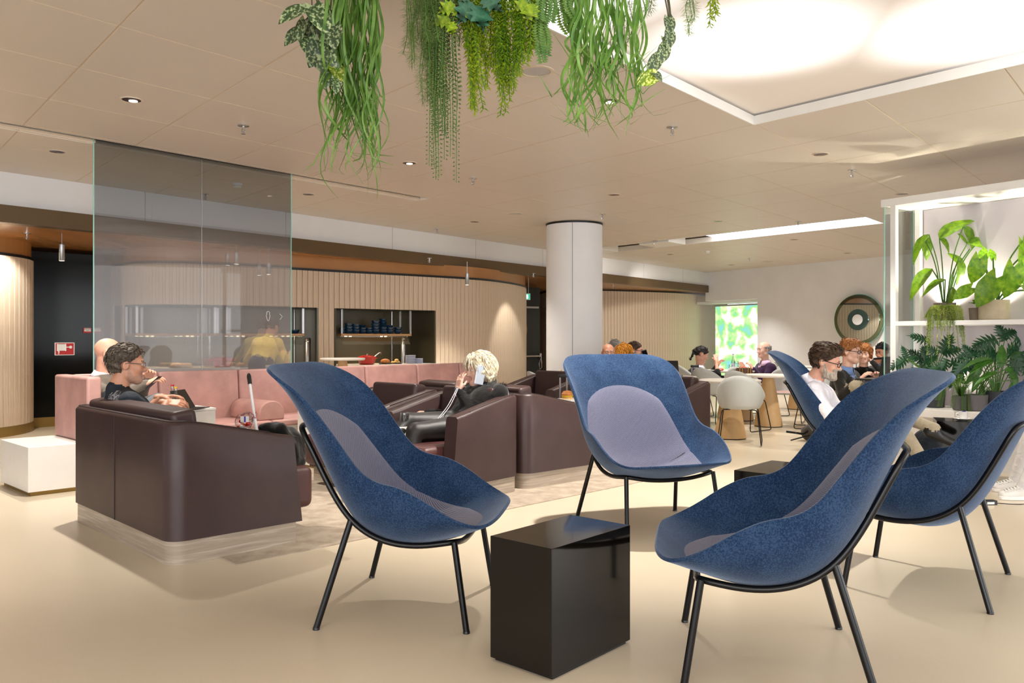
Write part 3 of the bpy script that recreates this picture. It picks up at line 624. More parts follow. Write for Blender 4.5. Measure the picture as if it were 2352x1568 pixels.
# ================================================================== LEATHER SOFA AND ARMCHAIRS
def leather_seat(name, Wd, D, cushions=1):
    """open-fronted tub; origin at floor centre, facing +Y"""
    root = empty(name); th = 0.115; hx = Wd/2; hy = D/2; R = 0.10; zb = 0.128; zk = 0.755; zf = 0.63
    def outline(o):
        r = max(0.015, R-o); x = hx-o; y = hy-o; P = []
        for k in range(9): P.append((-x, hy-(hy+y-r)*k/8))
        for k in range(1, 8): a = pi+k/8*pi/2; P.append((-x+r+r*cos(a), -y+r+r*sin(a)))
        for k in range(9): P.append((-x+r+(2*x-2*r)*k/8, -y))
        for k in range(1, 8): a = 1.5*pi+k/8*pi/2; P.append((x-r+r*cos(a), -y+r+r*sin(a)))
        for k in range(9): P.append((x, -y+r+(hy+y-r)*k/8))
        return P
    A = outline(0); B = outline(0.02); Cc = outline(th-0.02); Dd = outline(th); n = len(A); g = G()
    def zt(y): return zk-(zk-zf)*max(0, min(1, (y+hy-0.12)/(2*hy-0.14)))
    def sl(p, z):
        x, y = p; w = max(0, min(1, (y-hy+0.22)/0.22)); return (x, y+0.055*w*(1-(z-zb)/(zf-zb))-0.02*w, z)
    vs = []
    for i in range(n):
        z = zt(A[i][1])
        vs += [sl(A[i], zb), sl(A[i], (zb+z)/2), sl(A[i], z-0.02), sl(((A[i][0]*0.4+B[i][0]*0.6), A[i][1]*0.4+B[i][1]*0.6), z-0.005), sl(B[i], z), sl(Cc[i], z), sl((Cc[i][0]*0.4+Dd[i][0]*0.6, Cc[i][1]*0.4+Dd[i][1]*0.6), z-0.005), sl(Dd[i], z-0.02), sl(Dd[i], zb)]
    m = 9; fs = [(i*m+k, (i+1)*m+k, (i+1)*m+k+1, i*m+k+1) for i in range(n-1) for k in range(m-1)]+[(i*m+m-1, (i+1)*m+m-1, (i+1)*m, i*m) for i in range(n-1)]
    fs += [tuple(range(m)), tuple(range((n-1)*m+m-1, (n-1)*m-1, -1))]
    g.add(vs, fs); g.obj('shell', M_LEATHER, root, ang=50)
    g = G()   # piping lines on the top edges and back seam
    g.tube([(B[i][0], B[i][1]-0.0, zt(A[i][1])+0.001) for i in range(2, n-2)], 0.003, 5)
    xs = [-hx*0.0] if Wd > 1.2 else []
    for x in xs: g.tube([(x, -hy-0.001, zb), (x, -hy-0.001, zk-0.02)], 0.003, 5)
    g.obj('piping', M_SEAM, root)
    g = G(); I = outline(0.012); I2 = I+[(hx-0.012, hy+0.02), (-hx+0.012, hy+0.02)]; g.prism(I, 0, zb); g.obj('plinth', M_OAK, root, smooth=True, ang=60)
    iw = (Wd-2*th-0.01)/cushions
    for c in range(cushions):
        x0 = -Wd/2+th+0.005+iw*c
        g = G(); g.box(x0+0.004, x0+iw-0.004, -hy+th+0.10, hy+0.19, 0.17, 0.42); g.obj('seat_cushion', M_SEATL, root, bevel=0.045, seg=4)
        if c: continue
        g = G(); g.box(x0+0.004, x0+iw*cushions-0.004, -0.07, 0.07, 0.0, 0.44, Matrix.Translation((0, -hy+th+0.075, 0.37)) @ Matrix.Rotation(radians(8), 4, 'X')); g.obj('back_cushion', M_LEATHER, root, bevel=0.03, seg=4)
    return root
sofa = leather_seat('leather_sofa', 1.60, 0.74, 2); fs_ = Vector((0.715, 0.699)); cs_ = (Vector((-2.898, 5.442))+Vector((-1.784, 4.302)))/2+fs_*0.37
sofa.location = (cs_.x, cs_.y, 0); sofa.rotation_euler[2] = atan2(fs_.y, fs_.x)-pi/2
tag(sofa, 'dark oxblood leather sofa at left front on an oak plinth', 'sofa')
arm = leather_seat('leather_armchair', 0.80, 0.74)
def seat_at(root, corner, f, side, label, first=False):
    """corner = back corner on the camera side; side=+1 corner is the sitter's right"""
    f = Vector(f).normalized(); r = Vector((f.y, -f.x)); c = Vector(corner)-r*side*0.40+f*0.37
    rz = atan2(f.y, f.x)-pi/2
    if first: root.location = (c.x, c.y, 0); root.rotation_euler[2] = rz; tag(root, label, 'armchair', 'dark leather armchairs on oak plinths'); return root
    return dup(root, (c.x, c.y, 0), rz, label)
fw = Vector((-0.64, -0.768)); rw = Vector((fw.y, -fw.x))
seat_at(arm, (0.075, 6.459), fw, -1, 'dark leather armchair in which the blond woman sits', True)
cw = Vector((0.075, 6.459))+rw*0.86
seat_at(arm, cw, fw, -1, 'dark leather armchair just beyond the blond woman')
fv = Vector((0.745, 0.667)); lv = Vector((-fv.y, fv.x))
seat_at(arm, (0.10, 6.475), fv, 1, 'dark leather armchair back to back with the blond woman')
seat_at(arm, Vector((0.10, 6.475))+lv*0.86, fv, 1, 'dark leather armchair facing away beyond the back-to-back pair')
seat_at(arm, (2.03, 8.32), fw, -1, 'dark leather armchair behind the middle blue chair, right side')
seat_at(arm, (0.92, 9.55), fw, -1, 'dark leather armchair behind the suitcase handle')
# ================================================================== PINK BENCH
BT = Vector((0.695, 0.719)); BN = Vector((0.719, -0.695)); BC = Vector((-3.644, 6.23)); bench_rz = atan2(BT.y, BT.x)
def bp(t, n): return BC+BT*t+BN*n
bench = empty('bench', (BC.x, BC.y, 0), bench_rz); tag(bench, 'long pink leather bench on a white solid plinth', 'bench')   # local X along bench, local -Y towards the camera side
g = G(); g.box(0, 5.35, 0, 0.72, 0.03, 0.372); g.obj('plinth', M_CORIAN, bench, smooth=False, bevel=0.004)
g = G(); g.box(0.02, 5.33, 0.02, 0.70, 0, 0.03); g.obj('kick_strip', M_BRASS, bench, smooth=False)
g = G(); g.box(-0.78, 0, 0.0, 0.72, 0.03, 0.372); g.obj('plinth_table', M_CORIAN, bench, smooth=False) if False else None
def bt(px, n=-0.6):
    q = bp(0, n); r = ray(px); return (r*q.y-q.x)/(BT.x-r*BT.y)
js = [0.52, bt(367), bt(551), bt(842)-0.0, bt(961), bt(1058), 5.33]
js.insert(3, (js[2]+js[3])/2)
for a, b in zip(js, js[1:]):
    g = G(); g.box(a+0.004, b-0.004, -0.065, 0.065, 0, 0.52, Matrix.Translation((0, 0.645, 0.365)) @ Matrix.Rotation(radians(-5), 4, 'X')); g.obj('back_cushion', M_PINK, bench, bevel=0.022, seg=3)
    g = G(); g.box(a+0.003, b-0.003, -0.03, 0.575, 0.372, 0.432); g.obj('seat_cushion', M_PINK, bench, bevel=0.018, seg=3)
g = G(); g.box(0.40, 0.51, -0.05, 0.72, 0.372, 0.888); g.obj('end_panel', M_PINK, bench, bevel=0.02, seg=3)
g = G()
prof = [(-0.13, 0), (-0.13, 0.06)]+[(0.13*cos(a), 0.07+0.11*sin(a)) for a in [pi-pi*k/10 for k in range(11)]]+[(0.13, 0)]
ta = bt(590, -0.3)
gv = [(ta+p[0], 0.02, 0.432+p[1]) for p in prof]+[(ta+p[0], 0.58, 0.432+p[1]) for p in prof]; nn = len(prof)
g.add(gv, [tuple(range(nn-1, -1, -1)), tuple(range(nn, 2*nn))]+[(i, (i+1) % nn, nn+(i+1) % nn, nn+i) for i in range(nn)]); g.obj('armrest', M_PINK, bench, bevel=0.012, seg=3)
# the low white plinth carrying on to the left as a table
g = G(); g.box(0, 0.0, 0, 0, 0, 0)
pl = empty('plinth_block', (BC.x, BC.y, 0), bench_rz); 
bpy.data.objects.remove(pl)
# side tables
def side_table(loc, rz, sx, sy, z, label):
    e = empty('side_table', (loc[0], loc[1], 0), rz); tag(e, label, 'side table')
    g = G(); g.box(-sx/2, sx/2, -sy/2, sy/2, z-0.02, z); g.obj('top', M_CORIAN, e, smooth=False, bevel=0.003)
    g = G(); g.box(-sx/2+0.004, sx/2-0.004, -sy/2+0.004, sy/2-0.004, 0.02, z-0.022); g.obj('body', M_CORIAN, e, smooth=False)
    g = G(); g.box(-sx/2+0.02, sx/2-0.02, -sy/2+0.02, sy/2-0.02, 0.0, 0.02); g.obj('base', M_BRASS, e, smooth=False); return e
side_table((-2.60, 6.62), bench_rz, 0.32, 0.34, 0.64, 'white side table with the tablet beside the seated men')
side_table((-1.78, 7.78), bench_rz, 0.34, 0.34, 0.61, 'white side table partly hidden behind the left blue chair')
# ================================================================== CAFE TABLES AND CHAIRS
def cone_table(x, y, z, r, rb, label, rt=0.07):
    e = empty('cone_table', (x, y, 0)); tag(e, label, 'table', 'round tables on tan cones')
    g = G(); g.lathe([(r-0.012, z-0.028), (r, z-0.012), (r-0.004, z), (0, z)], 48, caps=False); g.lathe([(0, z-0.028), (r-0.012, z-0.028)], 48, caps=False); g.obj('table_top', M_TTOP, e)
    g = G(); g.lathe([(rb, 0.012), (rt, z-0.03)], 40); g.obj('cone_base', M_CONE, e)
    g = G(); g.lathe([(rb-0.01, 0), (rb-0.006, 0.012)], 32); g.obj('base_ring', M_BLACKPL, e); return e
cone_table(2.60, 9.86, 0.70, 0.36, 0.19, 'nearest round white cafe table behind the middle blue chair')
cone_table(3.47, 11.2, 0.70, 0.36, 0.19, 'round white cafe table beside the seated man in white')
cone_table(4.75, 13.0, 0.70, 0.36, 0.19, 'farther round cafe table behind the man in white')
cone_table(3.36, 12.75, 0.70, 0.40, 0.19, 'round cafe table shared by the dark-haired woman and purple sweater man')
cone_table(-2.2, 10.75, 0.935, 0.29, 0.17, 'tall round table in front of the buffet niche', 0.055)
cone_table(6.1, 13.2, 0.72, 0.36, 0.19, 'far round table below the round mirror')
def cafe_chair():
    root = empty('cafe_chair'); g = G()
    def f(u, v):
        ph = (u*2-1)*pi; bk = max(0, cos(max(-pi/2, min(pi/2, ph*0.74))))**1.15; top = 0.43+0.35*bk
        if v < 0.4: r = 0.82*v/0.4; z = 0.402+0.004*v
        else: w = (v-0.4)/0.6; r = 0.82+0.18*sin(w*pi/2)+0.10*bk*w; z = 0.404+(top-0.404)*w**1.15
        return (0.25*r*sin(ph)*(1-0.10*bk*max(0, v-0.6)), -0.235*r*cos(ph), z)
    g.grid(f, 40, 14); o = g.obj('shell', M_GREYPL, root, ang=180); m = o.modifiers.new('thickness', 'SOLIDIFY'); m.thickness = 0.01; m.offset = 0
    g = G(); g.lathe([(0, 0), (0.17, 0), (0.185, 0.012), (0.17, 0.028), (0, 0.03)], 24, c=(0, 0.01, 0.41)); g.obj('seat_pad', M_PINK, root, bevel=0.014, seg=3)
    for sx in (-1, 1):
        g = G(); P = [(sx*0.10, 0.13, 0.396), (sx*0.19, 0.16, 0.394), (sx*0.235, 0.235, 0.012), (sx*0.235, -0.235, 0.012), (sx*0.19, -0.15, 0.394), (sx*0.10, -0.12, 0.396)]
        Q = []
        for i, p in enumerate(P):
            p = Vector(p)
            if 0 < i < len(P)-1:
                a = Vector(P[i-1]); b = Vector(P[i+1]); Q += [p+(a-p).normalized()*0.03, p+((a-p).normalized()+(b-p).normalized())*0.008, p+(b-p).normalized()*0.03]
            else: Q.append(p)
        g.tube(Q, 0.0065, 6); g.obj('leg_frame', M_BMETAL, root)
    return root
cc0 = cafe_chair(); tag(cc0, 'pale grey cafe chair with its back to the camera, nearest', 'chair', 'pale grey shell chairs on wire legs')
cc0.location = (2.58, 9.36, 0); cc0.rotation_euler[2] = face(72)
for x, y, fd, l in [(3.02, 10.72, 40, 'pale grey cafe chair left of the second round table'), (3.98, 10.95, 160, 'pale grey cafe chair with pink pad right of the second round table'),
   (3.32, 11.75, -70, 'pale grey cafe chair behind the second round table, left'), (3.88, 11.72, -115, 'pale grey cafe chair behind the second round table, right'), (2.80, 11.6, 40, 'pale grey cafe chair by the brown handbag'),
   (2.80, 12.72, 5, 'pale grey cafe chair under the dark-haired woman'), (3.96, 12.78, 188, 'pale grey cafe chair under the man in purple'),
   (0.45, 10.45, 20, 'pale grey cafe chair next to the column with papers on it'), (1.53, 12.35, -60, 'pale grey cafe chair under the grey-haired person'), (1.62, 11.66, 10, 'pale grey cafe chair under the bearded man on the phone'), (1.47, 10.93, 100, 'pale grey cafe chair under the red-haired woman'),
   (1.19, 10.28, -80, 'pale grey cafe chair under the bald man behind the blue chair'), (5.28, 11.72, 215, 'pale grey cafe chair under the man holding a phone'), (4.60, 10.95, -100, 'pale grey cafe chair under the woman leaning on her hand')]:
    dup(cc0, (x, y, 0), face(fd), l)
pf_ = empty('pouf', (4.50, 6.34, 0)); tag(pf_, 'dark leather pouf under the person in white trousers', 'pouf', 'dark leather poufs'); g = G(); g.lathe([(0, 0.42), (0.2, 0.415), (0.24, 0.38), (0.245, 0.06), (0.23, 0.05)], 28, caps=False); g.obj('cushion', M_LEATHER, pf_); g = G(); g.lathe([(0.225, 0), (0.225, 0.05)], 28); g.obj('plinth', M_OAK, pf_)
dup(pf_, (3.72, 9.31, 0), 0, 'dark leather pouf under the man with the laptop')
# ================================================================== BUFFET NICHES
M_SHELFW = m_wood('oak_shelf', rgb(170, 128, 84), rgb(196, 152, 104), (1, 8, 8), 0.4, 5)
def niche(name, s0, s1, label):
    a, _ = PM.at(s0); b, _ = PM.at(s1); t = (b-a).normalized(); L = (b-a).length
    root = empty(name, (a.x, a.y, 0), atan2(t.y, t.x)); dp = 0.75
    struct(root, label, 'wall')
    g = G(); g.box(-0.02, L+0.02, dp, dp+0.03, ZN0-0.05, ZN1+0.05); g.obj('back_lining', M_OLIVE, root, smooth=False)
    g = G(); g.box(-0.03, 0, 0.0, dp, ZN0-0.05, ZN1+0.05); g.obj('side_lining', M_OLIVE, root, smooth=False)
    g = G(); g.box(L, L+0.03, 0.0, dp, ZN0-0.05, ZN1+0.05); g.obj('side_lining', M_OLIVE, root, smooth=False)
    g = G(); g.box(-0.03, L+0.03, 0.03, dp, ZN1, ZN1+0.04); g.obj('top_lining', M_OLIVE, root, smooth=False)
    cb = empty('buffet_counter', (a.x, a.y, 0), atan2(t.y, t.x)); tag(cb, label.replace('dark olive recess', 'white buffet counter')+' front', 'counter')
    g = G(); g.box(-0.02, L+0.12, -0.12, dp-0.01, ZN0-0.07, ZN0); g.obj('worktop', M_CORIAN, cb, smooth=False, bevel=0.005)
    return root, L
niA, LA = niche('wall_niche', NA[0], NA[1], 'dark olive recess with bowls and red pot')
niB, LB = niche('wall_niche', NB[0], NB[1], 'dark olive recess behind the glass screen')
def nloc(root, x, y, z): return root.matrix_world_local @ Vector((x, y, z)) if False else Matrix.Translation(root.location) @ Matrix.Rotation(root.rotation_euler[2], 4, 'Z') @ Vector((x, y, z))
def place(o, root, x, y, z, rz=0): o.location = nloc(root, x, y, z); o.rotation_euler[2] = root.rotation_euler[2]+rz; return o
M_HEAT = m_emit('heat_lamp_bulb', (1, 0.8, 0.5, 1), 4.0)
def hung_shelf(root, x0, x1, label):
    e = empty('hanging_shelf'); place(e, root, x0, 0.12, 0); tag(e, label, 'shelf'); L = x1-x0; zs = 1.225
    g = G(); g.box(0, L, 0, 0.36, zs, zs+0.035); g.obj('shelf_board', M_SHELFW, e, smooth=False, bevel=0.003)
    for x in (0.0, L-0.035):
        for y in (0.0, 0.325): g = G(); g.box(x, x+0.035, y, y+0.035, zs+0.035, ZN1-0.005); g.obj('hanger', M_STEEL, e, smooth=False, bevel=0.004)
    g = G(); g.box(0.03, L-0.03, 0.0, 0.006, -0.0, 0.15, Matrix.Translation((0, -0.005, zs-0.13)) @ Matrix.Rotation(radians(-35), 4, 'X')); g.obj('sneeze_guard', M_GLASS, e, smooth=False)
    for k in range(4):
        x = L*(0.12+0.06*(k % 2)+0.5*(k//2)); g = G(); g.lathe([(0.0, -0.012), (0.018, -0.012), (0.022, 0)], 12, c=(x, 0.14, zs), caps=False); g.obj('heat_lamp', M_HEAT, e)
    g = G(); g.tube([(L-0.14, 0.40, ZN0-zs*0), (L-0.14, 0.40, ZN1-0.01)], 0.012, 8); g.obj('rear_pole', M_CHROME, e)
    l = bpy.data.lights.new('heat_lamp_glow', 'AREA'); l.shape = 'RECTANGLE'; l.size = L*0.8; l.size_y = 0.1; l.energy = 5; l.color = (1, 0.8, 0.55)
    o = bpy.data.objects.new('heat_lamp_glow', l); COL.objects.link(o); o.parent = e; o.location = (L/2, 0.15, zs-0.02)
    return zs+0.035
kA = LA/(997-771)
zs = hung_shelf(niA, 18*kA, 180*kA, 'hung oak shelf stacked with blue bowls')
g = G(); g.lathe([(0, 0.0), (0.03, 0.0), (0.045, 0.012), (0.058, 0.045), (0.06, 0.058), (0.056, 0.058), (0.05, 0.03), (0, 0.012)], 20, caps=False); bowl_me = g.mesh('bowl', M_BOWL)
cols = [(28, 2, 0.9), (42, 3, 1.15), (58, 3, 1.1), (74, 2, 0.95), (88, 2, 1.0), (103, 4, 1.15), (121, 2, 1.1), (137, 2, 1.05), (156, 2, 1.1)]
names = ['leftmost', 'second', 'third', 'fourth', 'fifth', 'sixth and tallest', 'seventh', 'eighth', 'rightmost']
def bowls(x, y, n, sc, lab):
    for q in range(n):
        o = inst('bowl', bowl_me); place(o, niA, x*kA, y, zs+q*0.043*sc); o.scale = (sc*0.98**q,)*3; o.rotation_euler[2] += q
        pos = 'bottom' if q == 0 else ('top' if q == n-1 else ['', 'second lowest', 'third lowest', 'fourth lowest'][q])
        tag(o, 'blue glazed bowl, %s of the %s' % (pos, lab), 'bowl', 'blue bowls stacked on the buffet shelf')
for k, (x, n, sc) in enumerate(cols): bowls(x, 0.24, n, sc, '%s front stack on the shelf' % names[k])
for k, (x, n, sc) in enumerate([(50, 2, 1), (82, 3, 1), (112, 3, 1), (130, 5, 1.1), (146, 3, 1)]): bowls(x, 0.38, n, sc, '%s stack of the back row' % ['leftmost', 'second', 'middle', 'tallest', 'rightmost'][k])
# red casserole with ladle
pot = empty('casserole'); place(pot, niA, 77*kA, 0.15, ZN0); tag(pot, 'red enamel casserole on the buffet counter', 'pot')
lathe_obj('pot_body', [(0, 0.0), (0.10, 0.0), (0.125, 0.02), (0.135, 0.11), (0.138, 0.115)], M_RED, (0, 0, 0), pot)
lid = lathe_obj('lid', [(0.145, 0.113), (0.142, 0.123), (0.08, 0.142), (0.0, 0.148)], M_RED, (0, 0, 0), pot)
lathe_obj('knob', [(0.0, 0.146), (0.012, 0.148), (0.012, 0.156), (0.02, 0.16), (0.018, 0.168), (0, 0.17)], M_CHROME, (0, 0, 0), lid, 14)
for sx in (-1, 1): g = G(); g.tube([(sx*0.13, -0.04, 0.095), (sx*0.165, -0.03, 0.10), (sx*0.165, 0.03, 0.10), (sx*0.13, 0.04, 0.095)], 0.009, 8); g.obj('handle', M_RED, pot)
lad = empty('ladle'); place(lad, niA, 77*kA, 0.15, ZN0); tag(lad, 'steel ladle sticking out of the red casserole', 'ladle')
g = G(); g.tube([(0.06, 0, 0.05), (0.14, 0, 0.125), (0.225, 0, 0.185), (0.245, 0, 0.188), (0.25, 0, 0.16)], 0.006, 8); g.obj('shaft', M_CHROME, lad)
g = G(); g.ell((0.045, 0, 0.04), (0.03, 0.03, 0.02)); g.obj('ladle_cup', M_CHROME, lad)
# bread on boards
M_BREAD = mat('bread_crust', rgb(190, 120, 60), 0.6, var=0.3, vs=20); M_BREAD2 = mat('pale_pastry', rgb(225, 180, 110), 0.6, var=0.25, vs=30)
for x, s, m, l in ((118, 1.0, M_BREAD, 'brown bread loaf right of the red casserole'), (142, 0.9, M_BREAD2, 'pile of pale pastries near the plate stacks')):
    e = empty('bread_board' if m is M_BREAD else 'pastry_plate'); place(e, niA, x*kA, 0.13, ZN0); tag(e, l, 'bread')
    lathe_obj('tray', [(0, 0.012), (0.10, 0.012), (0.105, 0.004), (0.09, 0.0)], M_BLACKPL, (0, 0, 0), e)
    if m is M_BREAD: g = G(); g.ell((0, 0, 0.045), (0.085, 0.05, 0.042)); g.obj('loaf', m, e)
    else:
        for k, (px, pz) in enumerate(((-0.05, 0.025), (0.0, 0.03), (0.045, 0.03), (0.02, 0.06))): g = G(); g.ell((px, 0, pz), (0.035, 0.03, 0.022)); g.obj('pastry', m, e)
g = G(); g.lathe([(0, 0.002), (0.055, 0.0), (0.085, 0.012), (0.087, 0.016), (0.055, 0.006), (0, 0.005)], 28, caps=False); plate_me = g.mesh('plate', M_PLATE)
for x, n, lab in ((179, 10, 'taller left'), (197, 6, 'lower right')):
    for q in range(n):
        o = inst('plate', plate_me); place(o, niA, x*kA, 0.14, ZN0+q*0.0135); tag(o, '%s pale blue plate from the counter in the %s stack' % (['lowest', 'second', 'third', 'fourth', 'fifth', 'sixth', 'seventh', 'eighth', 'ninth', 'topmost'][q], lab), 'plate', 'pale plates stacked on the buffet')
pole = empty('steel_cylinder'); place(pole, niA, 183*kA, 0.42, ZN0); tag(pole, 'steel cylinder at the back of the bowl niche', 'cylinder'); lathe_obj('cylinder_body', [(0, 0.0), (0.042, 0), (0.042, 0.42), (0.03, 0.44), (0, 0.44)], M_STEEL, (0, 0, 0), pole); lathe_obj('cap_ring', [(0.044, 0.4), (0.044, 0.41)], M_CHROME, (0, 0, 0), pole)
# screened niche
kB = LB/(728-262)
for a, b, l in ((20, 200, 'hung oak shelf at the left behind the glass screen'), (222, 436, 'hung oak shelf with one dark bowl behind the glass screen')): hung_shelf(niB, a*kB, b*kB, l)
o = inst('bowl', bowl_me); place(o, niB, 412*kB, 0.24, zs); o.scale = (1.3, 1.3, 1); tag(o, 'dark bowl just right of the glass screen edge', 'bowl')
pole = empty('steel_cylinder'); place(pole, niB, 446*kB, 0.42, ZN0); tag(pole, 'steel cylinder in the niche right of the glass screen', 'cylinder'); lathe_obj('cylinder_body', [(0, 0.0), (0.042, 0), (0.042, 0.40), (0.03, 0.42), (0, 0.42)], M_STEEL, (0, 0, 0), pole); lathe_obj('cap_ring', [(0.044, 0.36), (0.044, 0.37)], M_CHROME, (0, 0, 0), pole)
p2 = dup(pot, nloc(niB, 215*kB, 0.15, ZN0), None, 'blurred red casserole behind the glass screen')
for x, l in ((120, 'blurred bread tray behind the glass screen'), (270, 'pastry plate behind the glass screen')):
    e = empty('bread_tray'); place(e, niB, x*kB, 0.13, ZN0); tag(e, l, 'bread')
    lathe_obj('tray', [(0, 0.012), (0.16, 0.012), (0.165, 0.004), (0.15, 0.0)], M_STEEL, (0, 0, 0), e)
    for k in range(5): g = G(); g.ell((-0.1+0.05*k, 0.02*(k % 2), 0.035), (0.05, 0.04, 0.03)); g.obj('loaf', M_BREAD2, e)
# ================================================================== GLASS SCREEN
def m_screen():
    x = NT('smoked_frosted_glass'); tc = x.n('ShaderNodeTexCoord'); sp = x.n('ShaderNodeSeparateXYZ'); x.l(tc.outputs['Object'], sp.inputs[0])
    def mr(a, b, c, d, src):
        m = x.n('ShaderNodeMapRange', interpolation_type='SMOOTHSTEP'); m.inputs[1].default_value = a; m.inputs[2].default_value = b; m.inputs[3].default_value = c; m.inputs[4].default_value = d; x.l(src, m.inputs[0]); return m.outputs[0]
    up_ = mr(1.9, 2.55, 1.0, 0.0, sp.outputs['Z'])
    tr = x.n('ShaderNodeBsdfTransparent'); tr.inputs[0].default_value = (0.42, 0.45, 0.48, 1)
    rf = x.n('ShaderNodeBsdfRefraction'); rf.inputs['IOR'].default_value = 1.08; rf.inputs['Roughness'].default_value = 0.15; rf.inputs[0].default_value = (0.78, 0.77, 0.76, 1)
    mx = x.n('ShaderNodeMixShader'); sc = x.n('ShaderNodeMath', operation='MULTIPLY'); x.l(up_, sc.inputs[0]); sc.inputs[1].default_value = 0.55; x.l(sc.outputs[0], mx.inputs[0]); x.l(tr.outputs[0], mx.inputs[1]); x.l(rf.outputs[0], mx.inputs[2])
    df = x.n('ShaderNodeBsdfDiffuse'); df.inputs[0].default_value = rgb(205, 200, 198); md = x.n('ShaderNodeMixShader'); dd = x.n('ShaderNodeMath', operation='MULTIPLY'); x.l(up_, dd.inputs[0]); dd.inputs[1].default_value = 0.24; x.l(dd.outputs[0], md.inputs[0]); x.l(mx.outputs[0], md.inputs[1]); x.l(df.outputs[0], md.inputs[2])
    gl = x.n('ShaderNodeBsdfGlossy'); gl.inputs['Roughness'].default_value = 0.0; fr = x.n('ShaderNodeFresnel'); fr.inputs[0].default_value = 1.5
    m2 = x.n('ShaderNodeMixShader'); ff = x.n('ShaderNodeMath', operation='MULTIPLY'); x.l(fr.outputs[0], ff.inputs[0]); ff.inputs[1].default_value = 0.45; x.l(ff.outputs[0], m2.inputs[0]); x.l(md.outputs[0], m2.inputs[1]); x.l(gl.outputs[0], m2.inputs[2]); x.l(m2.outputs[0], x.out.inputs[0]); return x.m
M_SCREEN = m_screen(); gs = bp(0, -0.80)
def gt_(px):
    r = ray(px); return (r*gs.y-gs.x)/(BT.x-r*BT.y)
t0, t1, t2 = gt_(215), gt_(463), gt_(668.5)
scr = empty('glass_screen', (gs.x, gs.y, 0), bench_rz); tag(scr, 'tall smoked glass screen behind the pink bench', 'screen')
for a, b in ((t0, t1-0.002), (t1+0.002, t2)):
    g = G(); g.add([(a, 0, 0), (b, 0, 0), (b, 0, H+0.1), (a, 0, H+0.1)], [(0, 1, 2, 3)]); g.obj('pane', M_SCREEN, scr, smooth=False)
for t in (t0, t1, t2):
    g = G(); w = 0.004 if t != t1 else 0.0015; g.box(t-w, t+w, -0.005, 0.005, 0, H+0.1); g.obj('glass_edge', M_GEDGE if t != t1 else M_STEEL, scr, smooth=False)
ico = empty('wayfinding_mark', (gs.x, gs.y, 0), bench_rz); tag(ico, 'white outline figure and arrow printed on the glass screen', 'sign')
ti = gt_(615); di = gs.y+BT.y*ti; k = di/1900; zi = CAM_H-(726-775)*k; sx = k/ (BT.x*1.0)
pts = [(0, 11), (2.6, 10), (3.8, 7.5), (2.8, 5), (4.2, 3), (4.2, 0), (2.2, -8), (0.9, -10.5), (-0.9, -10.5), (-2.2, -8), (-4.2, 0), (-4.2, 3), (-2.8, 5), (-3.8, 7.5), (-2.6, 10)]
g = G(); g.tube([(ti+x*k*1.05, -0.008, zi+z*k) for x, z in pts], 0.0028, 6, closed=True); g.obj('figure', M_SIGNWHITE, ico)
tj = gt_(645); g = G(); g.tube([(tj-4*k, -0.008, zi+6*k), (tj+3*k, -0.008, zi), (tj-3*k, -0.008, zi-7*k)], 0.0028, 6); g.obj('arrow', M_SIGNWHITE, ico)
# ================================================================== SIGNS
def sign_on(px, py, p, q, off, name, label, cat):
    p = Vector(p); q = Vector(q); t = (q-p).normalized(); r = ray(px); s = (r*p.y-p.x)/(t.x-r*t.y); w = p+t*s
    n = Vector((t.y, -t.x)); e = empty(name, (w.x+n.x*off, w.y+n.y*off, CAM_H-(py-775)/1900*w.y), atan2(t.y, t.x)); tag(e, label, cat); return e, w.y/1900, t
e, k, t = sign_on(148, 801, (-6.55, 10.85), (-5.72, 11.62), 0.008, 'fire_hose_sign', 'red square sign with white hose reel on dark glass', 'sign')
kx = k*1.22
def srect(e, x0, x1, z0, z1, m, nm, y=0.0, kx=kx, k=k): g = G(); g.box(x0*kx, x1*kx, y-0.003, y+0.001, z0*k, z1*k); return g.obj(nm, m, e, smooth=False)
srect(e, -17, 17, -14.5, 14.5, M_SIGNWHITE, 'border'); srect(e, -15.5, 15.5, -13, 13, M_SIGNRED, 'panel', -0.003)
ic = srect(e, -13, 2, -4, 11, M_SIGNWHITE, 'reel', -0.006)
M_LG = mat('reel_line', rgb(190, 188, 184), 0.5)
for q in range(6): srect(ic, -10.5+q*2, -10.2+q*2, -4, 11, M_LG, 'reel_line', -0.0075)
srect(e, -13.3, -11, -4.8, 11.6, M_SIGNWHITE, 'flange', -0.0065); srect(e, 0.4, 2.5, -4.8, 11.6, M_SIGNWHITE, 'flange', -0.0065)
srect(e, 2, 8, 3, 5, M_SIGNWHITE, 'axle', -0.006); g = G(); g.lathe([(0, 0.0), (3.4*k, 0.0)], 18, M=Matrix.Translation((10*kx, -0.0095, 4*k)) @ Matrix.Rotation(pi/2, 4, 'X'), caps=False); g.obj('valve_wheel', M_SIGNWHITE, e)
srect(e, -11.3, -9, -9, -4, M_SIGNWHITE, 'hose', -0.006); srect(e, -11.3, -9.4, -12, -9.8, M_SIGNWHITE, 'nozzle', -0.006)
e, k2, t = sign_on(200, 758.5, (-6.55, 10.85), (-5.72, 11.62), 0.008, 'alarm_sign', 'small red and white notice on dark glass', 'sign')
srect(e, -7, 7, -6, 6, M_SIGNRED, 'panel', 0, k2*1.22, k2); srect(e, -5.3, 6.2, -2.4, 2.6, M_SIGNWHITE, 'notice', -0.003, k2*1.22, k2); srect(e, -5.3, 6.2, 3.4, 5.4, M_LG, 'heading', -0.003, k2*1.22, k2)
srect(e, -2.5, 3.5, -0.4, 0.4, mat('sign_ink', rgb(80, 80, 80), 0.6), 'print', -0.005, k2*1.22, k2)
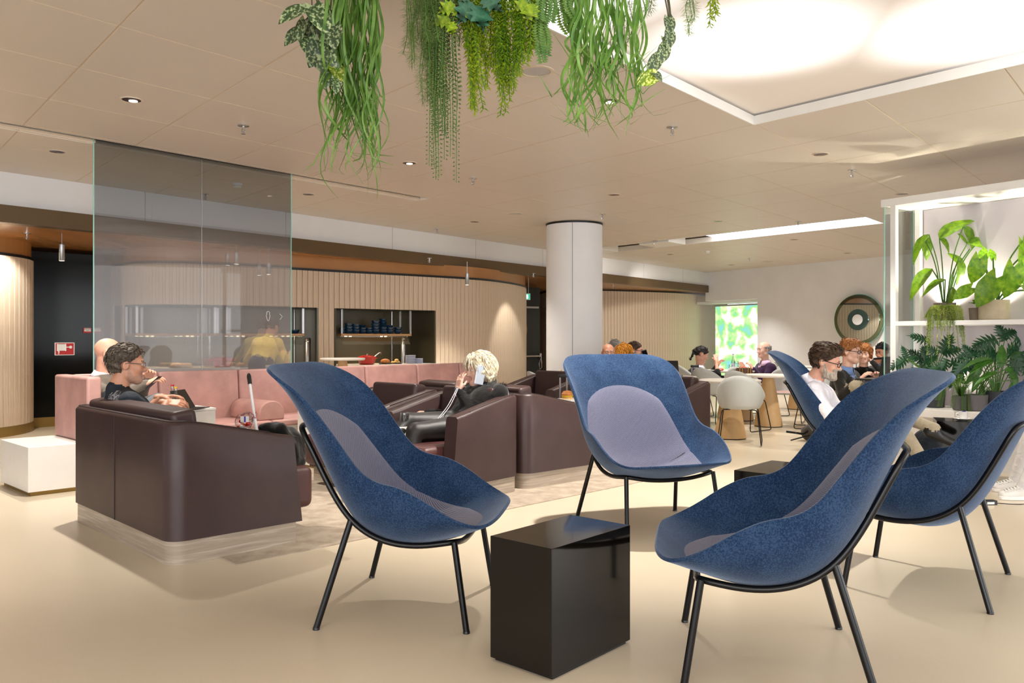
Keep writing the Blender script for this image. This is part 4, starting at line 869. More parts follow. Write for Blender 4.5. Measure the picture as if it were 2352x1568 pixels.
e, k3, t = sign_on(1203, 681, up(1180, 16.9), up(1235, 17.0), 0.0, 'exit_sign', 'green illuminated exit sign hanging under the canopy', 'sign')
M_EXG = m_emit('exit_green', (0.0, 0.50, 0.25, 1), 1.0); M_EXW = m_emit('exit_white', (0.85, 1, 0.92, 1), 1.1)
srect(e, -15.5, 15.5, -7.5, 7.5, M_SIGNWHITE, 'housing', 0, k3, k3); srect(e, -14, 14, -6, 6.2, M_EXG, 'panel', -0.004, k3, k3)
srect(e, 6, 10.5, -5, 5, M_EXW, 'doorway', -0.007, k3, k3)
g = G(); g.add([(x*k3, -0.008, z*k3) for x, z in ((-9, 0), (-4, 0), (-4, 2.5), (0.5, -1), (-4, -4.5), (-4, -2), (-9, -2))], [(0, 1, 2, 3, 4, 5, 6)]); g.obj('arrow', M_EXW, e, smooth=False)
g = G(); g.ell((3.4*k3, -0.01, 3.8*k3), (1.2*k3, 0.002, 1.2*k3)); g.box(2.2*k3, 4.2*k3, -0.01, -0.006, -1*k3, 2.6*k3); g.box(1.2*k3, 2.6*k3, -0.01, -0.006, -5*k3, -0.8*k3); g.box(3.6*k3, 5.2*k3, -0.01, -0.006, -3.6*k3, -0.6*k3); g.obj('running_figure', M_EXW, e, smooth=False)
g = G(); g.tube([(-0.1, 0, 7*k3), (-0.1, 0, 0.55)], 0.004, 5); g.tube([(0.1, 0, 7*k3), (0.1, 0, 0.55)], 0.004, 5); g.obj('hanger', M_STEEL, e)
# ================================================================== ROUND MIRROR
tm = wp(1980); pm = Vector(wq(tm, -0.12)); zm = CAM_H-(734-775)/1900*pm.y
mir = empty('round_mirror', (pm.x, pm.y, zm), atan2(WD.y, WD.x)+radians(9)); tag(mir, 'large round layered mirror on the white end wall', 'mirror')
RX = Matrix.Rotation(pi/2, 4, 'X')
M_MIR = mat('mirror_glass', rgb(215, 225, 222), 0.02, 1.0); M_MIRT = mat('tinted_mirror', rgb(130, 150, 130), 0.04, 1.0, var=0.25, vs=2); M_MIRB = mat('blue_tinted_mirror', rgb(100, 140, 150), 0.05, 1.0, var=0.2, vs=3)
R0 = 0.545
def disc(nm, r, y, m, r1=None, tilt=0):
    g = G(); g.lathe([(r1 or 0, 0), (r, 0), (r, -0.012)], 48, M=Matrix.Translation((0, y, 0)) @ RX @ Matrix.Rotation(tilt, 4, 'Y'), caps=False); return g.obj(nm, m, mir)
disc('backing', R0+0.015, 0.0, M_GEDGE); disc('outer_ring', R0, -0.015, M_MIRT); disc('mirror_disc', R0*0.86, -0.03, M_MIR); disc('inner_ring', R0*0.42, -0.045, M_MIRB); disc('centre_disc', R0*0.21, -0.06, M_WHITE)
# ================================================================== PLANT RACK
RA = Vector((0.568, -0.823)); RF = Vector((3.70, 8.30)); rack_rz = atan2(RA.y, RA.x); RB = Vector((-RA.y, RA.x))   # local X along front, local Y to the back
rack = empty('plant_rack', (RF.x, RF.y, 0), rack_rz); tag(rack, 'white plant rack with glass end and lit back panel', 'rack')
RL = 3.4; RDp = 0.50
g = G(); g.box(0, RL, 0.0, RDp+0.10, 2.505, 2.58); g.obj('top_beam', M_WMETAL, rack, smooth=False, bevel=0.004)
for x in (0.10, 1.72, 3.3):
    for y in (0.0, RDp-0.055): g = G(); g.box(x, x+0.055, y, y+0.055, 0.52, 2.505); g.obj('post', M_WMETAL, rack, smooth=False, bevel=0.003)
g = G(); g.box(0.155, RL, 0.0, RDp, 1.315, 1.36); g.obj('shelf', M_WMETAL, rack, smooth=False, bevel=0.004)
g = G(); g.box(0.05, RL, -0.06, RDp+0.1, 0.44, 0.522); g.obj('ledge', M_CORIAN, rack, smooth=False, bevel=0.004)
g = G(); g.box(0.09, RL-0.04, -0.02, RDp+0.06, 0.0, 0.44); g.obj('plinth', M_CORIAN, rack, smooth=False)
def m_acryl():
    x = NT('frosted_acrylic'); x.b.inputs['Base Color'].default_value = rgb(214, 210, 218); x.b.inputs['Roughness'].default_value = 0.35
    tl = x.n('ShaderNodeBsdfTranslucent'); tl.inputs[0].default_value = rgb(225, 215, 222); mx = x.n('ShaderNodeMixShader'); mx.inputs[0].default_value = 0.45; x.l(x.b.outputs[0], mx.inputs[1]); x.l(tl.outputs[0], mx.inputs[2]); x.l(mx.outputs[0], x.out.inputs[0]); return x.m
g = G(); g.box(0.16, RL, RDp+0.01, RDp+0.02, 0.522, 2.50); g.obj('back_panel', m_acryl(), rack, smooth=False)
g = G(); g.box(0.035, 0.043, 0.0, RDp+0.02, 0.53, 2.505); g.obj('glass_end', M_GLASS, rack, smooth=False)
for y in (0.0, RDp+0.02): g = G(); g.box(0.034, 0.044, y-0.003, y+0.003, 0.53, 2.505); g.obj('glass_edge', M_GEDGE, rack, smooth=False)
g = G(); g.box(0.2, 1.6, -0.005, 0.0, 0.6, 0.6); 
def rk(x, y, z): p = RF+RA*x+RB*y; return (p.x, p.y, z)
# grow lights standing between the pots
for x, z, zt, pw in ((0.40, 1.36, 2.4, 50), (0.86, 1.36, 2.4, 48), (1.3, 1.36, 2.4, 40), (0.62, 0.522, 1.25, 12)):
    gl_ = empty('uplight', rk(x, 0.40, z)); tag(gl_, {0.40: 'small uplight behind the taupe pot on the shelf', 0.86: 'small uplight left of the beige pot on the shelf', 1.3: 'small uplight at the right end of the shelf', 0.62: 'small uplight among the pots on the ledge'}[x], 'lamp')
    lathe_obj('lamp_body', [(0, 0), (0.03, 0), (0.03, 0.05), (0.024, 0.052)], M_WMETAL, (0, 0, 0), gl_, 16); lathe_obj('lens', [(0, 0.05), (0.024, 0.05)], M_DLB, (0, 0, 0), gl_, 16)
    l = spot('uplight_beam', (0, 0, 0.058), pw, 125, 0.6, 0.02, (1, 0.93, 0.72), aim=(-0.05, -0.15, 0.9), parent=gl_)
# ================================================================== PLANTS
def lf(name, r, **k): return m_leaf(name, *r, **k)
ML_GRASS = m_leaf('bright_grass_green', rgb(76, 124, 40), rgb(140, 180, 86), 9, rough=0.35, transl=0.3)
ML_BEAD = m_leaf('bead_green', rgb(84, 112, 50), rgb(134, 160, 82), 14, transl=0.2)
ML_NEEDLE = m_leaf('needle_green', rgb(104, 132, 72), rgb(158, 182, 112), 9, transl=0.3)
ML_LIME = m_leaf('lime_leaf', rgb(98, 146, 22), rgb(186, 204, 52), 4, transl=0.4)
ML_LOBED = m_leaf('blue_green_leaf', rgb(42, 92, 70), rgb(70, 122, 92), 8, transl=0.2)
ML_POTHOS = m_leaf('variegated_leaf', rgb(54, 76, 46), rgb(98, 116, 74), 8, var=rgb(164, 178, 134), transl=0.15)
ML_POTHOS2 = m_leaf('yellow_variegated_leaf', rgb(120, 150, 20), rgb(180, 196, 60), 8, var=rgb(222, 226, 150), transl=0.35)
ML_FERN = m_leaf('fern_green', rgb(70, 128, 44), rgb(140, 176, 78), 8, transl=0.35)
ML_BANANA = m_leaf('broad_leaf_green', rgb(50, 88, 22), rgb(118, 152, 30), 5, transl=0.45)
ML_ALO = m_leaf('alocasia_green', rgb(58, 118, 16), rgb(140, 176, 36), 5, transl=0.45)
ML_PHIL = m_leaf('philodendron_green', rgb(18, 58, 34), rgb(44, 96, 54), 7, transl=0.2)
ML_SPATH = m_leaf('glossy_leaf_green', rgb(30, 84, 26), rgb(92, 140, 56), 5, transl=0.25)
M_STEM = mat('green_stem', rgb(74, 112, 44), 0.5, var=0.2); M_STEM2 = mat('dark_stem', rgb(70, 66, 40), 0.6, var=0.2); M_SOIL = mat('soil', rgb(50, 38, 28), 0.95, var=0.3, bump=0.4)
def P3(px, py, d): return Vector((ray(px)*d, d, CAM_H-(py-775)/1900*d))
def leaf_mesh(name, m, L=1.0, W=0.3, nu=5, nv=10, fold=0.25, droop=0.35, heart=0.0, wavy=0.0, tip=1.0):
    g = G()
    def f(u, v):
        t = v; w = W*(sin(pi*min(1, t**0.75*0.985+0.012)))**0.8*tip
        if heart and t < 0.25: w = W*(0.55+0.45*(t/0.25))
        x = (u*2-1)*w; y = L*t-(heart*abs(u*2-1)*L*0.35*max(0, 1-t*3) if heart else 0)
        return (x, y, fold*abs(x)-droop*L*t*t+wavy*sin(t*22)*abs(x))
    g.grid(f, nu, nv); return g.mesh(name, m, ang=180)
# ---- hanging planter (support hangs over the frame)
HP = empty('hanging_planter', (0, 3.95, 2.835)); tag(HP, 'black ceiling planter bar from which the foliage hangs', 'planter')
g = G(); g.box(-1.0, 0.98, -0.09, 0.06, 0.035, 0.075); g.obj('trough', M_BLACKPL, HP, smooth=False, bevel=0.006)
for x in (-0.85, 0.85): g = G(); g.tube([(x, 0, 0.05), (x, 0, H-2.835+0.1)], 0.008, 8); g.obj('hanger', M_BLACKPL, HP)
HT = 2.84
def ribbon(g, pts, w, tw=0.0):
    pts = [Vector(p) for p in pts]; n = len(pts); vs = []; a0 = random.uniform(0, pi)
    for i, p in enumerate(pts):
        t = (pts[min(i+1, n-1)]-pts[max(i-1, 0)]).normalized(); a = a0+tw*i/n
        x = Vector((cos(a), sin(a), 0)); x = (x-t*x.dot(t)).normalized(); k = w*(1-(i/(n-1))**4*0.9)*(0.75+0.25*sin(pi*i/(n-1)))
        nrm = t.cross(x)
        vs += [p-x*k, p+nrm*k*0.35, p+x*k]
    fs = []
    for i in range(n-1):
        b = i*3; fs += [(b, b+1, b+4, b+3), (b+1, b+2, b+5, b+4)]
    g.add(vs, fs)
def hang_grass(name, label, x0, x1, y, zmin, n, curl, w=0.0052):
    e = empty(name, ((x0+x1)/2, y, HT)); tag(e, label, 'hanging plant'); g = G(); cx = (x0+x1)/2
    for k in range(n):
        x = random.uniform(x0, x1)-cx; yy = random.uniform(-0.07, 0.07); L = (HT-zmin)*random.choice((random.uniform(0.55, 0.8), random.uniform(0.78, 1.0)))
        ph = random.uniform(0, 6); am = random.uniform(0.01, 0.034); P = []; dx = random.uniform(-0.03, 0.03); cu = random.uniform(-1, 1)*curl; fr = random.uniform(6, 14)
        m = 22
        for i in range(m+1):
            t = i/m; z = -L*t; a = am*(0.4+1.6*t)
            P.append((x+dx*t+a*sin(fr*t+ph)+cu*max(0, t-0.72)**2*1.3, yy+a*cos(fr*0.8*t+ph)+curl*0.7*sin(ph)*max(0, t-0.72)**2*1.5, z+abs(cu)*max(0, t-0.86)*0.9))
        ribbon(g, P, w*random.uniform(0.7, 1.25), random.uniform(-4, 4))
    o = g.obj('blades', ML_GRASS, e, ang=180); o['kind'] = 'stuff'
    return e
ex = lambda px, d: ray(px)*d
hang_grass('hanging_grass', 'long hanging grass nearly reaching the left blue chair height', ex(752, 3.9), ex(872, 3.9), 3.9, P3(800, 478, 3.9).z, 80, 1.0, 0.0082)
hang_grass('hanging_grass', 'curly hanging grass in front of the tray edge', ex(1305, 3.9), ex(1478, 3.9), 3.9, P3(1400, 345, 3.9).z, 66, 1.6, 0.0085)
def sprig(g, pts, fn, step):
    """walk along pts placing leaflets by fn(p, t, k)"""
    P = cat_rom(pts, 6); acc = 0; k = 0
    for a, b in zip(P, P[1:]):
        L = (b-a).length; t = (b-a).normalized()
        while acc < L: fn(g, a+t*acc, t, k); k += 1; acc += step
        acc -= L
def blade(g, p, d, L, w, up=Vector((0, 0, 1))):
    d = d.normalized(); s = d.cross(up)
    if s.length < 1e-3: s = d.cross(Vector((1, 0, 0)))
    s = s.normalized(); n = s.cross(d)*w*0.35
    g.add([p, p+d*L*0.45+s*w+n, p+d*L, p+d*L*0.45-s*w+n, p+d*L*0.45-n], [(0, 1, 4), (1, 2, 4), (2, 3, 4), (3, 0, 4)])
def garland(name, label, m, specs, kind, d, cat='hanging plant'):
    """specs: (px_top, px_end, py_end, n strands, spread px)"""
    xs = [q[0] for q in specs]; e = empty(name, (ex(sum(xs)/len(xs), d), d, HT)); tag(e, label, cat); o = Vector(e.location); g = G(); gs_ = G()
    for (pa, pb, py, n, spd) in specs:
        for q in range(n):
            a = Vector((ex(pa+random.uniform(-spd, spd), d), d+random.uniform(-0.07, 0.07), HT)); L1 = random.uniform(0.72, 1.0) if q else 1.0
            b = P3(pb+random.uniform(-spd, spd), 775, d); b.z = HT-(HT-P3(pb, py, d).z)*L1; b.y = a.y+random.uniform(-0.04, 0.04)
            mid = a.lerp(b, 0.5)+Vector((random.uniform(-0.02, 0.02), random.uniform(-0.02, 0.02), 0))
            pts = [p-o for p in (a, a.lerp(mid, 0.5)+Vector((random.uniform(-.01, .01), 0, 0)), mid, mid.lerp(b, 0.5)+Vector((random.uniform(-.012, .012), 0, 0)), b)]
            gs_.tube(cat_rom(pts, 4), 0.0016, 4)
            if kind == 'leaf':
                def fn(g, p, t, k):
                    a = k*2.4; s = Vector((cos(a), sin(a)*0.8, 0)); blade(g, p, t*0.75+s, random.uniform(0.024, 0.034), 0.006, s)
                sprig(g, pts, fn, 0.0075)
            elif kind == 'bead':
                def fn(g, p, t, k):
                    a = k*pi+0.4*sin(k); s = Vector((cos(a), sin(a)*0.5, 0)); c = p+s*0.008; sc = 0.0105 if p.z > -0.5 else 0.0075
                    dd = (t*0.5+s).normalized(); u = dd.cross(Vector((0, 1, 0.1))).normalized(); w = dd.cross(u); r = sc*0.5
                    g.add([c, c+dd*sc*0.6+u*r, c+dd*sc*0.6+w*r, c+dd*sc*0.6-u*r, c+dd*sc*0.6-w*r, c+dd*sc*1.5], [(0, 1, 2), (0, 2, 3), (0, 3, 4), (0, 4, 1), (5, 2, 1), (5, 3, 2), (5, 4, 3), (5, 1, 4)])
                sprig(g, pts, fn, 0.0105)
            elif kind == 'needle':
                def fn(g, p, t, k):
                    for _ in range(9):
                        s = Vector((random.uniform(-1, 1), random.uniform(-1, 1), random.uniform(-0.2, 0.4))).normalized(); blade(g, p, t*0.45+s, random.uniform(0.03, 0.05), 0.0012)
                sprig(g, pts, fn, 0.016)
            elif kind == 'fern':
                def fn(g, p, t, k):
                    s = Vector((1, 0.25, 0)) if k % 2 else Vector((-1, -0.25, 0)); blade(g, p, s+t*0.35, random.uniform(0.026, 0.036), 0.0075, Vector((0, 1, 0)))
                sprig(g, pts, fn, 0.0062)
    gs_.obj('stems', M_STEM, e)
    o2 = g.obj('leaves', m, e, ang=180); o2['kind'] = 'stuff'; return e
garland('hanging_bead_plant', 'hanging plant with long bead-like strings at centre left', ML_BEAD, [(1000, 992, 408, 4, 10), (1020, 1020, 415, 5, 14), (1035, 1040, 410, 4, 8), (1010, 1010, 330, 9, 26)], 'bead', 3.92)
garland('hanging_needle_fern', 'feathery needle-leaved hanging plant left of the bead strings', ML_NEEDLE, [(945, 938, 145, 5, 14), (985, 982, 235, 6, 12), (1005, 1000, 140, 6, 22), (965, 960, 100, 5, 16), (1040, 1048, 100, 4, 10), (980, 975, 150, 6, 16)], 'needle', 3.9)
garland('hanging_lime_plant', 'lime green small-leaved hanging plant in the middle', ML_LIME, [(1080, 1098, 258, 9, 18), (1105, 1100, 200, 11, 24), (1130, 1122, 160, 7, 16), (1150, 1160, 262, 10, 12), (1160, 1158, 200, 12, 20), (1185, 1186, 208, 8, 10), (1200, 1205, 160, 9, 18), (1218, 1212, 130, 9, 18), (1232, 1232, 115, 6, 14), (1065, 1072, 120, 6, 14)], 'leaf', 3.92)
garland('hanging_lime_sprig', 'short yellow-green sprig in front of the lit tray', ML_LIME, [(1628, 1630, 68, 2, 3), (1642, 1644, 40, 2, 4)], 'leaf', 3.95)
garland('hanging_needle_sprig', 'short needle-leaved sprig in front of the lit tray', ML_NEEDLE, [(1587, 1584, 82, 2, 4), (1590, 1590, 50, 2, 5)], 'needle', 3.95)
garland('hanging_needle_tuft', 'needle-leaved tuft right behind the curly grass', ML_NEEDLE, [(1500, 1478, 40, 3, 8), (1445, 1440, 100, 2, 8)], 'needle', 3.98)
garland('hanging_fern', 'pale hanging fern left of the curly grass', ML_FERN, [(1235, 1250, 145, 3, 8), (1245, 1240, 70, 3, 10), (1290, 1318, 60, 3, 12), (1265, 1258, 60, 2, 8)], 'fern', 3.9)
# variegated vines with single large leaves
pm_ = leaf_mesh('leaf', ML_POTHOS, 1, 0.36, 6, 9, 0.18, 0.25, 0.6); pm2 = leaf_mesh('leaf', ML_POTHOS2, 1, 0.36, 6, 9, 0.18, 0.25, 0.6)
def place_leaf(parent, me, base, d, scale, up=(0, 0, 1), roll=0.0, name='leaf'):
    M = frame(base, d, up) @ Matrix.Rotation(roll, 4, 'Y'); o = inst(name, me, parent, M @ Matrix.Diagonal((scale, scale, scale, 1))); return o
vine = empty('hanging_pothos', (ex(735, 3.9), 3.9, HT)); tag(vine, 'white-marbled leafy vine at the left end of the hanging plants', 'hanging plant'); o = Vector(vine.location); g = G()
leaves = [(700, 20, -150, 60), (722, 15, -60, 66), (760, 25, -80, 60), (690, 70, -140, 44), (706, 85, -75, 48), (735, 60, -95, 60), (752, 90, -80, 56), (725, 105, -70, 60), (745, 130, -60, 56), (760, 120, -95, 50), (765, 150, -50, 42), (770, 180, -80, 32), (715, 50, -120, 50), (740, 20, -100, 60), (768, 60, -90, 50), (700, 45, -110, 46), (755, 165, -100, 36), (735, 95, -110, 55)]
for k, (px, py, an, sz) in enumerate(leaves):
    p = P3(px, py, 3.9+random.uniform(-0.07, 0.05))-o; a = radians(an); place_leaf(vine, pm_ if k not in (10,) else pm2, p, (cos(a), random.uniform(-0.5, 0.0), sin(a)), sz/1900*3.9*1.15, (random.uniform(-0.3, 0.3), -1, 0.4), random.uniform(-0.5, 0.5))
for q in range(4):
    g.tube(cat_rom([Vector((random.uniform(-0.06, 0.08), random.uniform(-0.04, 0.04), 0)), P3(720+12*q, 60, 3.9)-o, P3(745+6*q, 130+10*q, 3.9)-o], 6), 0.0028, 5)
g.obj('stems', M_STEM2, vine)
vine2 = empty('hanging_root_vine', (ex(1535, 3.93), 3.93, HT)); tag(vine2, 'bare brown vine with a yellow leaf at its tip', 'hanging plant'); o = Vector(vine2.location); g = G()
for q in range(5):
    s = random.uniform(-6, 6); g.tube(cat_rom([P3(1528+s*2, -30, 3.93)-o, P3(1538+s, 40, 3.93)-o, P3(1530+s, 90, 3.93)-o, P3(1518+s, 130, 3.93)-o, P3(1498+s, 172, 3.93)-o], 6), 0.0035, 5)
g.obj('stems', M_STEM2, vine2)
for (px, py, an, sz, me) in ((1535, 40, -80, 40, pm_), (1537, 70, -85, 42, pm_), (1528, 105, -105, 45, pm_), (1512, 130, -120, 46, pm_), (1525, 85, -60, 30, pm_), (1506, 172, -155, 50, pm2), (1500, 165, -40, 30, pm_)):
    a = radians(an); place_leaf(vine2, me, P3(px, py, 3.91)-o, (cos(a), -0.2, sin(a)), sz/1900*3.9, (0.2, -1, 0.3), random.uniform(-0.6, 0.6))
# large lobed leaves
def lobed(name, m):
    R = []
    half = [(0, 0), (0.10, 0.05), (0.30, 0.10), (0.22, 0.24), (0.46, 0.34), (0.30, 0.44), (0.44, 0.66), (0.24, 0.64), (0.20, 0.82), (0.08, 0.80), (0, 1.05)]
    g = G(); n = len(half); vs = []
    for s in (-1, 1):
        for x, y in half: vs.append((s*x, y, 0.10*x-0.22*y*y))
    mid = [(0, y, -0.22*y*y-0.02) for x, y in half]
    vs += mid; fs = []
    for s in (0, 1):
        for i in range(n-1):
            f = (s*n+i, s*n+i+1, 2*n+i+1, 2*n+i); fs.append(f if s else f[::-1])
    g.add(vs, fs); return g.mesh(name, m, ang=180)
lm = lobed('leaf', ML_LOBED); lm2 = lobed('leaf', ML_LIME)
hl = empty('hanging_ivy', (ex(1090, 3.85), 3.85, HT)); tag(hl, 'large blue-green lobed ivy leaves above the lime garlands', 'hanging plant'); o = Vector(hl.location); g = G()
for (px, py, an, sz, me) in ((1085, 5, -120, 62, lm), (1095, 12, -70, 66, lm), (1105, 0, -25, 58, lm), (1080, 0, 165, 40, lm), (1045, 10, -150, 44, lm2), (1035, 45, -165, 42, lm2), (1035, 50, -80, 34, lm2), (1225, 8, -110, 50, lm2), (1212, 5, -150, 40, lm2), (1060, 15, -100, 40, lm2)):
    a = radians(an); place_leaf(hl, me, P3(px, py, 3.84)-o, (cos(a), -0.35, sin(a)), sz/1900*3.9, (0, -1, 0.5), random.uniform(-0.4, 0.4))
for px, py in ((1090, 5), (1040, 48), (1220, 8)): g.tube(cat_rom([Vector((0, 0, 0)), (P3(px, py, 3.84)-o)*0.6+Vector((0, 0, 0.02)), P3(px, py, 3.84)-o], 6), 0.003, 5)
g.obj('stems', M_STEM, hl)
# ================================================================== POTTED PLANTS ON THE RACK
def potm(nm, c): return mat(nm, c, 0.8, var=0.08, vs=14, bump=0.15, bs=120)
M_POTG = potm('taupe_pot', rgb(128, 112, 98)); M_POTB = potm('beige_pot', rgb(176, 160, 136)); M_POTD = potm('charcoal_pot', rgb(52, 54, 58)); M_POTM = potm('grey_pot', rgb(92, 88, 88))
def potted(name, label, x, y, z, r, h, m, taper=0.9):
    e = empty(name, rk(x, y, z), 0); tag(e, label, 'potted plant')
    pt = lathe_obj('pot', [(0, 0), (r*taper-0.01, 0), (r*taper, 0.01), (r, h), (r-0.012, h), (r*0.9-0.012, h-0.02)], m, (0, 0, 0), e, 32)
    lathe_obj('soil', [(0, h-0.022), (r*0.95-0.006, h-0.025)], M_SOIL, (0, 0, 0), pt, 24); return e
def stems_leaves(e, z0, items, me, leafscale, sm=M_STEM, r=0.005, name='leaf'):
    """items: (tip point local, leaf dir, size, up)"""
    g = G()
    for tip, d, sz, upv in items:
        tip = Vector(tip); base = Vector((tip.x*0.08, tip.y*0.08, z0)); mid = base.lerp(tip, 0.55)+Vector((-tip.x*0.12, -tip.y*0.12, 0.04))
        g.tube(cat_rom([base, mid, tip], 6), [r*1.1]*6+[r*0.7]*7 if False else r, 6)
        place_leaf(e, me, tip, d, sz*leafscale, upv, random.uniform(-0.35, 0.35), name)
    g.obj('stems', sm, e)
ban = leaf_mesh('leaf', ML_BANANA, 1, 0.22, 6, 12, 0.3, 0.5, wavy=0.03); alo = leaf_mesh('leaf', ML_ALO, 1, 0.36, 6, 12, 0.18, 0.3, 0.8, 0.05); spa = leaf_mesh('leaf', ML_SPATH, 1, 0.2, 5, 10, 0.3, 0.45, wavy=0.04)
def split_leaf(name, m):
    g = G(); n = 7
    g.tube([(0, 0, 0), (0, 0.5, -0.03), (0, 0.98, -0.16)], 0.012, 4)
    for k in range(n):
        t = (k+0.2)/n; L = 0.46*sin(pi*(0.25+0.68*t))*1.0; w = 0.085
        for s in (-1, 1):
            b = Vector((0, t*0.95, -0.17*t*t)); d = Vector((s*1.0, 0.35+1.1*t*0.8-0.5*(1-t), -0.1)).normalized(); q = Vector((-d.y*s, d.x*s, 0)).normalized()
            z = Vector((0, 0, -1)); P = [b-q*w*0.9, b+q*w*0.9, b+d*L*0.5+q*w*0.75+z*0.03*L, b+d*L+z*0.22*L, b+d*L*0.5-q*w*0.75+z*0.03*L]
            f = (0, 1, 2, 3, 4); g.add(P, [f if s < 0 else f[::-1]])
    d = Vector((0, 1, -0.25)); g.add([(-0.05, 0.9, -0.14), (0.05, 0.9, -0.14), (0, 1.2, -0.3)], [(0, 1, 2)]); return g.mesh(name, m, ang=180)
spl = split_leaf('leaf', ML_PHIL)
# 1 big arching leaves, taupe pot  (coordinates given as picture offsets from the pot, in metres)
mpx = 8.05/1900
def rel(dx, dy, dd=0.0): return (dx*mpx, dd, -dy*mpx)
b1 = potted('broad_leaf_plant', 'tall arching broad-leaved plant in a taupe pot on the shelf', 0.516, 0.24, 1.36, 0.10, 0.175, M_POTG)
ox, oy = 2166, 735
def it(px, py, px2, py2, sz, dd=0.0, up_=(0, -1, 0.4), dy=0.0):
    d = Vector(((px2-px), dy, -(py2-py))); L = math.hypot(px2-px, py2-py); return (rel(px-ox, py-oy, dd), d, sz*L*mpx, up_)
stems_leaves(b1, 0.15, [it(2160, 546, 2208, 490, 1.15, 0.05, (0.5, -0.5, 1), -20), it(2118, 540, 2072, 580, 1.1, -0.1, (0, -0.3, 1)), it(2112, 542, 2130, 592, 1.1, -0.05), it(2198, 522, 2236, 562, 1.1, -0.08, (0, -1, 0.5)), it(2254, 540, 2326, 525, 1.1, 0.0, (0, -0.4, 1)), it(2212, 558, 2278, 556, 1.2, -0.05, (0, -0.9, 0.6)), it(2160, 545, 2196, 570, 1.1, 0.05), it(2122, 618, 2068, 660, 1.1, -0.12, (0, -0.3, 1)), it(2155, 642, 2106, 655, 1.1, -0.1, (0, -0.5, 1)), it(2184, 598, 2194, 640, 1.3, -0.12, (0, -1, 0.3)), it(2165, 660, 2168, 700, 1.2, -0.15, (0, -1, 0.2)), it(2220, 605, 2195, 575, 1.0, 0.1), it(2240, 560, 2216, 530, 1.0, 0.08)], ban, 1.0, r=0.006)
ox, oy = 2278, 733
b2 = potted('alocasia', 'heart-leaved plant in a wide beige pot on the shelf', 0.971, 0.24, 1.36, 0.128, 0.185, M_POTB, 0.97)
stems_leaves(b2, 0.16, [it(2240, 600, 2230, 640, 1.3, -0.05), it(2255, 645, 2215, 700, 1.0, -0.2), it(2300, 620, 2292, 680, 1.1, -0.15), it(2330, 590, 2345, 650, 1.1, -0.1), it(2215, 665, 2185, 680, 1.2, -0.1), it(2320, 660, 2355, 690, 1.1, -0.15), it(2265, 600, 2275, 570, 1.0, 0.1), it(2290, 596, 2288, 585, 2.0, 0.1), it(2340, 560, 2352, 600, 1.2, 0.0), it(2340, 670, 2344, 705, 1.3, -0.2)], alo, 1.0, r=0.008)
b3 = potted('trailing_succulent', 'fine trailing plant spilling over the shelf edge', 0.60, 0.09, 1.36, 0.085, 0.12, M_POTG); g = G(); gs_ = G()
for k in range(70):
    a = random.uniform(pi, 2*pi) if k < 60 else random.uniform(0, pi); q = Vector((cos(a), sin(a), 0)); side = RA*q.x+RB*q.y*1.0; q = Vector((side.x, side.y, 0)); L = random.choice((random.uniform(0.05, 0.2), random.uniform(0.12, 0.42))) if q.y < 0.3 else 0.05
    pts = [Vector((0, 0, 0.11))+q*0.05, Vector((0, 0, 0.14))+q*0.10, Vector((0, 0, 0.08))+q*0.15, Vector((random.uniform(-.02, .02), 0, 0.08-L))+q*0.165]
    def fn(g, p, t, k):
        for _ in range(3): s = Vector((random.uniform(-1, 1), random.uniform(-1, 1), random.uniform(-.5, .6))); blade(g, p, s, 0.014, 0.0055)
    sprig(g, pts, fn, 0.011); gs_.tube(pts, 0.0012, 4)
gs_.obj('stems', M_STEM, b3); o_ = g.obj('leaves', m_leaf('pale_trailing_leaf', rgb(130, 156, 56), rgb(206, 216, 120), 8, transl=0.4), b3, ang=180); o_['kind'] = 'stuff'
b3b = potted('shelf_plant', 'small plant in a taupe pot between trailing and heart-leaved plants', 0.79, 0.30, 1.36, 0.07, 0.12, M_POTG)
stems_leaves(b3b, 0.1, [((0.02*k-0.04, -0.03, 0.16+0.02*(k % 2)), (0.4*(k-2), -0.5, 0.3), 0.09, (0, 0, 1)) for k in range(5)], alo, 1.0)
# ledge: split-leaf philodendrons, spathiphyllum, fern
def philo(name, label, x, y, r, h, m, items, cx_, cy_):
    global ox, oy
    ox, oy = cx_, cy_; e = potted(name, label, x, y, 0.522, r, h, m); stems_leaves(e, h-0.03, [it(*q) for q in items], spl, 1.0, r=0.0045); return e
philo('split_leaf_philodendron', 'split-leaf philodendron in a charcoal pot on the ledge', 0.431, 0.20, 0.105, 0.175, M_POTD, [(2128, 772, 2098, 760, 1.3, -0.05), (2158, 800, 2178, 768, 1.3, -0.05), (2150, 800, 2130, 790, 1.5, -0.05), (2160, 815, 2150, 838, 1.4, -0.12), (2170, 800, 2200, 790, 1.3, 0.0), (2092, 815, 2072, 830, 1.6, 0.1), (2095, 812, 2090, 795, 1.6, 0.1), (2098, 815, 2112, 812, 1.8, 0.1), (2178, 840, 2200, 862, 1.3, -0.1), (2150, 830, 2125, 845, 1.3, -0.1), (2180, 822, 2215, 835, 1.2, -0.05), (2165, 845, 2170, 880, 1.0, -0.15)], 2145, 925)
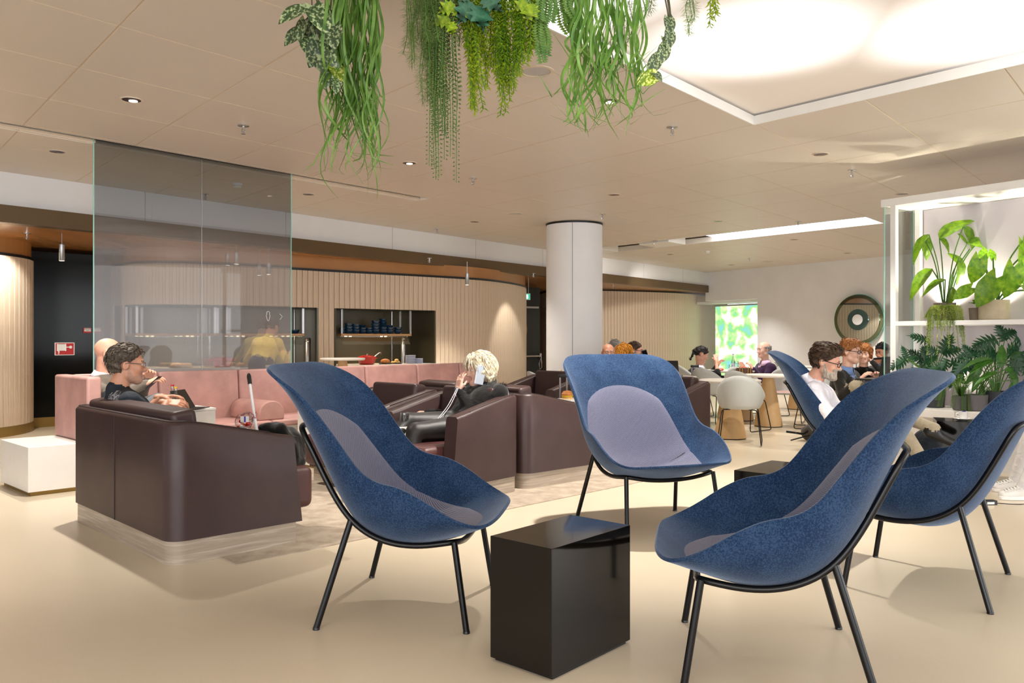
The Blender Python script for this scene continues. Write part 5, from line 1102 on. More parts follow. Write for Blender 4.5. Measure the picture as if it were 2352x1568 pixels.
philo('split_leaf_philodendron', 'dark split-leaf philodendron at the back right of the ledge', 0.95, 0.32, 0.11, 0.18, M_POTD, [(2290, 762, 2315, 752, 1.5, 0.0), (2272, 768, 2225, 785, 1.0, -0.05), (2300, 770, 2290, 745, 1.4, 0.0), (2325, 765, 2345, 778, 1.6, 0.0), (2275, 795, 2235, 800, 1.1, 0.0), (2310, 790, 2350, 790, 1.1, 0.0), (2300, 800, 2350, 815, 1.0, -0.05), (2240, 800, 2205, 808, 1.2, 0.0), (2250, 810, 2225, 830, 1.3, -0.05), (2320, 800, 2340, 840, 1.1, -0.1), (2230, 805, 2218, 790, 1.6, 0.0), (2255, 800, 2285, 810, 1.3, -0.05), (2310, 810, 2300, 850, 1.1, -0.12), (2215, 815, 2190, 850, 1.1, -0.05), (2335, 820, 2352, 860, 1.2, -0.1)], 2280, 925)
philo('split_leaf_philodendron', 'small split-leaf plant by the rack post', 0.26, 0.36, 0.08, 0.15, M_POTD, [(2085, 815, 2068, 800, 1.8, 0.0), (2085, 820, 2068, 838, 1.8, -0.05), (2090, 815, 2088, 795, 1.8, 0.0), (2092, 818, 2110, 808, 1.6, 0.0), (2088, 822, 2095, 842, 1.6, -0.05)], 2090, 918)
e = potted('peace_lily', 'broad glossy-leaved plant in the middle of the ledge', 0.86, 0.14, 0.522, 0.10, 0.15, M_POTM); ox, oy = 2262, 930
stems_leaves(e, 0.12, [it(*q) for q in [(2300, 835, 2308, 795, 1.3, -0.1, (0, -1, 0)), (2290, 818, 2225, 812, 1.0, -0.08, (0, -0.4, 1)), (2285, 820, 2230, 830, 1.0, -0.12, (0, -0.4, 1)), (2288, 845, 2240, 852, 1.1, -0.16, (0, -0.5, 1)), (2295, 825, 2325, 822, 1.2, -0.1, (0, -0.5, 1)), (2260, 835, 2235, 862, 1.2, -0.1), (2310, 840, 2340, 838, 1.2, -0.1), (2250, 850, 2245, 890, 1.0, -0.12), (2320, 845, 2345, 870, 1.2, -0.1), (2330, 820, 2350, 800, 1.3, -0.05), (2270, 860, 2290, 885, 1.0, -0.15), (2330, 860, 2315, 885, 1.2, -0.15)]], spa, 1.0, r=0.005)
e = potted('boston_fern', 'arching fern in a small grey pot on the ledge', 0.751, 0.07, 0.522, 0.07, 0.135, M_POTM); g = G(); gs_ = G()
for k, (dx, dy, hh) in enumerate([(-50, -10, 55), (-55, 30, 35), (-25, 35, 45), (45, 25, 45), (40, -20, 50), (10, 45, 40), (-15, -40, 60), (25, -35, 55), (-40, -30, 50), (55, 0, 40), (-5, 40, 25), (-60, 10, 45)]):
    tip = Vector((dx*mpx, -0.10+0.02*(k % 5), 0.13-dy*mpx*0.7)); pts = [Vector((0, 0, 0.12)), Vector((dx*mpx*0.4, -0.05, 0.13+hh*mpx*0.8)), Vector((dx*mpx*0.85, -0.09, 0.13+hh*mpx*0.55)), tip]
    def fn(g, p, t, k2):
        s = t.cross(Vector((0, -0.3, 1))).normalized()*(1 if k2 % 2 else -1); blade(g, p, s+t*0.3, 0.03, 0.0055, Vector((0, -0.5, 1)))
    sprig(g, pts, fn, 0.005); gs_.tube(cat_rom(pts, 5), 0.0018, 4)
gs_.obj('stems', M_STEM, e); o_ = g.obj('fronds', ML_FERN, e, ang=180); o_['kind'] = 'stuff'
e = potted('creeping_plant', 'low lime creeping plant spilling at the ledge corner', 0.30, 0.05, 0.522, 0.05, 0.06, M_POTG); g = G(); gs_ = G()
for k in range(26):
    a = random.uniform(0, 2*pi); q = Vector((cos(a)*0.09, sin(a)*0.05-0.03, 0)); pts = [Vector((0, 0, 0.05)), q*0.5+Vector((0, 0, 0.09+random.uniform(0, 0.08))), q+Vector((0, 0, 0.05))]
    def fn(g, p, t, k2):
        for _ in range(2): blade(g, p, Vector((random.uniform(-1, 1), random.uniform(-1, 1), random.uniform(-.3, .6))), 0.018, 0.006)
    sprig(g, pts, fn, 0.01); gs_.tube(pts, 0.0012, 4)
gs_.obj('stems', M_STEM, e); o_ = g.obj('leaves', ML_LIME, e, ang=180); o_['kind'] = 'stuff'
# ================================================================== PEOPLE
def _cap(P, a, b, ra, rb):
    ba = b-a; h = np.clip(((P-a) @ ba)/max(1e-12, ba @ ba), 0, 1)
    return np.linalg.norm(P-a-h[..., None]*ba, axis=-1)-(ra+(rb-ra)*h)
def _ell(P, c, R, rad):
    q = (P-c) @ R.T/rad; k0 = np.linalg.norm(q, axis=-1); k1 = np.linalg.norm(q/rad, axis=-1)+1e-9; return k0*(k0-1)/k1
def cap(a, b, ra, rb, reg, k=0.03, sub=False): return ('c', np.array(a, float), np.array(b, float), ra, rb, reg, k, sub)
def ellp(c, rad, reg, k=0.03, R=None, sub=False): return ('e', np.array(c, float), np.array(rad, float), R if R is not None else np.eye(3), None, reg, k, sub)
def ev(p, P): return _cap(P, p[1], p[2], p[3], p[4]) if p[0] == 'c' else _ell(P, p[1], p[3], p[2])
def bb(p):
    if p[0] == 'c': r = max(p[3], p[4]); return np.minimum(p[1], p[2])-r, np.maximum(p[1], p[2])+r
    r = p[2].max(); return p[1]-r, p[1]+r
def nets(F, o, h):
    s = F < 0; n = np.array(F.shape)-1; acc = np.zeros((*n, 3)); cnt = np.zeros(n)
    cs = [(i, j, k) for i in (0, 1) for j in (0, 1) for k in (0, 1)]; sl = lambda c: tuple(slice(c[d], c[d]+n[d]) for d in range(3))
    for a in cs:
        for d in range(3):
            if a[d]: continue
            b = list(a); b[d] = 1; Fa = F[sl(a)]; Fb = F[sl(b)]; m = (s[sl(a)] != s[sl(b)])
            t = np.where(m, Fa/np.where(m, Fa-Fb, 1), 0)
            for q in range(3): acc[..., q] += m*(a[q]+(t if q == d else 0))
            cnt += m
    M = cnt > 0; idx = -np.ones(n, int); idx[M] = np.arange(M.sum()); ijk = np.argwhere(M); V_ = (ijk+acc[M]/cnt[M][:, None])*h+o; Q = []
    for d in range(3):
        e1, e2 = [(1, 2), (2, 0), (0, 1)][d]
        lo = [slice(1, -1)]*3; lo[d] = slice(0, -1); hi = list(lo); hi[d] = slice(1, None)
        A = s[tuple(lo)]; B = s[tuple(hi)]; ch = np.argwhere(A != B); ch = ch+1; ch[:, d] -= 1
        flip = A[tuple((ch-np.array([0 if q == d else 1 for q in range(3)])).T)]
        def cell(o1, o2): c = ch.copy(); c[:, e1] -= o1; c[:, e2] -= o2; return idx[tuple(c.T)]
        q = np.stack([cell(1, 1), cell(0, 1), cell(0, 0), cell(1, 0)], 1); q[~flip] = q[~flip][:, ::-1]; Q.append(q)
    return V_, np.concatenate(Q)
def sdf_mesh(prims, h, noise=None, keep=None):
    lo = np.min([bb(p)[0] for p in prims if not p[7]], axis=0)-3*h-0.01; hi = np.max([bb(p)[1] for p in prims if not p[7]], axis=0)+3*h+0.01
    n = np.ceil((hi-lo)/h).astype(int)+1; ax = [lo[d]+h*np.arange(n[d]) for d in range(3)]; F = np.full(n, 9.0)
    for p in prims:
        a, b = bb(p); m = 0.05; i0 = np.clip(((a-m-lo)/h).astype(int), 0, n-1); i1 = np.clip(np.ceil((b+m-lo)/h).astype(int)+1, 1, n)
        s_ = tuple(slice(i0[d], i1[d]) for d in range(3)); g_ = np.stack(np.meshgrid(*[ax[d][s_[d]] for d in range(3)], indexing='ij'), -1)
        D = ev(p, g_); k = p[6]; A = F[s_]
        if p[7]: t = np.clip(0.5-0.5*(A+D)/k, 0, 1); F[s_] = A+(-D-A)*t+k*t*(1-t)
        else: t = np.clip(0.5+0.5*(D-A)/k, 0, 1); F[s_] = np.where(A > 5, D, D+(A-D)*t-k*t*(1-t))
    if noise or keep:
        g_ = np.stack(np.meshgrid(*ax, indexing='ij'), -1)
        if noise: F = F+noise(g_)
        if keep: F = np.maximum(F, keep(g_))
    V_, Q = nets(F, lo, h)
    best = np.full(len(V_), 9.0); reg = np.zeros(len(V_), int)
    for p in prims:
        if p[7]: continue
        D = ev(p, V_); m = D < best; best[m] = D[m]; reg[m] = p[5]
    return V_, Q, reg
def rot_head(yaw, pitch, roll=0):
    y = radians(yaw-90); M = Matrix.Rotation(y, 3, 'Z') @ Matrix.Rotation(radians(pitch), 3, 'X') @ Matrix.Rotation(radians(roll), 3, 'Y'); return np.array(M)
SK, TOP, BOT, SHOE, LIP, HAIRR, EYEW, EYEB, BEARD, INNER = range(10)
def skin_mat(nm, c): return mat(nm, c, 0.5, var=0.08, vs=25, sss=0.12, bump=0.05, bs=200)
SKIN1 = skin_mat('skin_light', rgb(214, 160, 136)); SKIN2 = skin_mat('skin_tan', rgb(196, 140, 112)); SKIN3 = skin_mat('skin_pale', rgb(224, 178, 158))
M_LIP = mat('lip', rgb(176, 104, 96), 0.45); M_EYEW = mat('eye_white', rgb(225, 222, 218), 0.2); M_EYEB = mat('eye_iris', rgb(40, 34, 30), 0.15)
def cloth(nm, c, r=0.85, b=0.5, bs=14): 
    x = NT(nm); v = x.co(); f = x.noise(bs, 3, v, 0.5, 0.8); d = tuple(q*0.85 for q in c[:3])+(1,)
    x.l(x.ramp(f, [(0.3, d), (0.7, c)]), x.b.inputs['Base Color']); x.b.inputs['Roughness'].default_value = r; x.b.inputs['Specular IOR Level'].default_value = 0.2; x.b.inputs['Sheen Weight'].default_value = 0.2
    x.bump(f, b, 0.03); return x.m
def hairm(nm, c, hl): 
    x = NT(nm); f = x.noise(70, 3, x.co((1, 1, 0.4))); x.l(x.ramp(f, [(0.3, c), (0.75, hl)]), x.b.inputs['Base Color']); x.b.inputs['Roughness'].default_value = 0.62; x.b.inputs['Specular IOR Level'].default_value = 0.3; x.bump(f, 0.4, 0.004); return x.m
def head_prims():
    p = [ellp((0, -0.012, 0.032), (0.075, 0.096, 0.086), SK), ellp((0, 0.028, -0.042), (0.057, 0.062, 0.07), SK, 0.03), ellp((0, 0.066, -0.094), (0.024, 0.02, 0.02), SK, 0.03),
         cap((-0.05, 0.005, -0.065), (-0.015, 0.062, -0.092), 0.02, 0.02, SK, 0.03), cap((0.05, 0.005, -0.065), (0.015, 0.062, -0.092), 0.02, 0.02, SK, 0.03),
         cap((0, 0.086, 0.012), (0, 0.108, -0.026), 0.009, 0.0135, SK, 0.012), ellp((-0.012, 0.094, -0.03), (0.009, 0.011, 0.008), SK, 0.01), ellp((0.012, 0.094, -0.03), (0.009, 0.011, 0.008), SK, 0.01),
         cap((-0.036, 0.076, 0.03), (0.036, 0.076, 0.03), 0.013, 0.013, SK, 0.02), ellp((-0.038, 0.058, -0.018), (0.026, 0.024, 0.026), SK, 0.03), ellp((0.038, 0.058, -0.018), (0.026, 0.024, 0.026), SK, 0.03),
         ellp((-0.031, 0.096, 0.008), (0.017, 0.017, 0.012), SK, 0.012, sub=True), ellp((0.031, 0.096, 0.008), (0.017, 0.017, 0.012), SK, 0.012, sub=True),
         cap((-0.02, 0.078, -0.052), (0.02, 0.078, -0.052), 0.0085, 0.0085, LIP, 0.008), cap((-0.016, 0.076, -0.062), (0.016, 0.076, -0.062), 0.009, 0.009, LIP, 0.008)]
    for s in (-1, 1):
        p += [ellp((s*0.078, -0.012, 0.0), (0.011, 0.021, 0.032), SK, 0.008), ellp((s*0.088, -0.006, 0.004), (0.006, 0.011, 0.018), SK, 0.006, sub=True),
              cap((s*0.018, 0.092, 0.028), (s*0.046, 0.079, 0.03), 0.0045, 0.0035, HAIRR, 0.004)]
    return p
def hand_mesh(Wr, d, n, side, curl, spread=0.08, h=0.0045, sc=1.0):
    d = Vector(d).normalized(); n = Vector(n); n = (n-d*n.dot(d)).normalized(); y = n.cross(d)*side; A = lambda x, q, z: np.array(Wr+d*x*sc+y*q*sc+n*z*sc); P = []
    P.append(cap(A(-0.03, 0, 0), A(0.01, 0, 0), 0.026*sc, 0.022*sc, SK, 0.01))
    for i in range(4):
        q = 0.027-0.018*i; c = curl[i] if isinstance(curl, (list, tuple)) else curl
        P.append(cap(A(0.0, q*0.7, 0), A(0.082-0.004*abs(i-1), q, 0), 0.0145*sc, 0.0115*sc, SK, 0.008)); L = [0.070, 0.078, 0.072, 0.056][i]; x0, q0, z0 = 0.082-0.004*abs(i-1), q, 0.0; an = c*0.7; sp = spread*(1.5-i)
        for k, f in enumerate((0.45, 0.31, 0.24)):
            x1 = x0+L*f*cos(an); z1 = z0+L*f*sin(an); q1 = q0+L*f*sin(sp); P.append(cap(A(x0, q0, z0), A(x1, q1, z1), (0.0095-0.0008*k)*sc, (0.0088-0.0010*k)*sc, SK, 0.004)); x0, q0, z0 = x1, q1, z1; an += c
    P += [cap(A(0.015, 0.022, 0.004), A(0.05, 0.046, 0.018), 0.0145*sc, 0.011*sc, SK, 0.01), cap(A(0.05, 0.046, 0.018), A(0.078, 0.05, 0.032), 0.0105*sc, 0.0085*sc, SK, 0.004)]
    return sdf_mesh(P, h)
def add_np(acc, V_, Q, mi):
    o = acc['n']; acc['v'].append(V_); acc['f'].append(Q+o); acc['m'].append(mi); acc['n'] += len(V_)
def make_hair(par, V0, Rh, hc, style, m, sc, fine, near):
    t = style.get('t', 0.012); pr = [ellp((0, -0.014, 0.034), (0.075+t, 0.097+t, 0.086+t*1.15), 0, 0.02)]; am = style.get('amp', 0.005); rs = style.get('seed', 1.0)
    nz = lambda P: am*(np.sin(P[..., 0]*95+3*np.sin(P[..., 1]*40+rs))*np.sin(P[..., 1]*70+2*np.sin(P[..., 2]*55+rs)) + 0.6*np.sin(P[..., 2]*120+P[..., 0]*80+rs))
    kind = style['kind']
    if kind in ('short', 'swept', 'ring'):
        f0 = style.get('line', 0.0); nape = style.get('nape', -0.07)
        def keep(P):
            x, y, z = P[..., 0], P[..., 1], P[..., 2]; a = (y-(f0+1.15*np.clip(z, -0.02, 0.2)))*0.75; b = (nape-z)*0.9
            side = np.where(np.abs(x) > 0.055, (y-0.012-np.clip(z, 0, .05)*0.9)*0.8, -1); ear = -(np.sqrt((y+0.01)**2+(z+0.005)**2)-0.032); ear = np.where(np.abs(x) > 0.05, ear, -1)
            r = np.maximum(np.maximum(a, b), np.maximum(side, ear))
            if kind == 'ring': r = np.maximum(r, (z-style.get('top', 0.05))*0.9)
            return r
        if kind == 'swept': pr += [ellp((style.get('sx', 0.0), 0.045, 0.105), (0.055, 0.055, 0.026), 0, 0.03), ellp((0, -0.02, 0.112), (0.06, 0.07, 0.022), 0, 0.03)]
    elif kind == 'bob':
        pr += [ellp((0, -0.035, -0.03), (0.098, 0.085, 0.095), 0, 0.04), ellp((-0.075, 0.0, -0.04), (0.03, 0.06, 0.075), 0, 0.03), ellp((0.075, 0.0, -0.04), (0.03, 0.06, 0.075), 0, 0.03), ellp((0, 0.04, 0.095), (0.07, 0.06, 0.035), 0, 0.03)]
        keep = lambda P: np.maximum((P[..., 1]-(0.062+0.9*np.clip(P[..., 2]-0.02, -0.1, 0.2)))*0.8, (-0.105-P[..., 2]))
    elif kind == 'long':
        pr += [ellp((0, -0.055, -0.06), (0.085, 0.06, 0.12), 0, 0.04), ellp((0.0, -0.075, -0.17), (0.075, 0.04, 0.11), 0, 0.04), ellp((0.05, -0.06, -0.02), (0.05, 0.05, 0.05), 0, 0.03), ellp((-0.05, -0.06, 0.0), (0.05, 0.05, 0.05), 0, 0.03)]
        keep = lambda P: (P[..., 1]-(0.03+0.9*np.clip(P[..., 2], -0.05, 0.2)))*0.8
    elif kind == 'pony':
        pr += [ellp((0, -0.105, 0.02), (0.03, 0.03, 0.03), 0, 0.02), cap((0, -0.12, 0.01), (0.0, -0.125, -0.14), 0.024, 0.010, 0, 0.02)]
        def keep(P):
            x, y, z = P[..., 0], P[..., 1], P[..., 2]; ear = np.where(np.abs(x) > 0.05, -(np.sqrt((y+0.012)**2+(z)**2)-0.034), -1)
            return np.maximum((y-(0.015+1.1*np.clip(z, -0.02, 0.2)))*0.75, np.maximum(ear, np.where(y > -0.07, -0.04-z, -1)))
    hs = 0.0055 if near else 0.008
    V_, Q, _ = sdf_mesh(pr, hs, nz, keep); g = G(); Vw = (V_*sc) @ Rh.T+hc; g.v = [tuple(v) for v in Vw]; g.f = [tuple(q) for q in Q.tolist()]; g.mi = [0]*len(g.f)
    nl = style.get('locks', 0 if not near else 160)
    if nl:
        cen = np.array((0, -0.014, 0.02)); pick = RNG.integers(0, len(V_), nl); fl = style.get('flow', (0, -1, -0.5)); LL = style.get('len', 0.035)
        for i in pick:
            p = V_[i]; nr = p-cen; nr /= np.linalg.norm(nr)
            if nr @ np.array((0, 1, -0.4)) > 0.75: continue
            f = np.array(fl if not callable(fl) else fl(p), float)+RNG.normal(0, style.get('mess', 0.25), 3); f -= nr*(f @ nr); f /= np.linalg.norm(f)+1e-9; pts = []
            for k in range(5):
                u = k/4; q = p+f*LL*u+nr*(0.002+style.get('lift', 0.006)*sin(pi*u*0.8)-LL*LL*u*u*4); pts.append(Vector((q*sc) @ Rh.T+hc))
            g.tube(pts, [0.0036*sc, 0.0042*sc, 0.0036*sc, 0.0024*sc, 0.0006], 5, caps=False)
    return g.obj('hair', m, par, ang=180)
def person(label, face_deg, hip, head, neck=None, head_yaw=None, pitch=0, roll=0, wrists=None, knees=None, ankles=None, toes=None, tops=None, bots=None, shoes=None, skin=SKIN1, hair=None, hairmat=None, beard=None, beardmat=None,
           sleeve=1.0, sc=1.0, near=True, hsc=1.0, curls=(0.5, 0.5), palms=None, poles=None, hdirs=None, glasses=None, collar=None, girth=1.0, hands=True, shw=0.175, spread=0.08, inner=None):
    hip = Vector(hip); head = Vector(head); f = Vector((cos(radians(face_deg)), sin(radians(face_deg)), 0)); r = Vector((f.y, -f.x, 0)); o = Vector((hip.x, hip.y, 0)); Z = Vector((0, 0, 1))
    neck = Vector(neck) if neck is not None else head-Z*0.20*hsc-f*0.03
    L = lambda v: np.array(Vector(v)-o); pr = []; gi = girth
    sp = neck-hip; su = sp.normalized(); Rm = np.array((tuple(r), tuple(su.cross(r)), tuple(su)))
    pr += [ellp(L(hip), (0.165*gi, 0.125*gi, 0.115), BOT, 0.04, Rm)]
    for s in (-1, 1): pr.append(cap(L(hip+su*0.10+r*0.055*s+f*0.01), L(neck-su*0.17+r*0.07*s), 0.112*gi, 0.112*gi, TOP, 0.05))
    S = []
    for s in (-1, 1):
        sh = neck+r*shw*s*sc-su*0.075; S.append(sh); pr.append(cap(L(neck+r*0.035*s-su*0.055), L(sh), 0.07*sc, 0.064*sc, TOP, 0.05)); pr.append(cap(L(neck-su*0.15+r*0.06*s), L(sh-su*0.05-r*s*0.02), 0.10*gi, 0.07, TOP, 0.05))
    pr.append(cap(L(neck-su*0.02), L(head-Z*0.05*hsc-f*0.02), 0.056*sc, 0.052*hsc, SK, 0.02)); pr.append(cap(L(neck-su*0.05), L(neck-su*0.0), 0.085, 0.064, TOP if not inner else INNER, 0.02))
    acc = dict(v=[], f=[], m=[], n=0); hs_list = []
    for i, s in enumerate((-1, 1)):
        w = Vector(wrists[i]) if wrists else hip+r*s*0.2+f*0.25+Z*0.1; sh = S[i]; a, b = 0.285*sc, 0.255*sc; dv = w-sh
        if dv.length > (a+b)*0.985: w = sh+dv.normalized()*(a+b)*0.985; dv = w-sh
        D = dv.length; x = (a*a-b*b+D*D)/(2*D); hgt = sqrt(max(0, a*a-x*x)); pole = Vector(poles[i]) if poles and poles[i] else -Z+r*s*0.5-f*0.3; pole = (pole-dv*(pole.dot(dv)/dv.dot(dv))).normalized(); el = sh+dv.normalized()*x+pole*hgt
        sl = sleeve if not isinstance(sleeve, (list, tuple)) else sleeve[i]
        pr.append(cap(L(sh), L(el), 0.060*sc, 0.050*sc, TOP, 0.03))
        if sl >= 1: pr.append(cap(L(el), L(el.lerp(w, 0.97)), 0.048*sc, 0.036*sc, TOP, 0.03))
        else:
            if sl > 0.5: pr.append(cap(L(el), L(el.lerp(w, (sl-0.5)*2)), 0.050*sc, 0.048*sc, TOP, 0.02))
            pr.append(cap(L(el), L(w), 0.040*sc, 0.027*sc, SK, 0.015))
        pr.append(cap(L(el.lerp(w, 0.9)), L(w), 0.027*sc, 0.026*sc, SK, 0.01)); hs_list.append((w, (w-el).normalized(), i, s))
    for i, s in enumerate((-1, 1)):
        hj = hip+r*s*0.085; kn = Vector(knees[i]) if knees else hj+f*0.43; an = Vector(ankles[i]) if ankles else Vector((kn.x+f.x*0.05, kn.y+f.y*0.05, 0.09))
        pr += [cap(L(hj), L(kn), 0.092*gi, 0.066, BOT, 0.035), cap(L(kn), L(an), 0.062, 0.046, BOT, 0.03)]
        td = Vector(toes[i]).normalized() if toes else f; pr += [cap(L(an-td*0.04-Z*0.045), L(an+td*0.15-Z*0.058), 0.042, 0.032, SHOE, 0.02), cap(L(an), L(an-Z*0.04+td*0.02), 0.04, 0.04, SHOE, 0.02)]
    h = 0.014 if near else 0.02
    V_, Q, rg = sdf_mesh(pr, h); add_np(acc, V_, Q, rg[Q[:, 0]])
    Rh = rot_head(head_yaw if head_yaw is not None else face_deg, pitch, roll); hc = L(head); hp = head_prims(); hp.append(cap((0, -0.02, -0.05), Rh.T @ (L(neck)-hc)/hsc*0.75, 0.053, 0.055, SK, 0.02))
    V_, Q, rg = sdf_mesh(hp, 0.0055 if near else 0.0085)
    if beard:
        x, y, z = V_.T; nzz = 0.006*np.sin(x*150)*np.sin(z*140); m = (z < beard.get('z', -0.036)-0.024+0.055*np.clip((0.034-y)/0.03, 0, 1)+0.03*np.clip((y-0.06)/0.02, 0, 1)+nzz) & (y > -0.005) & (z > -0.125) & (rg != LIP); rg[m] = BEARD
        ch = beard.get('chin', 0.0)
        if ch: rr = np.clip(1-np.abs(z+0.085)/0.05, 0, 1)*m; V_ = V_+np.stack([x*0.1*rr, 0.012*ch*rr, -0.02*ch*rr], 1)
    add_np(acc, (V_*hsc) @ Rh.T+hc, Q, rg[Q[:, 0]])
    ge = G()
    for s in (-1, 1):
        ge.cur = EYEW; ge.ell((s*0.031, 0.078, 0.008), (0.0135, 0.0125, 0.0105), 12, 8); ge.cur = EYEB; ge.ell((s*0.031, 0.0865, 0.007), (0.0062, 0.005, 0.0062), 10, 6)
        ge.cur = SK; ge.add(*(lambda g2: (g2.v, g2.f))(G().ell((s*0.031, 0.078, 0.0145), (0.0155, 0.0138, 0.0068), 10, 6)))
    Ve = np.array([tuple(v) for v in ge.v]); Qe = np.array([q if len(q) == 4 else q+(q[-1],) for q in ge.f]); add_np(acc, (Ve*hsc) @ Rh.T+hc, Qe, np.array(ge.mi))
    if hands:
        for w, d, i, s in hs_list:
            hd = Vector(hdirs[i]).normalized() if hdirs and hdirs[i] else d; pn = Vector(palms[i]) if palms and palms[i] else -Z+f*0.1-r*s*0.4
            V_, Q, rg = hand_mesh(Vector(L(w)), hd, pn, -s if True else s, curls[i], spread, 0.0045 if near else 0.0075, sc*1.02); add_np(acc, V_, Q, rg[Q[:, 0]])
    V_ = np.concatenate(acc['v']); Q = np.concatenate(acc['f']); mi = np.concatenate(acc['m']); me = bpy.data.meshes.new('person')
    me.from_pydata(V_.tolist(), [], [tuple(dict.fromkeys(q)) for q in Q.tolist()]); me.update()
    hm = hairmat or SKIN1
    for m in (skin, tops, bots, shoes or M_BLACKPL, M_LIP, hm, M_EYEW, M_EYEB, beardmat or hm, inner or tops): me.materials.append(m)
    me.polygons.foreach_set('material_index', mi.astype(int).tolist()); me.polygons.foreach_set('use_smooth', [True]*len(me.polygons)); me.validate()
    ob = bpy.data.objects.new('person', me); COL.objects.link(ob); ob.location = o; tag(ob, label, 'person')
    if hair: make_hair(ob, V_, Rh, hc, hair, hairmat, hsc, True, near)
    T = lambda x, y, z: tuple((np.array((x, y, z))*hsc) @ Rh.T+hc)
    if glasses:
        g = G(); w = glasses.get('r', 0.0016)*hsc
        for s in (-1, 1):
            g.tube([T(s*0.033+0.024*cos(a)*1.0, 0.1035-0.02*abs(cos(a))*(1 if s*cos(a) > 0 else 0)*0.5, 0.004+0.0165*sin(a)) for a in [2*pi*k/20 for k in range(20)]], w, 5, closed=True)
            g.tube([T(s*0.057, 0.095, 0.01), T(s*0.08, 0.06, 0.012), T(s*0.085, 0.0, 0.014), T(s*0.083, -0.03, 0.004)], w*1.1, 5)
        g.tube([T(-0.01, 0.1045, 0.008), T(0, 0.107, 0.011), T(0.01, 0.1045, 0.008)], w, 5); g.obj('glasses', glasses['m'], ob)
    if collar:
        ax = Vector(L(head-Z*0.06-f*0.02))-Vector(L(neck)); ax.normalize(); g = G(); fr = frame(Vector(L(neck)), ax, f); n = 22; vs = []; P = []
        for k in range(n+1):
            a = radians(75)+radians(15+330*k/n)*1.0+radians(0); a = pi/2+radians(14)+radians(332)*k/n
            for rr, zz in ((0.066, 0.045), (0.071, 0.05), (0.092+0.008*abs(cos(a)), -0.004-0.03*max(0, sin(a)))):
                vs.append(fr @ Vector((rr*cos(a), zz-0.01, rr*sin(a))))
        g.add(vs, [(k*3+q, (k+1)*3+q, (k+1)*3+q+1, k*3+q+1) for k in range(n) for q in range(2)]); oc = g.obj('collar', collar, ob, ang=180); mm = oc.modifiers.new('thickness', 'SOLIDIFY'); mm.thickness = 0.004
    return ob, T
NAVY_T = None
def m_printed_tee(center, rad):
    x = NT('navy_tee_with_print'); v = x.co(); f = x.noise(14, 3, v); c = x.ramp(f, [(0.3, rgb(16, 24, 34)), (0.7, rgb(28, 38, 50))])
    vm = x.n('ShaderNodeVectorMath', operation='DISTANCE'); vm.inputs[1].default_value = center; x.l(v, vm.inputs[0]); lt = x.n('ShaderNodeMath', operation='LESS_THAN'); x.l(vm.outputs['Value'], lt.inputs[0]); lt.inputs[1].default_value = rad
    w = x.noise(26, 4, v, 0.6, 2.0); gt2 = x.n('ShaderNodeMath', operation='GREATER_THAN'); x.l(w, gt2.inputs[0]); gt2.inputs[1].default_value = 0.5; ml = x.n('ShaderNodeMath', operation='MULTIPLY'); x.l(lt.outputs[0], ml.inputs[0]); x.l(gt2.outputs[0], ml.inputs[1])
    mx = x.n('ShaderNodeMixRGB'); x.l(ml.outputs[0], mx.inputs[0]); x.l(c, mx.inputs[1]); mx.inputs[2].default_value = rgb(150, 148, 152); x.l(mx.outputs[0], x.b.inputs['Base Color']); x.b.inputs['Roughness'].default_value = 0.85; x.bump(f, 0.5, 0.03); return x.m
TR_GREY = cloth('grey_trousers', rgb(122, 124, 128)); TR_KHAKI = cloth('khaki_trousers', rgb(168, 156, 132)); TR_BLACK = mat('black_leather_trousers', rgb(24, 21, 20), 0.5, var=0.1, bump=0.25, bs=20); TR_NAVY = cloth('navy_trousers', rgb(36, 40, 54)); TR_WHITE = cloth('white_trousers', rgb(222, 218, 216))
C_WHITE = cloth('white_shirt', rgb(226, 224, 232), b=0.9, bs=11); C_SUIT = cloth('grey_brown_suit', rgb(116, 106, 96)); C_BLACK = cloth('black_knit', rgb(15, 14, 14), b=0.6, bs=10); C_SWEAT = cloth('black_olive_sweater', rgb(30, 27, 20)); C_PURPLE = cloth('purple_sweater', rgb(52, 24, 62)); C_GREYJ = cloth('grey_jacket', rgb(110, 104, 108)); C_YEL = cloth('yellow_shirt', rgb(212, 182, 84)); C_BLUE = cloth('blue_shirt', rgb(116, 146, 196)); C_PINKS = cloth('pink_shirt', rgb(222, 190, 218)); C_WCOL = cloth('white_collar', rgb(226, 222, 232), b=0.1); C_BLUEC = cloth('blue_collar', rgb(116, 146, 196), b=0.1)
H_SALT = hairm('greying_brown_hair', rgb(34, 28, 24), rgb(112, 98, 84)); H_BROWN = hairm('brown_hair', rgb(34, 24, 18), rgb(92, 68, 48)); H_GINGER = hairm('ginger_hair', rgb(112, 64, 28), rgb(186, 124, 70)); H_BLOND = hairm('platinum_hair', rgb(176, 158, 126), rgb(240, 230, 208)); H_RED = hairm('copper_hair', rgb(140, 78, 14), rgb(222, 156, 52)); H_DARK = hairm('black_hair', rgb(16, 13, 13), rgb(40, 34, 32)); H_GREY = hairm('grey_hair', rgb(90, 88, 86), rgb(170, 168, 164)); B_GREY = hairm('grey_beard', rgb(128, 112, 98), rgb(196, 186, 174))
GL_B = dict(m=M_BLACKPL, r=0.003); GL_S = dict(m=M_STEEL, r=0.0014)
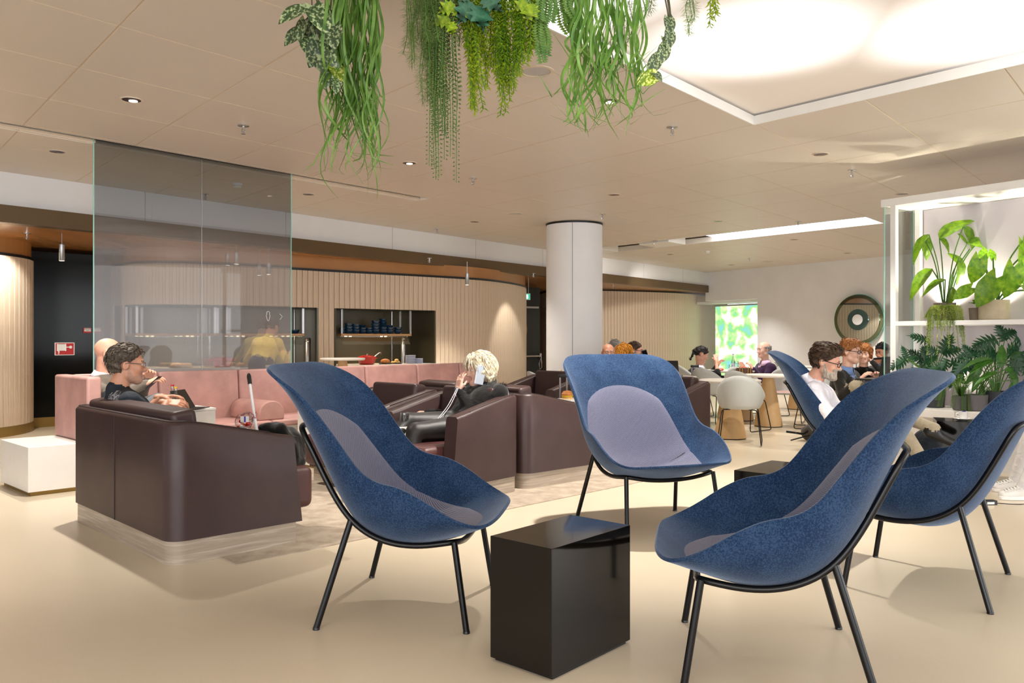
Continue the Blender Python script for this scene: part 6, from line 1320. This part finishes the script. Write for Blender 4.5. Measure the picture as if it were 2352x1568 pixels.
# 1 -- man in the navy tee on the dark sofa
hip = Vector((-2.44, 5.43, 0.50)); hd = P3(293, 838, 5.43)
sh1 = P3(262, 905, 5.36)-Vector((hip.x, hip.y, 0))
person('man in dark navy tee with pale print, sitting on the dark sofa', 40, hip, hd, neck=hd+Vector((-0.06, -0.03, -0.16)), head_yaw=26, girth=1.22, shw=0.205, pitch=-3, wrists=[P3(372, 912, 5.85), P3(383, 925, 5.62)], knees=[(-2.22, 5.86, 0.52), (-2.02, 5.70, 0.52)], ankles=[(-2.06, 6.05, 0.09), (-1.86, 5.88, 0.09)],
       tops=m_printed_tee(tuple(P3(247, 912, 5.24)-Vector((hip.x, hip.y, 0))), 0.085), bots=TR_GREY, skin=SKIN2, hair=dict(kind='short', t=0.016, amp=0.004, line=-0.01, flow=(0.1, -0.8, 0.0), mess=0.35, len=0.04, lift=0.006, locks=240, nape=-0.085), hairmat=H_SALT, beard=dict(z=-0.045, side=0.7), beardmat=mat('stubble_skin', rgb(176, 134, 112), 0.6, var=0.15, vs=60), glasses=dict(m=M_STEEL, r=0.0024), curls=(0.35, 0.55), sleeve=0.62, hsc=1.03, palms=[(0.2, 0, -1), (0.3, 0.5, -0.7)], hdirs=[(1, 0.2, 0.1), (1, 0.1, -0.05)])
# 2 -- bald man in the suit on the pink bench
hip = Vector((-3.30, 6.93, 0.53)); hd = P3(249, 812, 6.98)
o2, T2 = person('bald man in grey-brown suit on the pink bench holding a phone', -8, hip, hd, neck=hd+Vector((-0.05, 0.0, -0.19)), head_yaw=22, pitch=-12, wrists=[P3(340, 868, 6.9), P3(338, 880, 6.72)], knees=[(-2.92, 7.08, 0.56), (-2.88, 6.74, 0.68)], ankles=[(-2.75, 7.1, 0.09), (-2.6, 6.8, 0.35)], tops=C_SUIT, bots=TR_GREY, skin=SKIN1, hair=None, hairmat=SKIN2, collar=C_WCOL, glasses=dict(m=M_BLACKPL, r=0.002), hsc=1.08, curls=(0.5, 0.6), girth=1.15, shw=0.195)
e = G(); e.ell(T2(0.083, -0.002, -0.005), (0.012, 0.012, 0.012)); e.tube([T2(0.085, 0, -0.01), T2(0.08, 0.02, -0.08), T2(0.06, 0.05, -0.16)], 0.002, 5); e.obj('earphone', M_BLACKPL, o2)
def phone(label, p, d, n, m=M_BLACKPL, L=0.145, w=0.07):
    e = empty('phone', p); tag(e, label, 'phone'); M = frame((0, 0, 0), d, n); g = G(); g.box(-w/2, w/2, -L/2, L/2, -0.004, 0.004, M); ob = g.obj('case', m, e, smooth=False, bevel=0.003); g = G(); g.box(-w/2+0.004, w/2-0.004, -L/2+0.008, L/2-0.008, 0.0035, 0.0048, M); g.obj('screen', M_BLACK, e, smooth=False); return e
phone('black phone in the hands of the bald man', P3(353, 878, 6.72), (0.8, 0.1, 0.75), (-0.7, 0, 0.7))
# 3 -- blond woman on the phone
hip = Vector((-0.34, 6.52, 0.51)); hd = P3(1103, 850, 6.58)
o3, T3 = person('woman with platinum bob in black knit, phone at her ear', 222, hip, hd, neck=P3(1124, 880, 6.60), head_yaw=205, pitch=-4, wrists=[P3(1052, 895, 6.50), (-0.72, 6.62, 0.60)], poles=[(0.2, -0.3, -1), None], knees=[(-0.72, 6.16, 0.50), (-0.80, 6.32, 0.56)], ankles=[(-0.80, 6.0, 0.10), (-0.98, 6.05, 0.35)], tops=C_BLACK, bots=TR_BLACK, skin=SKIN3,
       hair=dict(kind='bob', t=0.02, amp=0.004, flow=(0.0, -0.35, -1), mess=0.22, len=0.085, lift=0.006, locks=420), hairmat=H_BLOND, girth=1.22, shw=0.19, curls=(0.28, 0.4), hsc=1.04, palms=[(0.6, 0.5, 0.2), None], hdirs=[(0.18, 0.1, 1), None], spread=0.10, sc=0.96)
g = G()
for k in range(900):
    a = random.uniform(0, 2*pi); c = P3(1126, 886, 6.60)-Vector((hip.x, hip.y, 0)); q = Vector((cos(a), sin(a), 0)); u = random.uniform(-0.02, 0.03); p = c+q*(0.085+random.uniform(0, 0.03))+Vector((0, 0, u-0.015)); blade(g, p, q+Vector((random.uniform(-.6, .6), random.uniform(-.6, .6), random.uniform(-.5, .7))), 0.04, 0.0022)
g.obj('fur_collar', mat('black_fur', rgb(18, 16, 14), 0.7), o3, ang=180)
g = G(); M = frame(T3(-0.087, 0.035, -0.03), Rv := Vector(np.array((0.0, 0.25, -1)) @ rot_head(205, -4).T), Vector(np.array((-1, 0, 0)) @ rot_head(205, -4).T))
ph = phone('silver white phone held to the ear of the blond woman', Vector(T3(-0.098, 0.045, -0.028))+Vector((hip.x, hip.y, 0)), Rv, Vector(np.array((1, -0.1, 0)) @ rot_head(205, -4).T), mat('silver_phone', rgb(196, 204, 216), 0.25, 0.4), 0.15, 0.072)
g = G(); a = P3(1050, 890, 6.45); b = P3(1000, 968, 6.3); g.tube(cat_rom([a, a.lerp(b, 0.5)+Vector((0.01, 0, -0.01)), b], 8), 0.003, 5); g.tube(cat_rom([a+Vector((0.01, 0, 0)), a.lerp(b, 0.5)+Vector((0.025, 0, -0.015)), b+Vector((0.012, 0, 0))], 8), 0.003, 5); tag(g.obj('earphone_cable', mat('white_cable', rgb(214, 214, 220), 0.4)), 'white earphone cable hanging from the blond woman\'s hand', 'cable')
# 4 -- man in the white shirt
hip = Vector((2.74, 7.02, 0.46)); hd = P3(1898, 832, 6.90)
person('bearded man with black glasses in white shirt, in a blue chair', -25, hip, hd, neck=hd+Vector((-0.105, 0.06, -0.165)), head_yaw=-32, pitch=-14, wrists=[P3(1988, 908, 6.95), P3(1970, 914, 6.60)], knees=[(3.12, 7.0, 0.60), (3.10, 6.72, 0.56)], ankles=[P3(2146, 984, 6.62), (3.32, 6.5, 0.09)], toes=[(1, -0.3, -0.4), (1, -0.3, 0)], tops=C_WHITE, bots=TR_KHAKI, skin=SKIN1,
       hair=dict(kind='swept', t=0.017, amp=0.006, line=0.0, sx=-0.005, flow=(0.15, -1, 0.1), mess=0.3, len=0.05, lift=0.008, locks=260), hairmat=H_BROWN, beard=dict(z=-0.036, side=0.55, chin=1.0), beardmat=B_GREY, glasses=GL_B, collar=C_WCOL, sleeve=0.62, hsc=1.10, curls=(0.6, 0.6), girth=1.05)
# 5 -- man in the black sweater with laptop
hip = Vector((3.72, 9.30, 0.52)); hd = P3(1953, 808, 9.20)
person('man in black sweater and blue collar working on a laptop', -48, hip, hd, neck=hd+Vector((-0.03, 0.03, -0.20)), head_yaw=-40, pitch=-4, wrists=[P3(2010, 868, 8.95), P3(1975, 872, 8.85)], knees=[(4.05, 9.1, 0.62), P3(1968, 888, 8.85)], ankles=[(4.1, 8.9, 0.09), (4.2, 8.75, 0.42)], tops=C_SWEAT, bots=TR_KHAKI, skin=SKIN3, hair=dict(kind='swept', t=0.012, amp=0.006, line=0.005, flow=(0.2, 0.4, 0.2), mess=0.6, len=0.03, locks=140), hairmat=H_GINGER, glasses=GL_B, collar=C_BLUEC, inner=C_BLUE, girth=1.12, hsc=1.06)
def laptop(label, p, yaw, w=0.34, dp=0.23, open_=105, red=False):
    e = empty('laptop', p, radians(yaw-90)); tag(e, label, 'laptop')     # user sits at -Y
    g = G(); g.box(-w/2, w/2, -dp/2, dp/2, 0, 0.016); g.obj('keyboard_base', M_BLACKPL, e, smooth=False, bevel=0.004)
    M = Matrix.Translation((0, dp/2, 0.012)) @ Matrix.Rotation(radians(180-open_-90), 4, 'X'); M = Matrix.Translation((0, dp/2, 0.012)) @ Matrix.Rotation(-radians(open_-90), 4, 'X')
    g = G(); g.box(-w/2, w/2, 0, 0.01, 0, dp, M); ld = g.obj('lid', M_BLACKPL, e, smooth=False, bevel=0.004); g = G(); g.box(-w/2+0.01, w/2-0.01, -0.001, 0.0, 0.012, dp-0.01, M); g.obj('screen', M_BLACK, ld, smooth=False)
    if red: g = G(); g.lathe([(0.007, 0), (0.012, 0)], 16, M=M @ Matrix.Translation((-0.05, 0.0112, 0.10)) @ RX, caps=False); g.obj('badge', M_SIGNRED, ld); g = G(); g.box(-0.012+0.12, 0.012+0.12, 0.010, 0.0112, 0.19, 0.195, M); g.obj('sticker', M_SIGNRED, ld)
    return e
laptop('open black laptop in front of the man in the black sweater', P3(2008, 872, 8.72), -48, 0.36, 0.24, 100, True)
# 6, 7 -- people by the end wall
H6 = P3(1984, 812, 10.75)
person('woman with wavy blond hair resting her cheek on her hand', -105, (4.60, 10.98, 0.55), H6, head_yaw=-115, pitch=-10, wrists=[H6+Vector((0.08, -0.06, -0.10)), (4.4, 10.6, 0.62)], tops=C_BLACK, bots=TR_NAVY, skin=SKIN3, hair=dict(kind='bob', t=0.018, flow=(0, -0.3, -1), len=0.08, locks=120), hairmat=H_GINGER, near=False, sc=0.95)
H7 = P3(2026, 808, 11.6)
person('dark-haired man in grey jacket looking at a phone near the rack', 218, (5.28, 11.74, 0.55), H7, head_yaw=212, pitch=-18, wrists=[P3(2032, 832, 11.35), P3(2012, 836, 11.4)], tops=C_GREYJ, bots=TR_NAVY, skin=SKIN2, hair=dict(kind='short', t=0.01, line=-0.01, locks=60), hairmat=H_DARK, collar=C_BLUEC, inner=C_BLUE, near=False)
phone('dark phone held by the man in the grey jacket', P3(2019, 823, 11.25), (1, -0.3, 0.1), (0.3, 0.3, 1), M_BLACKPL, 0.15, 0.07)
# 8..11 -- group behind the middle blue chair
person('bald man whose eyes show above the middle blue chair', -82, (1.19, 10.3, 0.55), P3(1397, 811, 10.2), head_yaw=-88, pitch=-2, tops=C_BLACK, bots=TR_NAVY, skin=SKIN2, hairmat=H_GREY, near=False, hsc=0.98)
person('grey-haired person at the back of the group', -60, (1.53, 12.38, 0.55), P3(1413, 800, 12.25), head_yaw=-60, pitch=-20, tops=C_GREYJ, bots=TR_NAVY, skin=SKIN1, hair=dict(kind='short', t=0.014, locks=60), hairmat=H_GREY, near=False)
person('woman with copper hair seen from behind', 100, (1.46, 10.95, 0.55), P3(1432, 812, 10.9), head_yaw=105, tops=C_BLACK, bots=TR_NAVY, skin=SKIN3, hair=dict(kind='long', t=0.016, amp=0.006, flow=(0.3, -0.3, -1), mess=0.35, len=0.09, lift=0.012, locks=260), hairmat=H_RED, near=False, sc=0.95, hsc=1.02)
H11 = P3(1459, 806, 11.5)
person('bearded man with glasses talking on a black phone', 12, (1.62, 11.66, 0.55), H11, head_yaw=-15, pitch=-4, wrists=[(1.95, 11.8, 0.6), H11+Vector((0.19, -0.05, -0.14))], hdirs=[None, (-0.5, 0, 1)], tops=C_GREYJ, bots=TR_NAVY, skin=SKIN1, hair=dict(kind='short', t=0.011, locks=80), hairmat=H_BROWN, beard=dict(z=-0.03), beardmat=B_GREY, glasses=GL_B, near=False)
phone('black phone at the bearded man\'s mouth', H11+Vector((0.13, -0.08, -0.055)), (0.35, 0, -1), (0, -1, 0))
# 12, 13 -- couple at the far table
H12 = P3(1611, 814, 12.6)
person('woman with black ponytail in black jacket at the far table', 2, (2.80, 12.72, 0.55), H12, head_yaw=0, pitch=-22, wrists=[P3(1648, 838, 12.85), P3(1645, 828, 12.45)], tops=C_BLACK, bots=TR_NAVY, skin=SKIN1, hair=dict(kind='pony', t=0.009, locks=60, flow=(0, -1, -0.2)), hairmat=H_DARK, collar=C_WCOL, sleeve=[1, 0.6], near=False, sc=0.95)
H13 = P3(1754, 803, 12.7)
person('balding man in purple sweater and pink collar at the far table', 192, (3.94, 12.78, 0.57), H13, head_yaw=196, pitch=-6, wrists=[(3.66, 12.55, 0.73), (3.62, 12.95, 0.73)], tops=C_PURPLE, bots=TR_NAVY, skin=SKIN3, hair=dict(kind='ring', t=0.012, top=0.045, line=-0.02, locks=80, mess=0.6), hairmat=H_GREY, glasses=GL_S, collar=C_PINKS, inner=C_PINKS, girth=1.18, near=False)
# 14 -- guest behind the frosted screen
person('guest in yellow shirt leaning over the buffet behind the glass', 65, (-3.36, 10.72, 0.86), P3(606, 752, 10.95), neck=P3(600, 775, 10.9), head_yaw=80, pitch=-25, wrists=[P3(570, 790, 11.1), P3(650, 812, 11.1)], knees=[(-3.45, 10.75, 0.47), (-3.27, 10.70, 0.47)], ankles=[(-3.45, 10.72, 0.09), (-3.27, 10.65, 0.09)], tops=C_YEL, bots=TR_NAVY, skin=SKIN2, hair=dict(kind='short', locks=0), hairmat=H_BROWN, near=False)
# 15 -- seated person at the right edge, legs in view
o15, _ = person('person in white trousers and white sneakers at the right edge', 178, (4.46, 6.32, 0.52), (4.58, 6.32, 1.12), wrists=[(4.2, 6.1, 0.62), (4.2, 6.5, 0.62)], knees=[(4.03, 6.18, 0.53), (4.06, 6.44, 0.53)], ankles=[(3.79, 6.13, 0.095), (3.92, 6.44, 0.095)], tops=C_GREYJ, bots=TR_WHITE, shoes=mat('white_canvas_shoe', rgb(226, 222, 216), 0.7, var=0.03), skin=SKIN1, hair=dict(kind='short', locks=0), hairmat=H_BROWN, near=True)
for yy, x0 in ((6.13, 3.79), (6.44, 3.92)):
    g = G()
    for k in range(5):
        x = x0-0.05-0.022*k; z = 0.098-0.006*k
        for s in (-1, 1): g.tube([(x-4.46+0.008*s, yy-6.32-0.034, z-0.012), (x-4.46, yy-6.32, z+0.004), (x-4.46-0.008*s, yy-6.32+0.034, z-0.012)], 0.0035, 5)
    g.obj('shoelace', M_SIGNWHITE, o15)
    g = G(); g.prism([(x0-4.46+a*0.045, yy-6.32+b) for a, b in ((1.1, -0.03), (1.3, 0), (1.1, 0.03), (0, 0.042), (-2.6, 0.042), (-3.9, 0.02), (-4.1, 0), (-3.9, -0.02), (-2.6, -0.042), (0, -0.042))], 0.0, 0.028); g.obj('shoe_sole', M_CHINA, o15, bevel=0.006)
# ================================================================== BELONGINGS
def trolley(label, p, w, h0, h1, rz, lean=(0, 0)):
    e = empty('trolley_case', p, rz); tag(e, label, 'suitcase')
    g = G(); g.box(-w*1.6, w*1.6, -0.11, 0.11, 0.05, h0); g.obj('case_body', mat('dark_case_%d' % int(p[0]*100), rgb(30, 28, 30), 0.6, var=0.1), e, bevel=0.03, seg=3)
    for s in (-1, 1): g = G(); g.tube([(s*w/2, 0.08, h0-0.02), (s*w/2+lean[0], 0.08+lean[1], h1)], 0.009, 8); g.obj('handle_rod', M_STEEL, e)
    g = G(); g.box(-w/2-0.015+lean[0], w/2+0.015+lean[0], 0.062+lean[1], 0.098+lean[1], h1-0.02, h1+0.014); g.obj('grip', M_BLACKPL, e, bevel=0.008)
    for s in (-1, 1): g = G(); g.lathe([(0.0, -0.012), (0.025, -0.012), (0.025, 0.012), (0, 0.012)], 12, M=Matrix.Translation((s*w*1.3, 0, 0.025)) @ Matrix.Rotation(pi/2, 4, 'Y'), caps=False); g.obj('wheel', M_BLACKPL, e)
    return e
trolley('black trolley case with raised handle left of the middle blue chair', (ray(1296)*8.4, 8.32, 0), 0.07, 0.5, 0.815, 0.1)
trolley('black trolley case behind the dark-haired woman', (ray(1597)*11.6, 11.55, 0), 0.085, 0.5, 0.80, 0.0)
trolley('trolley case with raised handle near the end wall', (ray(2000)*11.6, 11.9, 0), 0.085, 0.5, 0.95, 0.0)
# cane-like luggage handle, jacket and snack bag on the dark sofa
st = empty('walking_stick', P3(590, 990, 5.05)); tag(st, 'white stick with black rubber tip leaning on the sofa arm', 'stick'); o = Vector(st.location)
a, b = P3(574, 880, 5.12)-o, P3(592, 1010, 5.02)-o; g = G(); g.tube([a, b], 0.0085, 10); g.tube([a.lerp(b, 0.55), b], 0.0105, 10); g.obj('shaft', mat('white_enamel', rgb(225, 225, 226), 0.25, var=0.02), st)
g = G(); u = (a-b).normalized(); g.tube([a-u*0.005, a+u*0.045, a+u*0.06, a+u*0.068], [0.013, 0.0135, 0.010, 0.003], 12); g.obj('rubber_tip', M_BLACKPL, st)
def cloth_mound(name, label, prims, h, m, noise_amp=0.01, cat='jacket'):
    nz = lambda P: noise_amp*(np.sin(P[..., 0]*38+2*np.sin(P[..., 2]*22))*np.sin(P[..., 1]*31+np.sin(P[..., 0]*27)))
    V_, Q, _ = sdf_mesh(prims, h, nz); g = G(); g.v = V_.tolist(); g.f = [tuple(q) for q in Q.tolist()]; g.mi = [0]*len(g.f); return tag(g.obj(name, m, ang=180), label, cat)
A_ = lambda px, py, d: np.array(P3(px, py, d))
jk = cloth_mound('jacket', 'black jacket thrown over the front end of the dark sofa', [ellp(A_(628, 990, 5.22), (0.09, 0.10, 0.045), 0, 0.05), ellp(A_(658, 1005, 5.24), (0.075, 0.11, 0.06), 0, 0.06), ellp(A_(676, 1032, 5.2), (0.05, 0.11, 0.075), 0, 0.06), ellp(A_(684, 1058, 5.2), (0.035, 0.10, 0.05), 0, 0.05), cap(A_(600, 980, 5.16), A_(640, 986, 5.16), 0.025, 0.04, 0, 0.04), ellp(A_(655, 1045, 5.28), (0.08, 0.08, 0.09), 0, 0.06)], 0.011, C_BLACK, 0.013)
sb = empty('snack_bag', P3(560, 968, 5.03)); tag(sb, 'clear snack bag with red contents tied to the white stick', 'bag'); o = Vector(sb.location)
V_, Q, _ = sdf_mesh([ellp((0, 0, 0), (0.055, 0.03, 0.05), 0, 0.02), ellp((0.03, 0, 0.03), (0.03, 0.02, 0.03), 0, 0.02)], 0.007, lambda P: 0.004*np.sin(P[..., 0]*120)*np.sin(P[..., 2]*110)); g = G(); g.v = V_.tolist(); g.f = [tuple(q) for q in Q.tolist()]; g.mi = [0]*len(g.f); g.obj('film', m_thin_glass('clear_film', (0.9, 0.9, 0.92, 1), 0.2, 0.1), sb, ang=180)
for k in range(9): g = G(); g.ell((random.uniform(-.035, .03), random.uniform(-.012, .012), random.uniform(-.035, .015)), (0.016, 0.012, 0.012), 8, 6); g.obj('sweet', [M_RED, mat('orange_sweet_%d' % k, rgb(220, 90, 30), 0.4), M_SIGNWHITE][k % 3], sb)
g = G(); g.box(-0.01, 0.04, -0.032, -0.028, 0.0, 0.035); g.obj('label', M_SIGNWHITE, sb, smooth=False); g = G(); g.box(0.012, 0.022, -0.0335, -0.029, 0.0, 0.035); g.obj('stripe', mat('violet_print', rgb(80, 50, 160), 0.5), sb, smooth=False)
g = G(); c = P3(583, 952, 5.06)-o; g.tube([c+Vector((0.02*cos(q), 0.02*sin(q), 0.02*sin(2*q))) for q in [2*pi*k/16 for k in range(16)]], 0.003, 5, closed=True); g.tube([c, c+Vector((-0.02, 0, -0.03)), Vector((0.035, 0, 0.05))], 0.003, 5); g.obj('cord', mat('red_white_cord', rgb(200, 120, 120), 0.6, var=0.5, vs=90), sb)
# tablet, bottles and glass on the white side table
tb = empty('tablet', (-2.535, 6.53, 0.64), bench_rz); tag(tb, 'tablet propped in a dark folding case on the white side table', 'tablet')
g = G(); M = Matrix.Translation((0.0, 0.02, 0)) @ Matrix.Rotation(radians(-32), 4, 'X'); M = Matrix.Rotation(radians(40), 4, 'Z') @ M; g.box(-0.12, 0.12, -0.005, 0.005, 0, 0.17, M); g.obj('screen_panel', M_BLACKPL, tb, bevel=0.003); g = G(); g.box(-0.12, 0.12, -0.10, 0.03, 0, 0.006, Matrix.Rotation(radians(40), 4, 'Z')); g.obj('case_flap', M_BLACKPL, tb, smooth=False)
def bottle(label, p, h, m, lab, cap_m, r=0.028):
    e = empty('bottle', p); tag(e, label, 'bottle'); lathe_obj('bottle_body', [(0, 0.002), (r, 0), (r, h*0.5), (r*0.42, h*0.75), (r*0.38, h*0.95), (0, h*0.95)], m, (0, 0, 0), e, 16); lathe_obj('label', [(r+0.0008, h*0.15), (r+0.0008, h*0.42)], lab, (0, 0, 0), e, 16); lathe_obj('cap', [(r*0.45, h*0.93), (r*0.45, h), (0, h)], cap_m, (0, 0, 0), e, 12)
    return e
M_BOT = m_thin_glass('bottle_glass', (0.85, 0.88, 0.88, 1), 0.2); M_YEL = mat('yellow_label', rgb(220, 180, 30), 0.5)
bottle('small clear bottle with yellow label next to the tablet', P3(404, 942, 6.40)*1.0+Vector((0, 0, 0.64-P3(404, 942, 6.40).z)), 0.18, M_BOT, M_YEL, M_YEL)
bottle('small clear bottle with red cap behind the yellow one', P3(396, 942, 6.52)*1.0+Vector((0, 0, 0.64-P3(396, 942, 6.52).z)), 0.19, M_BOT, M_PLATE, M_RED)
M_WATER = m_thin_glass('tumbler_glass', (0.9, 0.92, 0.94, 1), 0.3)
def tumbler(label, p, r=0.034, h=0.09): g = G(); g.lathe([(0, 0.004), (r*0.7, 0.0), (r, h*0.5), (r*0.9, h)], 18, caps=False); return tag(g.obj('glass', M_WATER, loc=p), label, 'glass')
tumbler('empty glass in front of the tablet', (-2.62, 6.50, 0.64))
side_table((P3(923, 975, 6.25).x, 6.35), 0.6, 0.26, 0.26, 0.53, 'small white table between the left blue chair and the blond woman')
tumbler('stemless glass of water beside the blond woman', (P3(926, 975, 6.2).x, 6.27, 0.53), 0.038, 0.10)
# handbag of the blond woman
hb = empty('handbag', P3(995, 968, 6.50)); tag(hb, 'black handbag with gold chain beside the blond woman', 'handbag')
V_, Q, _ = sdf_mesh([ellp((0, 0, 0), (0.10, 0.05, 0.055), 0, 0.02), cap((-0.08, 0, 0.02), (0.09, 0, 0.03), 0.03, 0.03, 0, 0.03)], 0.01); g = G(); g.v = V_.tolist(); g.f = [tuple(q) for q in Q.tolist()]; g.mi = [0]*len(g.f); g.obj('bag_body', TR_BLACK, hb, ang=180)
g = G(); g.tube(cat_rom([(-0.07, -0.03, 0.05), (-0.03, -0.05, 0.07), (0.05, -0.04, 0.05), (0.10, -0.02, 0.10)], 8), 0.004, 6); g.obj('chain', mat('gold', rgb(212, 160, 80), 0.25, 1.0), hb); g = G(); g.ell((-0.07, -0.04, 0.055), (0.014, 0.01, 0.012)); g.obj('clasp', M_CHROME, hb)
# objects on the couple's table
ZT = 0.70
tumbler('glass left of the bottle on the far table', (ray(1678)*12.62, 12.62, ZT), 0.03, 0.085); tumbler('glass goblet right of the bottle on the far table', (ray(1691)*12.6, 12.6, ZT), 0.036, 0.14)
bottle('clear water bottle on the far table', Vector((ray(1684)*12.7, 12.7, ZT)), 0.25, M_BOT, M_PLATE, M_STEEL)
def packet(label, p, sx, sy, sz, m, rz=0): e = empty('packet', p, rz); tag(e, label, 'packet'); V_, Q, _ = sdf_mesh([ellp((0, 0, sz), (sx, sy, sz), 0, 0.01), cap((-sx*0.7, 0, sz), (sx*0.7, 0, sz), sz*0.9, sz*0.9, 0, 0.01)], 0.008); g = G(); g.v = V_.tolist(); g.f = [tuple(q) for q in Q.tolist()]; g.mi = [0]*len(g.f); b = g.obj('wrapper', m, e, ang=180); g = G(); g.box(-sx*0.4, sx*0.4, -sy-0.002, -sy+0.004, sz*0.7, sz*1.3); g.obj('print', M_SIGNWHITE, e, smooth=False)
M_ORR = mat('orange_red_wrap', rgb(222, 58, 26), 0.4, var=0.1)
packet('red packet in front of the dark-haired woman', (ray(1652)*12.5, 12.5, ZT), 0.07, 0.04, 0.018, M_ORR); packet('red packet beside the far water bottle', (ray(1705)*12.55, 12.55, ZT), 0.075, 0.05, 0.03, M_ORR)
def handbag2():
    e = empty('handbag', (ray(1702)*12.1, 11.95, 0.68)); tag(e, 'brown handbag with tan handles by the second cafe table', 'handbag'); g = G(); g.lathe([(0, -0.06), (0.12, -0.06), (0.135, 0.0), (0.11, 0.08), (0.0, 0.09)], 20, caps=False, M=Matrix.Diagonal((1, 0.5, 1, 1))); g.obj('bag_body', mat('brown_canvas', rgb(96, 70, 48), 0.6, var=0.3, vs=40), e)
    for s in (-1, 1): g = G(); g.tube([(s*0.06-0.02, -0.06, 0.0), (s*0.06-0.016, -0.07, 0.10), (s*0.06+0.016, -0.07, 0.10), (s*0.06+0.02, -0.06, 0.0)], 0.007, 6); g.obj('handle', mat('tan_leather_%d' % s, rgb(190, 140, 80), 0.5), e)
    g = G(); g.box(-0.15, 0.15, -0.1, 0.1, -0.68, -0.06); 
handbag2(); cone_table(ray(1702)*12.1, 11.98, 0.62, 0.17, 0.15, 'small round stool table under the brown handbag', 0.05)
laptop('open black laptop left of the dark-haired woman', (ray(1538)*10.6, 10.6, 0.70), -115, 0.30, 0.21, 108); cone_table(ray(1540)*10.6, 10.62, 0.70, 0.34, 0.19, 'round cafe table carrying the laptop behind the middle blue chair')
pc = empty('papers', (0.45, 10.42, 0.49)); tag(pc, 'crumpled white papers on the cafe chair by the column', 'papers')
for k in range(3): g = G(); g.grid(lambda u, v: ((u-0.5)*0.26+0.02*k, (v-0.5)*0.2, 0.03+0.32*u*(0.6+0.1*k)+0.03*sin(6*v+k)), 6, 6); g.obj('sheet', mat('paper_%d' % k, rgb(228, 214, 200), 0.8), pc, ang=180)
bun = empty('burger', (ray(1303)*8.1, 8.1, 0.60)); tag(bun, 'golden bun with fillings by the trolley handle', 'bread'); lathe_obj('bun_top', [(0.055, 0.035), (0.058, 0.05), (0.04, 0.075), (0, 0.085)], M_BREAD, (0, 0, 0), bun, 18); lathe_obj('filling', [(0.0, 0.022), (0.058, 0.024), (0.058, 0.034), (0, 0.036)], M_YEL, (0, 0, 0), bun, 18); lathe_obj('bun_base', [(0.05, 0.0), (0.055, 0.02), (0, 0.022)], M_BREAD2, (0, 0, 0), bun, 18)
side_table((ray(1303)*8.1+0.04, 8.13), 0.7, 0.24, 0.24, 0.60, 'small white table under the golden bun')
bk = cloth_mound('backpack', 'dark backpack lying on the floor by the cafe chairs', [ellp((ray(1866)*9.6, 9.6, 0.10), (0.13, 0.12, 0.10), 0, 0.03), ellp((ray(1878)*9.6, 9.6, 0.14), (0.10, 0.1, 0.12), 0, 0.03)], 0.014, cloth('taupe_nylon', rgb(62, 54, 48)), 0.008, 'backpack')
g = G(); g.tube(cat_rom([P3(1856, 990, 9.4), P3(1845, 996, 9.3), P3(1830, 994, 9.2), P3(1806, 991, 9.3)], 6), 0.012, 6, flat=0.3); g.tube(cat_rom([P3(1860, 1000, 9.3), P3(1842, 1004, 9.2), P3(1816, 1011, 9.2)], 6), 0.008, 6, flat=0.4); sg = g.obj('strap', M_BLACKPL, bk); sg.matrix_parent_inverse = bk.matrix_world.inverted()
cloth_mound('satchel', 'black bag on the floor behind the white sneakers', [ellp((3.83, 6.9, 0.16), (0.14, 0.09, 0.16), 0, 0.03), cap((3.72, 6.86, 0.05), (3.92, 6.9, 0.05), 0.05, 0.05, 0, 0.03)], 0.014, cloth('black_nylon', rgb(18, 18, 18)), 0.006, 'bag')
cloth_mound('dark_bag', 'dark blue bag between the two blue chairs at right', [ellp(A_(2130, 1020, 6.9), (0.12, 0.10, 0.13), 0, 0.03), ellp(A_(2125, 1045, 6.9), (0.13, 0.10, 0.10), 0, 0.03), cap((A_(2130, 1050, 6.9)[0]-0.05, 6.9, 0.06), (A_(2130, 1050, 6.9)[0]+0.05, 6.9, 0.06), 0.06, 0.06, 0, 0.03)], 0.014, cloth('slate_nylon', rgb(34, 40, 48)), 0.006, 'bag')
ad = empty('power_adapter', (3.42, 5.95, 0), 0.1); tag(ad, 'black power adapter on the floor near the white sneakers', 'adapter'); g = G(); g.box(-0.06, 0.06, -0.025, 0.025, 0, 0.032); g.obj('block', M_BLACKPL, ad, bevel=0.004); g = G(); g.box(-0.02, 0.035, -0.0265, -0.0245, 0.006, 0.022); g.obj('label', M_SIGNWHITE, ad, smooth=False)
g = G(); g.tube(cat_rom([(3.48, 5.95, 0.01), (3.6, 5.93, 0.006), (3.75, 5.98, 0.006), (3.82, 5.95, 0.08), (3.80, 5.98, 0.25), (3.83, 6.0, 0.40), (3.80, 6.02, 0.48), (3.84, 6.05, 0.56)], 8), 0.003, 5); g.tube(cat_rom([(3.36, 5.95, 0.012), (3.30, 6.05, 0.006), (3.33, 6.25, 0.006), (3.2, 6.5, 0.006)], 8), 0.003, 5); tag(g.obj('power_cable', M_BLACKPL), 'thin black cable running up beside the white trousers', 'cable')
cone_table(ray(1835)*13.9, 13.9, 0.72, 0.36, 0.19, 'far round table with the bread basket behind the purple sweater'); bs_ = empty('bread_basket', (ray(1800)*13.9, 13.85, 0.72)); tag(bs_, 'grey basket of orange pastries behind the man in purple', 'basket'); lathe_obj('basket', [(0, 0.0), (0.12, 0.0), (0.17, 0.07), (0.165, 0.07), (0.11, 0.01), (0, 0.01)], M_STEEL, (0, 0, 0), bs_)
for k in range(7): g = G(); g.ell((0.09*cos(k), 0.09*sin(k), 0.07), (0.05, 0.04, 0.03)); g.obj('pastry', mat('orange_pastry_%d' % k, rgb(226, 150, 40), 0.6), bs_)
